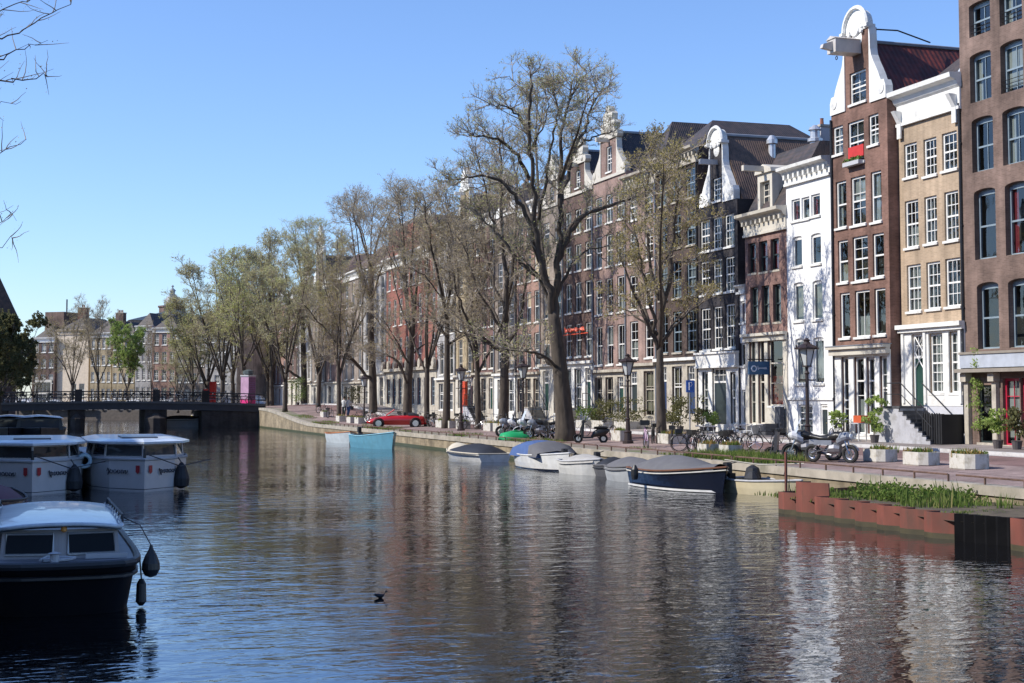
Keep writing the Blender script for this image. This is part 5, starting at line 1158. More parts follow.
def boat_base(name, label, loc, rz, L, B, F, hullm, rimm, inm, cat='boat', group='small boats moored along the sunny quay', boot=None, **k):
    t = thing(name, label, cat, (loc[0], loc[1], 0), rz, group); secs, rim = hull_secs(L, B, F, **k)
    b = MB(); b.loft(secs); ts = secs[0]; b.add(ts, [tuple(range(len(ts)))]); 
    b.build('hull', [hullm], t, smooth=False)
    r = MB(); r.tube([(x, -y, z) for x, y, z in rim]+[(x, y, z) for x, y, z in rim[::-1]], .032, 6); r.tube([(rim[0][0], -rim[0][1], rim[0][2]), (rim[0][0], rim[0][1], rim[0][2])], .032, 6); r.build('gunwale', [rimm], t)
    d = MB(); d.loft([[(x, -y*.88, z-.28), (x, y*.88, z-.28)] for x, y, z in rim[:14]]); d.loft([[(x, -y*.99, z-.03), (x, 0, z+.02), (x, y*.99, z-.03)] for x, y, z in rim[12:]]); 
    d.loft([[(x, -y*.88, z-.28), (x, -y*.96, z-.01)] for x, y, z in rim[:13]]); d.loft([[(x, y*.88, z-.28), (x, y*.96, z-.01)] for x, y, z in rim[:13]])
    d.build('deck', [inm], t)
    if boot:
        q = MB()
        for sgn_ in (-1, 1): q.loft([[(s[4][0], sgn_*(abs(s[1 if True else 0][1])+.012)*.99, .02), (s[4][0], sgn_*(abs(s[1][1])+.012), .09)] for s in secs])
        q.build('boot_stripe', [boot], t)
    return t, secs, rim
def tarp(t, rim, m, z_r=.55, i0=1, i1=15, fo=0.03, sag=.06, name='cover', ridge=None, seams=True):
    b = MB(); secs = []; n = 9
    for i in range(i0, i1+1):
        x, hb, z = rim[i]; s = (i-i0)/(i1-i0); h = z_r*(ridge(s) if ridge else sin(pi*(s**.8))**.6)+.03; row = []
        for k in range(n):
            a = -1+2*k/(n-1); y = (hb+fo)*a; zz = z-.12*(1 if abs(a) == 1 else 0)+h*(1-abs(a)**1.5)-sag*sin(pi*abs(a))*sin(i*1.9)*.5*h; row.append((x, y, zz))
        secs.append(row)
    b.loft(secs, capends=False); o = b.build(name, [m], t, smooth=True)
    return o
def outboard(t, x, z, m=None, y=0):
    b = MB(); b.box(x-.36, x-.12, y-.11, y+.11, z+.1, z+.36); b.prism([(x-.39, z+.36), (x-.1, z+.36), (x-.15, z+.46), (x-.34, z+.45)], y-.1, y+.1, 'y'); b.box(x-.32, x-.2, y-.06, y+.06, -.3, z+.12); b.box(x-.14, x+.06, y-.12, y+.12, z-.15, z+.1)
    b.tube([(x-.15, y, z+.4), (x+.35, y+.05, z+.5)], .02, 5); b.build('outboard_motor', [m or BLACKM], t)
def SP(a, c, X):
    ya = onx(a, 450, X).y; yc = onx(c, 450, X).y; return (X, (ya+yc)/2), ya-yc
def wp(px, py): p = at(px, py, 0); return (p.x, p.y)
NAVY = mat('navy_hull', (.006, .009, .022), .25, coat=.5); WHULL = mat('white_hull', (.72, .72, .7), .3, coat=.3, dirt=(.4, .38, .3), dscale=2, dthr=(.55, .8)); WOODR = mat('varnished_wood', (.42, .17, .07), .35, coat=.4); GTARP = mat('grey_canvas', (.115, .115, .125), .85, var=.1, dirt=(.12, .12, .12), dscale=1.5); BTARP = mat('blue_canvas', (.05, .1, .25), .8, var=.1); KTARP = mat('black_canvas', (.015, .016, .02), .6, var=.3); BGTARP = mat('beige_canvas', (.55, .5, .4), .85, var=.08); LBLUE = mat('light_blue_hull', (.11, .31, .43), .45, var=.08, dirt=(.1, .25, .33), dscale=2); DTEAK = mat('teak', (.3, .2, .12), .7); BROWNIN = mat('boat_interior', (.1, .08, .06), .9, var=.4)
SOUTH = -pi/2
# big navy sloop under grey canvas
t, s_, rim = boat_base('sloop', 'large navy blue sloop with varnished rim under a grey canvas cover', SP(652, 717, 21.7)[0], SOUTH+.08, SP(652, 717, 21.7)[1]*1.0, 2.15, .6, NAVY, mat('dark_varnish', (.16, .07, .035), .4), BROWNIN, sheer=.45, full=.55, plumb=.25, boot=WHULL)
tarp(t, rim, GTARP, .42, 0, 15, ridge=lambda s: .25+.9*sin(pi*min(1, s*1.15))**.8 if s < .8 else .25+.5*(1-s))
b = MB(); b.tube([(rim[i][0], sg*(rim[i][1]+.035), rim[i][2]-.12) for i in range(17)], .02, 4) if False else None
for sg in (-1, 1): b.tube([(x, sg*(y*.995+.01), z-.1) for x, y, z in rim], .018, 5)
b.build('rubbing_strake', [mat('white_strake', (.7, .68, .6), .5)], t)
b = MB(); b.lathe([(.1, 0), (.13, .15), (.13, .35), (.05, .5)], (-1.0, -1.35, .3), n=10); b.build('fender', [BLACKM], t)
b = MB(); b.tube([(2.6, .1, 1.1), (3.4, .9, .95), (4.2, 2.1, 1.0)], .02, 4); b.build('mooring_line', [BGTARP], t)
# small grey tarp boat
t, s_, rim = boat_base('rowing_boat', 'small grey boat under a grey sheet just behind the navy sloop', SP(621, 650, 22.0)[0], SOUTH, SP(621, 650, 22.0)[1]*1.05, 1.8, .5, mat('grey_hull', (.42, .44, .46), .5), GTARP, BROWNIN); tarp(t, rim, GTARP, .35, 0, 15)
t, s_, rim = boat_base('rowing_boat', 'dark open inflatable boat with bundled grey cover between two small grey boats', SP(604, 628, 22.6)[0], SOUTH, SP(604, 628, 22.6)[1], 1.5, .42, mat('dark_grey_hull', (.1, .1, .11), .6), GTARP, BROWNIN); tarp(t, rim, KTARP, .3, 3, 12); outboard(t, -1.8, .45)
t, s_, rim = boat_base('rowing_boat', 'small white boat with pale grey cover next to the blue-hooded cabin boat', SP(571, 598, 22.1)[0], SOUTH, SP(571, 598, 22.1)[1], 1.7, .5, mat('pale_grey_hull', (.6, .6, .58), .5), GREYP, BROWNIN); tarp(t, rim, mat('pale_canvas', (.36, .35, .33), .85, var=.12), .25, 3, 15); outboard(t, -2.1, .5)
# white sloop with blue hood
t, s_, rim = boat_base('cabin_boat', 'white motorboat with a blue and grey canvas hood', SP(526, 571, 21.9)[0], SOUTH, 5.0, 2.0, .6, WHULL, WHULL, mat('white_deck', (.6, .6, .58), .5), boot=NAVY)
b = MB()
for i in range(9):
    s = i/8
b.loft([[(x, -.96, .55), (x, -.88, z*.8+.1), (x, -.5, z), (x, 0, z+.06), (x, .5, z), (x, .88, z*.8+.1), (x, .96, .55)] for x, z in ((-2.5, .7), (-2.2, 1.0), (-1.4, 1.18), (-.4, 1.2), (.4, 1.1), (1.2, .75))], capends=True)
b.build('canvas_hood', [BTARP], t, smooth=True)
b = MB(); b.loft([[(x, -.97, .57), (x, -.9, z*.8+.13), (x, -.5, z+.03), (x, 0, z+.09), (x, .5, z+.03), (x, .9, z*.8+.13), (x, .97, .57)] for x, z in ((.1, 1.15), (.4, 1.11), (.8, .94), (1.24, .76))]); b.build('grey_hood_front', [GTARP], t, smooth=True)
outboard(t, -3.0, .6)
# black covered sloop with beige bow cover
t, s_, rim = boat_base('sloop', 'low boat under a shiny black cover with beige canvas over its bow end', SP(448, 500, 22.0)[0], SOUTH+pi, 7.6, 2.2, .36, WHULL, BGTARP, BROWNIN); tarp(t, rim, KTARP, .42, 0, 12); tarp(t, rim, BGTARP, .3, 11, 16, name='bow_cover')
# blue barge-like boat
t, s_, rim = boat_base('blue_boat', 'light blue wooden boat with high bow and outboard motor moored by the red car', SP(360, 393, 21.0)[0], SOUTH+.12, 5.8, 2.1, .72, LBLUE, mat('blue_rim', (.25, .5, .62), .5), BROWNIN, sheer=.45, full=.5)
outboard(t, -2.85, .8); b = MB(); b.box(-2.2, -1.2, -.7, .7, .45, .85); b.build('engine_box', [KTARP], t); b = MB(); b.box(.2, .6, -.9, .9, .56, .64); b.build('thwart', [KTARP], t)
t, s_, rim = boat_base('rowing_boat', 'tiny pale boat with orange rim behind the light blue boat', SP(334, 350, 21.3)[0], SOUTH, 5.0, 1.9, .6, mat('pale_blue_hull', (.5, .56, .6), .5), mat('orange_rim', (.5, .2, .08), .5), BGTARP)
# cream dinghy with sitting black motor near the piling
t, s_, rim = boat_base('dinghy', 'small cream dinghy with black seats moored next to the orange piling', (*wp(763, 494),), SOUTH+.15, 3.6, 1.5, .42, mat('cream_hull', (.62, .54, .36), .45, var=.06), GREYP, BROWNIN, sheer=.3)
outboard(t, -1.75, .5); b = MB(); b.box(-1.2, -.9, -.6, .6, .3, .38); b.box(-.1, .25, -.65, .65, .3, .38); b.lathe([(.22, 0), (.3, .2), (.22, .5), (.05, .6)], (-.9, .25, .3), n=10); b.lathe([(.25, 0), (.28, .2), (.1, .42)], (-.3, -.2, .3), n=10); b.build('seat', [KTARP], t)
# ---- the two white canal boats at the left
WB2 = mat('white_boat_paint', (.62, .6, .6), .35, var=.04, coat=.2); ROOFM = mat('pale_roof_paint', (.62, .68, .74), .3, coat=.3); DECAL = mat('dark_script', (.04, .04, .05), .5); REDD = mat('red_badge', (.4, .03, .04), .4)
def salon_boat(label, x, y, L=14.0, B=3.5, F=1.08, seed=1, rz=pi/2+pi):
    t = thing('canal_cruiser', label, 'boat', (x, y, 0), 0, 'white canal cruisers moored on the left'); N = [1.9, 2.8, L]
    def outline(k, inset=0): hb = B/2-inset; return [(0, inset*1.6), (hb*.62, 1.25+inset*.6), (hb*.93, 2.7), (hb, 4.2), (hb, L)]
    oo = outline(0); full = lambda o, z: [(-a, b_, z) for a, b_ in o[::-1][:-1]]+[(a, b_, z) for a, b_ in o]
    b = MB(); b.loft([full(outline(0, .12), -.4), full(outline(0, .06), .06), full(oo, F)]); o_ = full(oo, F); b.add([o_[0], o_[-1], (o_[-1][0], L, -.4), (o_[0][0], L, -.4)], [(0, 1, 2, 3)]); b.build('hull', [WB2], t)
    b = MB(); b.loft([full(outline(0, .09), .0), full(outline(0, .05), .1)]); 
    b.build('waterline_band', [KTARP], t)
    b = MB(); b.tube(full(oo, F), .05, 6); b.build('gunwale', [GREYP], t)
    d = full(outline(0, .05), F-.02); b = MB(); b.add(d, [tuple(range(len(d)))]); b.build('deck', [mat('boat_deck', (.4, .4, .4), .6)], t)
    zc = F+.5; c0 = full([(0, .9), (B*.34, 1.8), (B*.44, 3.1), (B*.44, 7.6)], F); c1 = [(p[0]*.96, p[1], zc) for p in c0]
    b = MB(); b.loft([c0, [(p[0], p[1], F+.1) for p in c0]]); b.loft([[(p[0], p[1], zc-.06) for p in c1], c1]); b.build('cabin', [WB2], t)
    b = MB(); b.loft([[(p[0], p[1], F+.08) for p in c0], [(p[0]*.97, p[1], zc-.05) for p in c1]]); b.build('cabin_window', [DGLASS], t)
    pts = [c0[0], c0[1], c0[2], c0[3], c0[4], c0[5], c0[6]]
    for p in pts+[((c0[0][0]), 5, F), (c0[-1][0], 5, F), (c0[0][0], 7, F), (c0[-1][0], 7, F)]: b = MB(); b.tube([(p[0], p[1]-.02, F), (p[0]*.965, p[1]-.02, zc)], .035, 4); b.build('window_post', [WB2], t)
    rt = full([(0, .45), (B*.4, 1.5), (B*.5, 2.9), (B*.5, 8.0)], zc); b = MB(); b.loft([rt, [(p[0], p[1], zc+.07) for p in rt], [(p[0]*.7, p[1]+.35, zc+.15) for p in rt]]); r2 = [(p[0]*.7, p[1]+.35, zc+.15) for p in rt]; b.add(r2, [tuple(range(len(r2)))]); b.add(rt, [tuple(range(len(rt)-1, -1, -1))]); rf = b.build('roof', [ROOFM], t)
    b = MB(); b.box(-.6, .6, 2.2, 4.6, zc+.152, zc+.2); b.build('roof_hatch', [mat('hatch_dark', (.08, .09, .12), .3)], rf)
    # bow decals on both flanks : badge + script, placed on the flared bow plane
    for sg in (-1, 1):
        p0 = Vector((0, 0, F)); p1 = Vector((sg*(B/2)*.62, 1.25, F)); d = (p1-p0).normalized(); Lb = (p1-p0).length; nrm = Vector((sg*d.y*sg, -abs(d.x), 0)); nrm = Vector((sg*abs(d.y), -abs(d.x), 0)).normalized()
        def W(s_, z_, off=.03):
            if s_ <= Lb: q = p0+d*s_
            else: e = Vector((sg*(B/2)*.93, 2.7, F)); dd = (e-p1).normalized(); q = p1+dd*(s_-Lb)
            return (q.x+nrm.x*off, q.y+nrm.y*off+ .05*(F-z_), z_)
        b = MB(); b.add([W(.2, F-.2), W(.38, F-.2), W(.38, F-.42), W(.29, F-.48), W(.2, F-.42)], [(0, 1, 2, 3, 4)]); bd = b.build('badge', [REDD], t)
        b = MB(); rr_ = random.Random(seed); pts = []
        for i in range(46):
            s = .75+i/45*.95 if sg > 0 else 1.7-i/45*.95; amp = (.1 if i > 6 else .2); pts.append(W(s+.04*cos(i*1.5), F-.42+amp*sin(i*1.15)*.6, .035))
        b.tube(pts, .016, 4); b.build('script_name', [DECAL], t)
        b = MB(); b.lathe([(.05, -.0), (.26, .1), (.28, .35), (.16, .75), (.04, .9)], W(1.95, .02, .2), n=12); b.tube([W(1.95, .9, .2), W(1.95, F, .05)], .02, 4)
        if sg > 0: b.build('fender', [KTARP], t)
    b = MB(); b.tube([(0, .1, F), (0, .1, F+.35)], .05, 6); b.tube([(.0, .1, F+.2), (1.2, .5, F-.25), (2.4, 2.2, F-.1)], .018, 4); b.build('bollard', [BLACKM], t)
    return t
salon_boat('white canal cruiser with dark roof hatch, the right of the two white cruisers', 3.97, 51.2, seed=3)
salon_boat('white canal cruiser, the left of the two white cruisers, partly cut by the frame', .42, 50.6, seed=5)
# life ring between them
t = thing('life_ring', 'pale life ring hanging at the gap between the two white cruisers', 'life ring', (2.12, 53.4, .98), radians(10)); b = MB(); b.ring((0, -.05, 0), .2, .07, 'y', 16, 6); b.box(-.02, .02, -.08, .25, .16, .9-.66); b.build('ring', [mat('pale_blue_ring', (.5, .7, .8), .4)], t)
# ---- foreground cabin boat
t = thing('cabin_cruiser', 'nearest dark boat with pale rounded cabin roof, two front windows and a hanging ball fender', 'boat', (.62, 22.5, 0), 0)
Lb, Bb, Fb = 9.5, 2.2, .74
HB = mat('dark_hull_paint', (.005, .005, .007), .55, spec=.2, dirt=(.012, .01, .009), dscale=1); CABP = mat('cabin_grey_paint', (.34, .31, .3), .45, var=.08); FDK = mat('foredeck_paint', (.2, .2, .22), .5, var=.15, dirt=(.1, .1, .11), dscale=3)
hw = [(0, 0), (.55, .03), (.85, .13), (1.0, .32), (1.08, .65), (1.12, 1.2), (1.14, 2.2), (1.14, 7), (1.0, Lb)]
fl = lambda o, z, k=1, dy=0: [(-a*k, b_+dy, z) for a, b_ in o[::-1][:-1]]+[(a*k, b_+dy, z) for a, b_ in o]
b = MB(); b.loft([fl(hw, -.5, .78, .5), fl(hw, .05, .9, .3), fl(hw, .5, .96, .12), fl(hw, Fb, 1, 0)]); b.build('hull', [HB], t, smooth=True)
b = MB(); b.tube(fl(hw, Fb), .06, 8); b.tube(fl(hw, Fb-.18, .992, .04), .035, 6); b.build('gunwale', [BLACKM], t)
d = fl(hw, Fb+.01, .98, .03); b = MB(); b.add(d, [tuple(range(len(d)))]); dk = b.build('foredeck', [FDK], t)
b = MB(); b.box(-.25, .1, .5, .9, Fb+.02, Fb+.06); b.lathe([(.06, 0), (.06, .12), (.1, .14), (.02, .16)], (-.1, .3, Fb+.02), n=10); b.tube([(-.15, .25, Fb+.05), (.15, .35, Fb+.07), (.2, .6, Fb+.06), (-.2, .7, Fb+.07), (-.3, .45, Fb+.05)], .02, 5); b.box(.35, .95, .75, .8, Fb+.02, Fb+.09); b.build('deck_fittings', [GREYP], dk)
# cabin : two-faced windscreen
zc = Fb+.43; cf = [(0.02, .95), (.86, 1.1), (.93, 6.0)]
def cabring(z, k, dy): return [(-a*k, b_+dy, z) for a, b_ in cf[::-1]]+[(a*k, b_+dy, z) for a, b_ in cf]
b = MB(); b.loft([cabring(Fb+.01, 1, 0), cabring(zc, .96, .12)]); b.build('cabin', [CABP], t)
for sg in (-1, 1):
    P0 = Vector((sg*.02, .95, Fb)); P1 = Vector((sg*.86, 1.1, Fb)); Q0 = Vector((sg*.02, 1.07, zc)); Q1 = Vector((sg*.825, 1.22, zc)); nn = Vector((sg*.17, -.95, .25)).normalized()
    def F_(s_, t_, off): p = (P0.lerp(P1, s_)).lerp(Q0.lerp(Q1, s_), t_); return p+nn*off
    b = MB(); c4 = [F_(.1, .16, .012), F_(.92, .16, .012), F_(.92, .86, .012), F_(.1, .86, .012)]; b.tube(c4+[c4[0]], .022, 6); w_ = b.build('windscreen_frame', [mat('aluminium', (.45, .45, .45), .4, metal=.6)], t)
    b = MB(); b.quad(*[F_(a, c, .008) for a, c in ((.1, .16), (.92, .16), (.92, .86), (.1, .86))]); b.build('pane', [mat('shaded_boat_glass', (.008, .009, .011), .25, spec=.15)], w_)
    b = MB()
    for k in range(3): y0 = 2.1+k*1.25; b.quad((sg*.9, y0, Fb+.1), (sg*.93, y0+1.05, Fb+.1), (sg*.91, y0+1.05, zc-.06), (sg*.88, y0, zc-.06))
    b.build('side_window', [DGLASS], t)
rr0 = [(0, 1.1), (.9, 1.45), (1.06, 3), (1.08, 5.9)]; b = MB()
secs = []
for y0, hb_ in ((.9, .86), (1.0, .9), (2.2, .93), (3.5, .94), (5.0, .93), (6.2, .9)):
    secs.append([(hb_*a, y0+.22*abs(a)**2*(1 if y0 < 1.5 else 0), zc+.02+.07*(1-abs(a)**2.4)+.05*sin(pi*(y0-.9)/5.3)) for a in [-1+2*i/12 for i in range(13)]])
b.loft(secs); b.loft([[(p[0], p[1], p[2]-.05) for p in s] for s in secs][::-1]); b.tube(secs[0], .03, 6); b.tube([s[0] for s in secs], .03, 6); b.tube([s[-1] for s in secs], .03, 6)
rf = b.build('roof', [mat('pale_blue_roof', (.55, .62, .68), .28, coat=.4, dirt=(.35, .4, .45), dscale=2)], t, smooth=True)
for sg in (-1, 1):
    b = MB(); b.tube([(sg*.92, 1.5, zc+.04), (sg*.93, 1.6, zc+.16), (sg*.92, 5.6, zc+.16), (sg*.9, 5.7, zc+.03)], .018, 5)
    for k in range(7): b.tube([(sg*.925, 1.9+k*.6, zc+.03), (sg*.925, 1.9+k*.6, zc+.16)], .014, 4)
    b.build('roof_rail', [BLACKM], rf)
b = MB(); b.lathe([(.02, 0), (.045, .02), (.045, .07), (.01, .1)], (.04, .95, zc-.03), n=8); b.build('lamp', [mat('amber_lens', (.6, .25, .05), .3)], t)
b = MB(); b.lathe([(.02, .34), (.035, .28), (.09, .18), (.13, .07), (.135, -.02), (.09, -.11), (.02, -.14)], (1.29, .7, .6), n=16, M=None); b.tube([(1.29, .7, .93), (1.16, 1.2, 1.2), (.93, 1.7, zc+.12)], .01, 4); b.build('ball_fender', [mat('black_rubber', (.02, .02, .022), .4)], t, smooth=False)
b = MB(); b.lathe([(.03, .4), (.07, .33), (.08, .06), (.03, 0)], (1.17, .9, .02), n=12); b.tube([(1.17, .9, .42), (1.14, .9, Fb)], .012, 4); b.build('fender', [BLACKM], t)
# boat behind it, red-brown canvas edge
t, s_, rim = boat_base('covered_boat', 'boat under a dark maroon cover between the nearest boat and the white cruisers', (-1.1, 37.0), SOUTH, 7.5, 2.6, .75, NAVY, KTARP, BROWNIN, group='boats moored along the shaded left bank'); tarp(t, rim, mat('maroon_canvas', (.1, .03, .05), .8), .35, 0, 15)
b = MB(); b.box(.3, .35, -.6, .6, .9, 1.35); b.build('windscreen', [DGLASS], t)
for (px, py, lb, L_) in ((40, 441, 'dark covered tour boat in the shade beyond the white cruisers', 15), (8, 441, 'dark low tour boat at the left frame edge beyond the white cruisers', 16)):
    x, y = wp(px, py+6); t, s_, rim = boat_base('tour_boat', lb, (x, y+L_/2), SOUTH, L_, 3.6, 1.0, KTARP, BLACKM, BROWNIN, group='boats moored along the shaded left bank', sheer=.2)
    b = MB(); b.loft([[(x_, -1.5, 1.0), (x_, -1.35, 1.75), (x_, 1.35, 1.75), (x_, 1.5, 1.0)] for x_ in (-6.5, 4.3)], capends=True); b.build('cabin', [mat('dark_cabin', (.05, .06, .07), .4)], t)
    b = MB(); b.loft([[(x_, -1.5, 1.76), (x_, 0, 1.9), (x_, 1.5, 1.76)] for x_ in (-6.8, 4.6)]); b.build('roof', [ROOFM], t)
    b = MB(); b.quad((4.36, -1.2, 1.12), (4.36, 1.2, 1.12), (4.36, 1.2, 1.66), (4.36, -1.2, 1.66)); b.build('windscreen', [DGLASS], t)
# boats seen under and beyond the bridge
YEL = mat('yellow_hull', (.7, .5, .06), .4)
for px, py, lb, hm, L_ in ((176, 417, 'yellow boat seen through the right opening of the bridge', YEL, 5), (192, 418, 'dark blue boat beside the yellow one beyond the bridge', NAVY, 4.5), (184, 427, 'low pale barge lying just in front of the bridge opening', GREYP, 6)):
    x, y = wp(px, py); 
    if y > 205: y = 196
    t, s_, rim = boat_base('moored_boat', lb, (x, y), 0 if hm is not NAVY else .3, L_, 2.0, .75, hm, WHULL, BGTARP, group='boats around the far bridge'); tarp(t, rim, BGTARP if hm is YEL else GTARP, .4, 2, 13)
# coot on the water
p = at(380, 598, 0); t = tag(MB().build('x', [BLACKM]), None) if False else None
b = MB(); M_ = Matrix.Translation((p.x, p.y, 0)) @ Matrix.Rotation(radians(-20), 4, 'Z')
secs = [tuple(v*.5 for v in q) for q in ((-.2, .01, .1), (-.15, .05, .1), (-.05, .085, .07), (.05, .08, .06), (.12, .05, .09), (.15, .03, .15), (.165, .028, .2), (.19, .035, .215), (.22, .02, .205), (.25, .008, .2))]
b.loft([[M_ @ Vector((x, r*cos(a), z+r*.8*sin(a))) for a in [2*pi*i/10 for i in range(10)]] for x, r, z in secs], closed=True, capends=True)
o = b.build('coot', [mat('black_plumage', (.015, .015, .018), .6)], None, True); tag(o, 'small black water bird swimming in the middle of the canal', 'bird')
# ------------------------------------------------------------------ street lamps
LAMPG = mat('lamp_glass', (.6, .62, .6), .15); IRON = mat('lamp_iron', (.035, .022, .02), .5, var=.2)
def lamp(label, px, py, H):
    p = Vector((*pos(px, 27.2, py), 0)); t = thing('street_lamp', label, 'street lamp', (p.x, p.y, gz(p.x, p.y)), 0, 'crown lanterns along the quay')
    b = MB(); b.lathe([(.26, 0), (.26, .12), (.2, .16), (.17, .5), (.2, .55), (.12, .62), (.09, 1.1), (.13, 1.15), (.07, 1.2), (.06, H-1.25), (.1, H-1.2), (.05, H-1.12), (.07, H-.95)], n=12)
    b.tube([(-.36, 0, H-1.45), (.36, 0, H-1.45)], .025, 5); b.build('post', [IRON], t)
    b = MB(); b.lathe([(.15, H-.92), (.3, H-.35), (.31, H-.32)], n=6); hd = b.build('lantern', [LAMPG], t)
    b = MB(); 
    for k in range(6): a = pi/3*k; b.tube([(.155*cos(a), .155*sin(a), H-.93), (.315*cos(a), .315*sin(a), H-.33)], .018, 4)
    b.lathe([(.2, H-.97), (.2, H-.92)], n=6); b.lathe([(.44, H-.33), (.45, H-.28), (.3, H-.2), (.16, H-.13), (.1, H-.05), (.13, H), (.03, H+.08)], n=12)
    for k in range(6): a = pi/3*k; b.lathe([(.03, 0), (.02, .08), (.035, .11)], (.42*cos(a), .42*sin(a), H-.29), n=5)
    b.build('crown_cap', [IRON], hd); return t
lamp('crown-topped street lamp in front of the white plastered house', 808, 459.5, 4.25)
lamp('crown-topped street lamp beside the pink bicycle', 628, 445, 4.15)
lamp('crown-topped street lamp behind the cluster of parked motorcycles', 523, 436, 4.2)
lamp('crown-topped street lamp between the bare elm and the stone steps', 461, 430, 4.2)
lamp('crown-topped street lamp left of the red convertible', 364, 420, 4.0)
# ------------------------------------------------------------------ planters
CONC = mat('white_concrete', (.55, .53, .48), .85, var=.12, dirt=(.22, .19, .13), dscale=3.0, dthr=(.45, .7)); SOIL = mat('planter_soil', (.07, .05, .035), .95)
FLOW = foliage_mat('planter_flowers', (.35, .2, .08), (.4, .3, .1), .3)
def planter(label, px, PX_, lx, ly, hh, plants=1, zb=None, rz=0, seed=0, bush=None, chamf=True, group='white concrete planters along the quay'):
    p = Vector((*pos(px, PX_), 0)); t = thing('planter', label, 'planter', (p.x+lx/2, p.y+ly/2, gz(p.x, p.y)-.02), rz, group); c = .22 if chamf else .02
    f = lambda k, z: [Vector((x*k, y*k, z)) for x, y in ((-lx/2+c, -ly/2), (lx/2-c, -ly/2), (lx/2, -ly/2+c), (lx/2, ly/2-c), (lx/2-c, ly/2), (-lx/2+c, ly/2), (-lx/2, ly/2-c), (-lx/2, -ly/2+c))]
    b = MB(); b.loft([f(.9, 0), f(1, .06), f(1, hh), f(.88, hh), f(.86, hh-.12)], closed=True); b.add(f(.86, hh-.12), [tuple(range(8))], 1); b.build('tub', [CONC, SOIL], t)
    rr_ = random.Random(seed+int(px)); b = MB()
    if bush:
        for _ in range(int(18*bush)): leafclump(b, (rr_.uniform(-lx*.5, lx*.5), rr_.uniform(-ly*.5, ly*.5), hh+rr_.uniform(.1, bush)), .35, 40, .1, rr_)
        b.build('shrub', [LF['d'], FLOW] if bush > .9 else [GR1, FLOW], t)
    else:
        for _ in range(int(16*plants)): blades(b, rr_.uniform(-lx*.38, lx*.38), rr_.uniform(-ly*.38, ly*.38), hh-.12, .28, 14, .15, rr_, 0 if rr_.random() < .6 else 1, .015)
        for _ in range(int(10*plants)): leafclump(b, (rr_.uniform(-lx*.36, lx*.36), rr_.uniform(-ly*.36, ly*.36), hh), .16, 26, .06, rr_, m=rr_.choice([0, 0, 1]))
        b.build('plants', [GR1, FLOW], t)
    return t
planter('white concrete planter nearest the parked motorcycles', 880, 27.2, .8, 1.3, .46, rz=-.03)
planter('middle white concrete planter of the three in front of the tan house', 921.6, 27.1, .8, 1.3, .46, rz=.02)
planter('rightmost big white concrete planter with weeds at its foot', 969, 27.0, .85, 1.25, .5, rz=-.02, plants=1.4)
planter('square white planter just right of the black scooter', 620, 27.8, .55, 1.2, .55, chamf=False)
planter('white planter half hidden behind the yellow-leaved tree', 668, 28.0, 1.1, 1.2, .5, chamf=False, plants=1.3)
planter('grubby white tub beside the bicycles, left of two', 706, 24.9, .6, .8, .5, chamf=False)
planter('white tub next to the grassy verge, right of two', 728, 25.2, .6, .8, .48, chamf=False, plants=1.5)
for px, py, lb in ((484, 432.5, 'left white box planter at the foot of the bare elm'), (494, 433, 'right white box planter at the foot of the bare elm'), (512, 434, 'white box planter beside the motorcycle cluster'), (435, 428.5, 'left white box planter beside the slender elm'), (443, 428.5, 'second white box planter beside the slender elm'), (456, 428.8, 'white box planter right of the slender elm'), (333, 419, 'white planter under the tall leaning elm'), (344, 419.5, 'small white planter near the slim dark-stemmed tree'), (317, 417, 'far white planter beside the broad elm'), (352, 420, 'white planter left of the tall leaning elm')):
    planter(lb, px+6, 28.0 if px > 420 else 26.5, .6, 1.5, .55, chamf=False, plants=.6)
planter('low white tub carrying a wide olive shrub in front of the pink-brown house', 603, 33.2, 1.2, 2.2, .6, bush=1.25, chamf=False, group='planted tubs by the pink-brown house')
planter('low white tub carrying a round olive shrub beside the street lamp', 627, 33.2, 1.2, 2.0, .6, bush=1.3, chamf=False, group='planted tubs by the pink-brown house')
planter('tub with bright yellow-green foliage behind the scooter', 585, 32.8, 1.0, 1.6, .6, bush=.85, chamf=False, group='planted tubs by the pink-brown house')
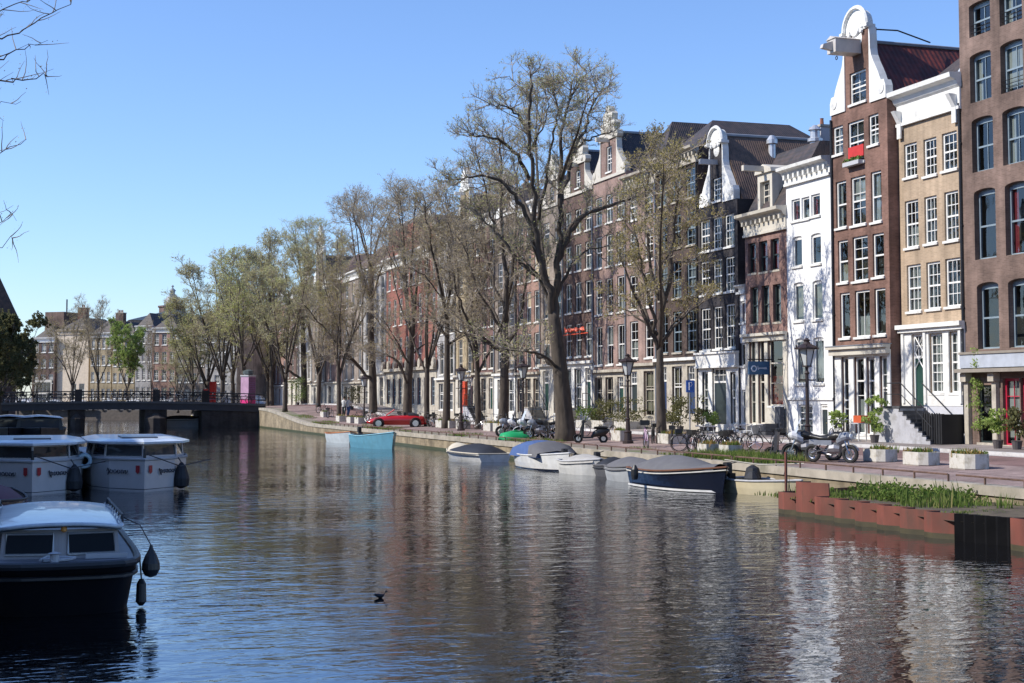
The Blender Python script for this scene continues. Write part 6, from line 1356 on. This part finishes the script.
# ------------------------------------------------------------------ two-wheelers
RUB = mat('tyre_rubber', (.02, .02, .02), .8); CHR = mat('chrome', (.6, .6, .62), .2, metal=.9); SEATM = mat('black_vinyl', (.02, .02, .02), .4)
def bicycle(label, loc, rz, fm, group='bicycles parked on the quay', name='bicycle'):
    t = thing(name, label, 'bicycle', loc, rz, group)
    for x in (-.53, .53):
        b = MB(); b.ring((x, 0, .34), .32, .02, 'y', 22, 5); w = b.build('wheel', [RUB], t)
        s = MB(); 
        for k in range(10): a = pi*2*k/10; s.tube([(x, 0, .34), (x+.31*cos(a), 0, .34+.31*sin(a))], .004, 3)
        s.build('rim', [CHR], w)
    b = MB(); P = dict(bb=(-.08, 0, .3), st=(-.2, 0, .78), hd=(.36, 0, .8), ht=(.33, 0, .92), ra=(-.53, 0, .34), fa=(.53, 0, .34))
    for a, c in (('bb', 'st'), ('bb', 'hd'), ('st', 'hd'), ('ra', 'bb'), ('ra', 'st'), ('hd', 'fa'), ('hd', 'ht')): b.tube([P[a], P[c]], .018, 5)
    b.build('frame', [fm], t)
    b = MB(); b.tube([(.33, 0, .9), (.32, 0, 1.02)], .015, 5); b.tube([(.18, -.28, 1.04), (.3, -.2, 1.05), (.33, 0, 1.02), (.3, .2, 1.05), (.18, .28, 1.04)], .014, 5); b.build('handlebar', [CHR], t)
    b = MB(); b.loft([[(-.36, -.09, .9), (-.36, .09, .9)], [(-.2, -.07, .92), (-.2, .07, .92)], [(-.05, -.02, .9), (-.05, .02, .9)]]); b.box(-.36, -.1, -.06, .06, .85, .895); b.tube([(-.2, 0, .78), (-.22, 0, .87)], .014, 4); b.build('saddle', [SEATM], t)
    b = MB(); b.tube([(-.7, -.05, .72), (-.25, -.05, .72)], .01, 4); b.tube([(-.7, .05, .72), (-.25, .05, .72)], .01, 4); b.tube([(-.65, 0, .72), (-.53, 0, .36)], .01, 4); b.ring((-.53, 0, .34), .37, .014, 'y', 16, 4); b.build('rack', [BLACKM], t)
    return t
def G(px, py, X=26.2): p = Vector((*pos(px, X), 0)); return (p.x, p.y, gz(p.x, p.y))
PK = mat('lilac_frame', (.45, .25, .45), .4); WHB = mat('white_frame', (.6, .6, .58), .4)
bk = bicycle('lilac bicycle standing by the street lamp post', G(646, 447), radians(75), PK)
b = MB(); b.box(.25, .6, -.2, .2, .98, 1.2); b.build('basket', [SEATM], bk)
b1 = bicycle('black bicycle leaning behind the white tubs with a bag on its rack', G(692, 455), radians(-15), BLACKM); b = MB(); b.box(-.7, -.42, -.12, .12, .74, .92); b.build('bag', [SEATM], b1)
b2 = bicycle('white framed bicycle between the two white tubs', G(712, 454), radians(10), WHB)
b3 = dup(b1, G(731, 455), radians(30), 'dark bicycle at the grassy end of the row beside the tub')
b4 = dup(b2, G(843, 447, 33), radians(60), 'white bicycle against the neck gable house', )
for i, (px, py, rz, lb) in enumerate(((836, 446, 80, 'dark bicycle by the white plastered house door'), (378, 426, 20, 'small dark bicycle leaning on the elm by the red car'), (434, 427, 70, 'dark bicycle in front of the red brick hall'), (462, 430, 30, 'bicycle leaning against the lamp beside the stone steps'), (402, 427, 50, 'bicycle parked at the rear of the red convertible'))):
    dup(b1 if i else b2, G(px, py, 30 if i else 33), radians(rz), lb)
rb_ = random.Random(4)
for px_, X_q in ((322, 27.5), (330, 27), (360, 28), (368, 27.2), (420, 28.5), (426, 28), (438, 28.6), (470, 28.2), (488, 28.8), (497, 28.5), (556, 28.6), (577, 28.8), (607, 28.6), (653, 28), (672, 27.6), (699, 26), (706, 26.6), (719, 26.4), (738, 27.4), (744, 27.9), (768, 28.2)):
    yq = onx(px_, 430, X_q).y; dup(b1 if rb_.random() < .7 else b2, (X_q, yq, gz(X_q, yq)), rb_.uniform(0, 6.28), 'city bicycle parked loosely between the trees and planters on the quay')
for k in range(34):
    x = -2+k*.74+rb_.uniform(-.2, .2); dup(b1 if k % 3 else b2, (x, BY0+.65+rb_.uniform(0, .25), bz(x)), radians(rb_.choice([8, 172, 60, -10, 188])), 'dark bicycle parked against the railing of the far bridge', 'bicycles parked along the far bridge railing')
def motorcycle(label, loc, rz, bodym, tankm, screen=True, box=False, name='motorcycle', group='motorcycles and scooters on the quay'):
    t = thing(name, label, 'motorcycle', loc, rz, group)
    for x in (-.72, .74):
        b = MB(); b.ring((x, 0, .31), .25, .065, 'y', 24, 8); w = b.build('wheel', [RUB], t); b = MB(); b.ring((x, 0, .31), .18, .02, 'y', 20, 5)
        for k in range(5): a = 2*pi*k/5; b.tube([(x, 0, .31), (x+.18*cos(a), 0, .31+.18*sin(a))], .014, 4)
        b.lathe([(.12, -.02), (.12, .02)], M=Matrix.Translation((x, -.05, .31)) @ Matrix.Rotation(pi/2, 4, 'X'), n=14); b.build('rim', [CHR], w)
    b = MB(); b.loft([[(x, w_*cos(a), z+h_*sin(a)) for a in [2*pi*i/10 for i in range(10)]] for x, z, w_, h_ in ((-.1, .42, .12, .1), (0, .48, .17, .18), (.2, .5, .18, .2), (.38, .48, .12, .14))], closed=True, capends=True)
    b.tube([(.1, .12, .35), (-.1, .17, .25), (-.75, .2, .36)], [.03, .035, .055], 8); b.build('engine', [mat('engine_metal', (.25, .25, .27), .4, metal=.6)], t)
    b = MB(); b.loft([[(x, w_*cos(a), z+h_*sin(a)) for a in [2*pi*i/12 for i in range(12)]] for x, z, w_, h_ in ((-.1, .82, .1, .08), (.05, .88, .17, .13), (.3, .92, .19, .15), (.45, .88, .12, .1))], closed=True, capends=True); b.build('tank', [tankm], t, smooth=True)
    b = MB(); b.loft([[(x, w_*cos(a), z+h_*sin(a)) for a in [2*pi*i/10 for i in range(10)]] for x, z, w_, h_ in ((-.85, .9, .08, .05), (-.7, .88, .14, .08), (-.35, .82, .16, .08), (0, .82, .13, .07))], closed=True, capends=True); b.build('seat', [SEATM], t, smooth=True)
    b = MB(); b.loft([[(x, w_*cos(a), z+h_*sin(a)) for a in [2*pi*i/12 for i in range(12)]] for x, z, w_, h_ in ((.3, .78, .15, .22), (.5, .85, .2, .2), (.68, .9, .17, .15), (.78, .88, .08, .08))], closed=True, capends=True)
    b.box(-.6, .1, -.14, .14, .6, .76); b.build('fairing', [bodym], t, smooth=False)
    b = MB(); 
    b.tube([(.55, -.1, .8), (.55, .1, .8)], .02, 5); b.tube([(-.72, -.12, .31), (-.72, .12, .31)], .02, 5); b.tube([(-.72, 0, .31), (.55, 0, .8)], .012, 4)
    for s in (-.1, .1): b.tube([(.74, s, .31), (.5, s, .98)], .025, 6); b.tube([(-.72, s, .31), (-.2, s, .45)], .025, 6); b.tube([(-.4, s, .75), (-.62, s*1.2, .4)], .022, 5)
    b.build('fork', [CHR], t)
    b = MB(); b.loft([[(.74+.34*cos(a), y, .31+.34*sin(a)) for y in (-.07, .07)] for a in [radians(q) for q in range(20, 150, 18)]]); b.build('mudguard', [bodym], t)
    b = MB(); b.tube([(.3, -.36, 1.04), (.45, -.2, 1.05), (.48, .2, 1.05), (.3, .36, 1.04)], .018, 6)
    for s in (-1, 1): b.tube([(.4, s*.25, 1.05), (.42, s*.38, 1.22)], .008, 4); b.lathe([(.01, 0), (.07, .01), (.07, .025), (.01, .04)], M=Matrix.Translation((.42, s*.38, 1.24)) @ Matrix.Rotation(pi/2, 4, 'Y'), n=10)
    b.build('handlebar', [BLACKM], t)
    b = MB(); b.lathe([(.02, -.02), (.09, 0), (.09, .05), (.03, .08)], M=Matrix.Translation((.74, 0, .9)) @ Matrix.Rotation(pi/2, 4, 'Y'), n=12); b.build('headlight', [LAMPG], t)
    if screen: b = MB(); b.loft([[(.62-.05*abs(a)*2-.0, .22*a, .98), (.5-.06*abs(a), .24*a, 1.25), (.4-.05*abs(a), .18*a, 1.48)] for a in (-1, -.5, 0, .5, 1)]); b.build('windscreen', [mat('clear_screen', (.5, .55, .62), .15)], t)
    if box: b = MB(); b.box(-1.05, -.7, -.22, .22, .92, 1.22); b.build('top_box', [SEATM], t)
    return t
GBM = mat('grey_blue_body', (.2, .22, .26), .3, coat=.5); WBM = mat('white_body', (.6, .6, .62), .3, coat=.5)
ma = motorcycle('white and black motorcycle with a tall windscreen beside the lamp', G(812, 460.5), radians(150), WBM, SEATM)
mb_ = motorcycle('grey motorcycle with white front mudguard, nearest the planters', G(831, 464), radians(-62), GBM, SEATM, screen=False)
def scooter(label, loc, rz, bm, name='scooter', group='motorcycles and scooters on the quay', cover=False):
    t = thing(name, label, 'scooter', loc, rz, group)
    for x in (-.6, .62): b = MB(); b.ring((x, 0, .22), .16, .06, 'y', 20, 8); w = b.build('wheel', [RUB], t); b = MB(); b.lathe([(.11, -.03), (.11, .03)], M=Matrix.Translation((x, 0, .22)) @ Matrix.Rotation(pi/2, 4, 'X'), n=12); b.build('rim', [CHR], w)
    b = MB(); b.loft([[(x, w_*cos(a), z+h_*sin(a)) for a in [2*pi*i/12 for i in range(12)]] for x, z, w_, h_ in ((-.88, .62, .06, .06), (-.7, .56, .16, .18), (-.35, .52, .19, .2), (-.1, .42, .14, .14), (.0, .3, .1, .06))], closed=True, capends=True); b.build('body', [bm], t, smooth=True)
    b = MB(); b.box(-.1, .42, -.15, .15, .24, .32); b.prism([(.38, .25), (.5, .25), (.42, .98), (.33, .98)], -.2, .2, 'y'); b.build('front_shield', [bm], t)
    b = MB(); b.loft([[(.62+.24*cos(a), y, .22+.24*sin(a)) for y in (-.08, .08)] for a in [radians(q) for q in range(10, 170, 20)]]); b.tube([(.62, .09, .22), (.42, .05, .95)], .025, 5); b.build('mudguard', [bm], t)
    b = MB(); b.loft([[(x, w_*cos(a), z+h_*sin(a)) for a in [2*pi*i/10 for i in range(10)]] for x, z, w_, h_ in ((-.85, .76, .06, .04), (-.6, .76, .15, .07), (-.15, .74, .12, .06))], closed=True, capends=True); b.build('seat', [SEATM], t, smooth=True)
    b = MB(); b.tube([(.25, -.32, 1.06), (.35, 0, 1.04), (.25, .32, 1.06)], .022, 6); b.lathe([(.02, 0), (.1, .02), (.1, .12), (.03, .16)], (.36, 0, .96), n=10)
    for s in (-1, 1): b.tube([(.3, s*.25, 1.06), (.32, s*.34, 1.24)], .008, 4); b.lathe([(.01, 0), (.06, .01), (.06, .02), (.01, .03)], M=Matrix.Translation((.32, s*.34, 1.25)) @ Matrix.Rotation(pi/2, 4, 'Y'), n=8)
    b.build('handlebar', [BLACKM], t)
    if cover: b = MB(); leafy = None; b.loft([[(.5+.05*c, .3*sin(a), z) if False else (.42+.3*cos(a)*c, .3*sin(a)*c, z) for a in [2*pi*i/10 for i in range(10)]] for z, c in ((.25, 1.0), (.6, .95), (.95, .7), (1.1, .3))], closed=True, capends=True); b.build('rain_cover', [KTARP], t, smooth=True)
    return t
sa = scooter('black scooter parked between the forked elm and the square planter', G(591, 441.5), radians(165), SEATM)
scooter('dark scooter wearing a rain cover, left of the motorcycles', G(788, 459), radians(140), mat('dark_grey_body', (.07, .07, .08), .4))
for px, py, rz, lb in ((514, 433.5, 165, 'grey motorcycle at the left of the cluster by the elm'), (522, 434, 150, 'motorcycle with windscreen in the middle of the cluster'), (532, 434.5, 175, 'motorcycle in the cluster above the green inflatable'), (543, 434.5, 160, 'motorcycle at the right of the cluster touching the forked elm')):
    dup(ma if px in (522, 532) else mb_, G(px, py), radians(rz), lb)
for px, py, rz, lb in ((518, 431, 80, 'bicycle among the parked motorcycles'), (538, 431, 100, 'bicycle standing behind the motorcycle cluster'), (548, 433, 60, 'bicycle leaning at the forked elm')): dup(b1, G(px, py), radians(rz), lb)
# green inflatable
p = G(539, 437.5); t = thing('inflatable_boat', 'bright green upturned inflatable boat lying on the quay', 'boat', (24.9, p[1], gz(24.9, p[1])), radians(0)); GI = mat('bright_green_plastic', (.02, .35, .12), .35)
b = MB(); b.loft([[(x, w_*cos(a), .02+h_*sin(a)) for a in [pi*i/10 for i in range(11)]] for x, w_, h_ in ((-.95, .1, .1), (-.8, .4, .35), (-.3, .55, .45), (.4, .55, .42), (.85, .4, .3), (1.05, .08, .08))], capends=True); b.build('hull', [GI], t, smooth=True); b = MB(); b.tube([(-.7, 0, .36), (0, 0, .5), (.8, 0, .34)], .04, 6); b.build('keel', [GI], t)
# ------------------------------------------------------------------ red convertible
REDC = mat('red_car_paint', (.5, .012, .012), .25, var=.02, coat=.8)
def car(label, loc, rz, pm, top=True, name='convertible_car', group=None, cat='car', s=1.0):
    t = thing(name, label, cat, loc, rz, group)
    prof = [(-2.05, .45, .62), (-2.0, .62, .74), (-1.75, .80, .8), (-1.2, .86, .84), (-.6, .84, .86), (.4, .84, .86), (.9, .78, .85), (1.5, .68, .82), (1.95, .55, .72), (2.12, .42, .55)]
    b = MB(); secs = []
    for x, zt, hw_ in prof:
        zl = .22 if abs(x) < 1.9 else .3
        secs.append([(x, -hw_*.93, zl), (x, -hw_, (zl+zt)/2), (x, -hw_*.96, zt-.06), (x, -hw_*.7, zt+.02), (x, 0, zt+.05), (x, hw_*.7, zt+.02), (x, hw_*.96, zt-.06), (x, hw_, (zl+zt)/2), (x, hw_*.93, zl)])
    b.loft(secs, closed=True, capends=True); bo = b.build('body', [pm], t, smooth=True)
    for x in (-1.25, 1.3):
        for sg in (-1, 1):
            b = MB(); b.lathe([(.2, -.1), (.31, -.09), (.33, 0), (.31, .09), (.2, .1)], M=Matrix.Translation((x, sg*.8, .33)) @ Matrix.Rotation(pi/2, 4, 'X'), n=20); w = b.build('wheel', [RUB], t)
            b = MB(); b.lathe([(.21, -.115), (.21, .115)], M=Matrix.Translation((x, sg*.8, .33)) @ Matrix.Rotation(pi/2, 4, 'X'), n=14); b.build('rim', [CHR], w)
    b = MB()
    for x in (-1.25, 1.3):
        for sg in (-1, 1): b.ring((x, sg*.845, .33), .37, .03, 'y', 22, 5)
    b.build('wheel_arch', [KTARP], t)
    b = MB(); b.add([(.75, -.66, .88), (.75, .66, .88), (.2, .58, 1.24), (.2, -.58, 1.24)], [(0, 1, 2, 3)]); b.build('windscreen', [DGLASS], t)
    b = MB(); b.tube([(.75, -.68, .87), (.2, -.6, 1.26), (.2, .6, 1.26), (.75, .68, .87)], .03, 5); b.build('windscreen_frame', [pm], t)
    if top:
        b = MB(); b.loft([[(x, -.7, .86), (x, -.55, z), (x, 0, z+.04), (x, .55, z), (x, .7, .86)] for x, z in ((-1.5, .9), (-1.1, 1.02), (-.75, 1.0))], capends=True); b.build('folded_hood', [KTARP], t)
        for sg in (-.35, .35): b = MB(); b.box(-.62, -.45, sg-.22, sg+.22, .6, 1.08); b.box(-.6, -.1, sg-.22, sg+.22, .6, .87); b.build('seat', [SEATM], t)
    else:
        b = MB(); b.loft([[(x, -.68, .84), (x, -.55, z), (x, 0, z+.05), (x, .55, z), (x, .68, .84)] for x, z in ((-1.95, .86), (-1.5, 1.3), (-.6, 1.42), (.1, 1.36), (.75, .88))], capends=True); b.build('roof', [pm], t, smooth=True)
        b = MB(); 
        for sg in (-1, 1): b.add([(-1.4, sg*.66, .94), (.45, sg*.66, .94), (.0, sg*.6, 1.27), (-1.3, sg*.6, 1.27)], [(0, 1, 2, 3)])
        b.build('side_window', [DGLASS], t)
    for sg in (-.6, .6):
        b = MB(); b.lathe([(.02, 0), (.11, .02), (.1, .06), (.02, .09)], M=Matrix.Translation((1.98, sg, .58)) @ Matrix.Rotation(pi/2, 4, 'Y'), n=12); b.build('headlight', [LAMPG], t)
        b = MB(); b.box(-2.08, -2.03, sg-.12, sg+.12, .55, .64); b.build('tail_light', [REDD], t)
    b = MB(); b.box(2.1, 2.16, -.55, .55, .3, .42); b.box(-2.12, -2.06, -.3, .3, .38, .5); b.build('bumper', [BLACKM], t); t.scale = (s, s, s)
    return t
p = G(389, 427.5, 25.6); car('red open-topped sports car with black folded hood parked nose to the canal', (p[0]+.6, p[1], gz(p[0], p[1])), pi-.22, REDC, s=1.05)
DKC = mat('black_car_paint', (.02, .022, .025), .25, coat=.8); SVC = mat('silver_car_paint', (.4, .41, .43), .3, coat=.6)
for k, (x, y, m_, lb) in enumerate(((28, 186, SVC, 'silver car parked beyond the bridge'),)): car(lb, (x, y, gz(x, y)), -pi/2, m_, top=False, name='parked_car', group='cars parked along the quay')
for k in range(6): x = 3+k*3.6+(k % 2)*.5; car(['white', 'silver', 'white', 'silver', 'pale grey', 'white'][k]+' car glinting '+['at the left end of', 'second along', 'third along', 'fourth along', 'fifth along', 'at the right end of'][k]+' the row on the far closing quay', (x-2, 219-k*2.2+1.5, 1.35), -radians(35), WBM if k % 2 == 0 else SVC, top=False, name='parked_car', group='cars on the closing quay')
# ------------------------------------------------------------------ street signs and street bits
p = G(690, 446, 31.5); t = thing('parking_sign', 'blue rectangular parking sign on a grey pole beside the yellow-leaved tree', 'sign', (p[0], p[1], p[2])); BLUES = mat('sign_bright_blue', (.02, .12, .5), .4)
b = MB(); b.tube([(0, 0, 0), (0, 0, 3.2)], .04, 6); b.build('pole', [LEAD], t); b = MB(); b.box(-.22, .22, -.08, -.05, 2.25, 2.85); pl = b.build('plate', [BLUES], t); b = MB(); b.tube([(-.07, -.1, 2.36), (-.07, -.1, 2.74), (.04, -.1, 2.74), (.08, -.1, 2.66), (.04, -.1, 2.56), (-.07, -.1, 2.56)], .022, 4); b.build('letter', [SIGNW], pl)
p = G(474, 420, 33); t = thing('red_panel_sign', 'narrow orange-red entrance panel beside the stone steps', 'sign', (34.4, onx(467, 397, 34.6).y, ZB)); b = MB(); b.box(-.1, .1, -.45, .45, 0.5, 3.1); b.build('panel', [mat('orange_red_panel', (.65, .08, .03), .5)], t); b = MB(); b.box(-.06, .06, -.06, .06, -.1, .5); b.build('foot', [BLACKM], t)
for lb, px, py in (('tall red banner beyond the bridge railing', 209, 400), ('short red banner left of the tall one beyond the bridge', 203, 400)):
    q = ony(px, py, 184); t = thing('banner', lb, 'banner', (q.x, 184, gz(25, 184)-.3)); b = MB(); b.tube([(0, 0, 0), (0, 0, 3.6)], .05, 5); b.build('pole', [BLACKM], t); b = MB(); b.box(.05, .9 if px == 209 else .6, -.02, .02, 1.0, 3.5 if px == 209 else 2.6); b.build('cloth', [REDC], t)
p = at(780+5, 490, .6); t = thing('mooring_pole', 'thin rusty mooring pole standing at the end of the orange piling', 'pole', (19.9, 37.2, -1)); b = MB(); b.tube([(0, 0, 0), (0, 0, ony(785, 452, 37.2).z+1)], .045, 6); b.build('shaft', [PILE], t)
t.location.x = ony(786, 480, 37.2).x
# stoops further along, tables, plants by facades
for hh_, pxd, lb, n_ in ((None, 478, 'dark stone steps with railings beside the orange-red panel', 8), (None, 540, 'stone steps with white side block and railings behind the motorcycles', 6), (None, 575, 'steps with iron railing under the red-lettered house', 6), (None, 600, 'steps with railing in front of the ornate gable house', 5)):
    class _H: pass
    q = _H(); q.X = W0; q.Yf = onx(pxd, 397, W0).y
    stoop(lb, q, 0, 1.1, n_, 1, 1.1, .9, GREYP, STONE if n_ != 8 else BSTONE, extra=.3)
t = thing('cafe_table', 'small table with an orange crate on it outside the neck gable house', 'table', (33.6, onx(862, 397, 33.6).y, ZB-.02)); b = MB(); b.box(-.4, .4, -.35, .35, .72, .76); [b.box(a-.02, a+.02, c-.02, c+.02, 0, .72) for a in (-.36, .36) for c in (-.3, .3)]; b.build('table_top', [GREYP], t)
o = MB(); o.box(-.25, .25, -.3, .3, 0, .04); o.box(-.25, -.22, -.3, .3, .04, .3); o.box(.22, .25, -.3, .3, .04, .3); o.box(-.22, .22, -.3, -.27, .04, .3); o.box(-.22, .22, .27, .3, .04, .3); oo_ = o.build('crate', [mat('orange_plastic', (.5, .09, .025), .5)]); oo_.location = (33.6, t.location.y, ZB+.745); tag(oo_, 'orange plastic crate on the small table outside the neck gable house', 'crate')
def potplant(label, px, X, h, leafm, rs, seed=1, name='potted_plant'):
    y = onx(px, 397, X).y; z = gz(min(X, 32), y)+.12 if X > 32 else gz(X, y); z = ZB-.06 if X > 32.2 else z
    t = thing(name, label, 'plant', (X, y, z), 0, 'plants in pots along the facades'); b = MB(); b.lathe([(.14, 0), (.19, .3), (.21, .32), (.18, .34), (.16, .3)], n=12); b.build('pot', [mat('dark_pot', (.08, .07, .07), .6)], t)
    b = MB(); rr_ = random.Random(seed); b.tube([(0, 0, .35), (.02, 0, h*.6)], .025, 5); b.build('stem', [TWIG], t); b = MB()
    for _ in range(int(12*h)): leafclump(b, (rr_.gauss(0, rs*.5), rr_.gauss(0, rs*.5), rr_.uniform(.5, h)), rs*.6, 40, .1, rr_)
    b.build('foliage', [leafm], t)
potplant('leafy green shrub in a pot left of the black steps', 874, 33.2, 1.9, LF['g'], .3, 3); potplant('dark potted shrub by the red shop door', 997, 33.6, 1.4, LF['g'], .35, 4); potplant('second dark potted shrub at the red shop door, cut by the frame', 1016, 33.6, 1.5, LF['d'], .35, 5)
potplant('green potted plant by the white plastered house', 838, 33.8, 1.3, LF['g'], .3, 6); potplant('potted plant beside the black bell-gable door', 712, 33.8, 1.1, LF['g'], .3, 7); potplant('potted plant left of the black bell-gable door', 703, 33.8, 1.2, LF['d'], .35, 8); potplant('bushy potted plant in front of the dark brick house', 680, 33.4, 1.8, LF['d'], .6, 9); potplant('potted evergreen beside the blue parking sign', 672, 33.2, 1.5, LF['d'], .5, 10); potplant('round green shrub near the bend of the quay', 298, 30, 3.0, LF['g'], .9, 12, 'shrub'); potplant('dark shrub behind the slim dark-stemmed tree', 352, 31, 2.4, LF['d'], .9, 13, 'shrub')
b = MB(); rr_ = random.Random(9); y = onx(976, 397, W0-.25).y
for _ in range(26): leafclump(b, (W0-.2, y+rr_.gauss(0, .14), ZB+rr_.uniform(.2, 3.6)), .22, 30, .08, rr_)
o = b.build('climbing_plant', [LF['g']]); tag(o, 'climbing plant trained up the pilaster left of the shop door', 'plant')

# ------------------------------------------------------------------ people on the quay
SKIN = mat('skin', (.5, .32, .24), .6)
def person(label, x, y, rz, top, legs, hair, bag=False):
    z = gz(x, y) if x < 32 else ZB-.06
    t = thing('person', label, 'person', (x, y, z), rz, None)
    def body(pts, rads, edges, nm, m_, sub=2):
        me = bpy.data.meshes.new(nm); me.from_pydata(pts, edges, []); o = link(nm, me, t); me.materials.append(m_)
        sk = o.modifiers.new('skin', 'SKIN'); 
        for v, r in zip(me.skin_vertices[0].data, rads): v.radius = r if isinstance(r, tuple) else (r, r)
        me.skin_vertices[0].data[0].use_root = True
        su = o.modifiers.new('sub', 'SUBSURF'); su.levels = sub; su.render_levels = sub
        return o
    P = [(0, 0, .95), (0, 0, 1.15), (.0, 0, 1.38), (0, 0, 1.5), (.02, 0, 1.6), (.02, 0, 1.7),
         (0, .11, .9), (.18, .11, .48), (.05, .11, .08), (.2, .11, .05), (0, -.11, .9), (-.12, -.11, .5), (-.35, -.11, .12), (-.22, -.11, .05),
         (0, .2, 1.38), (-.06, .24, 1.1), (.08, .25, .88), (0, -.2, 1.38), (.06, -.24, 1.1), (.18, -.25, .9)]
    Rr = [(.15, .11), (.14, .1), (.17, .1), .055, .085, .09, .095, .065, .045, .04, .095, .065, .045, .04, .06, .045, .04, .06, .045, .04]
    E = [(0, 1), (1, 2), (2, 3), (3, 4), (4, 5), (0, 6), (6, 7), (7, 8), (8, 9), (0, 10), (10, 11), (11, 12), (12, 13), (2, 14), (14, 15), (15, 16), (2, 17), (17, 18), (18, 19)]
    body(P, Rr, E, 'body', SKIN)
    b = MB(); b.loft([[(a*1.0+dx, c, z_) for a, c in [(wx*cos(q), wy*sin(q)) for q in [2*pi*i/14 for i in range(14)]]] for z_, wx, wy, dx in ((.86, .17, .21, 0), (1.05, .15, .19, 0), (1.3, .16, .23, 0), (1.44, .12, .19, 0), (1.5, .07, .08, 0))], closed=True)
    for s, k in ((.2, 14), (-.2, 17)): b.tube([P[k], P[k+1], tuple(P[k+2][i]*.8+P[k+1][i]*.2 for i in range(3))], [.085, .07, .06], 8)
    b.build('jacket', [top], t, smooth=True)
    b = MB(); b.tube([(0, .1, .95), P[7], tuple(Vector(P[8])+Vector((0, 0, .04)))], [.12, .09, .07], 9); b.tube([(0, -.1, .95), P[11], P[12]], [.12, .09, .07], 9); b.build('trousers', [legs], t, smooth=True)
    b = MB(); b.lathe([(.02, .115), (.08, .09), (.112, .03), (.11, -.04), (.06, -.08)], (.0, 0, 1.7), n=12); b.build('hair', [hair], t, smooth=True)
    b = MB(); 
    for k in (8, 12): b.loft([[(P[k][0]+dx, P[k][1]+w_*cos(q), max(.01, P[k][2]-.06+h_*sin(q))) for q in [2*pi*i/8 for i in range(8)]] for dx, w_, h_ in ((-.06, .04, .05), (.03, .05, .06), (.17, .045, .035), (.22, .02, .02))], closed=True, capends=True); b.build('shoe', [SEATM], t); b = MB()
    return t
HAIR = mat('dark_hair', (.03, .02, .015), .6); HAIR2 = mat('fair_hair', (.3, .2, .1), .6)
for px_, X_q, rz_, tp, lg, hr, lb_ in ((344, 28.6, 1.2, WHB, DKFRAME, HAIR, 'person in a white top and dark trousers walking on the road past the trees'), (348.5, 28.9, 1.0, mat('pale_jacket', (.5, .48, .42), .8), mat('blue_jeans', (.05, .08, .16), .9), HAIR2, 'fair-haired person in a pale jacket and blue jeans walking beside the one in white')):
    yq = onx(px_, 400, X_q).y; person(lb_, X_q, yq, rz_, tp, lg, hr)
# ------------------------------------------------------------------ light
SUN_EL = radians(39); SUN_A = radians(9)             # sun over the left bank, a touch beyond square to the canal
sv = Vector((-cos(SUN_EL)*cos(SUN_A), cos(SUN_EL)*sin(SUN_A), sin(SUN_EL)))
sd_ = bpy.data.lights.new('sun', 'SUN'); sd_.energy = 4.2; sd_.angle = radians(.5); sd_.color = (1, .94, .85)
so = bpy.data.objects.new('sun', sd_); COL.objects.link(so); so.rotation_euler = sv.to_track_quat('Z', 'Y').to_euler(); so.location = (-30, 20, 60)
w = bpy.data.worlds.new('World'); sc.world = w; w.use_nodes = True; n = w.node_tree; bg = n.nodes['Background']
sky = n.nodes.new('ShaderNodeTexSky'); sky.sky_type = 'NISHITA'; sky.sun_disc = False; sky.sun_elevation = SUN_EL
sky.sun_rotation = math.atan2(sv.x, sv.y)
sky.air_density = 1.0; sky.dust_density = .25; sky.ozone_density = 4.0; sky.altitude = 0
tint = n.nodes.new('ShaderNodeVectorMath'); tint.operation = 'MULTIPLY'; tint.inputs[1].default_value = (.85, .93, 1.12)
n.links.new(sky.outputs[0], tint.inputs[0]); n.links.new(tint.outputs[0], bg.inputs[0]); bg.inputs[1].default_value = .138
sc.view_settings.view_transform = 'Standard'; sc.view_settings.look = 'None'; sc.view_settings.exposure = .42; sc.view_settings.gamma = 1
sc.cycles.max_bounces = 7; sc.cycles.transparent_max_bounces = 12; sc.cycles.caustics_reflective = False; sc.cycles.caustics_refractive = False
try:
    sc.cycles.use_denoising = True; sc.cycles.denoiser = 'OPENIMAGEDENOISE'
except Exception: pass
for o in bpy.data.objects:
    if o.parent is None and o.type in ('MESH', 'EMPTY') and 'kind' not in o: o['kind'] = 'thing'
for o in list(bpy.data.objects):
    if o.parent is not None and 'kind' in o: del o['kind']
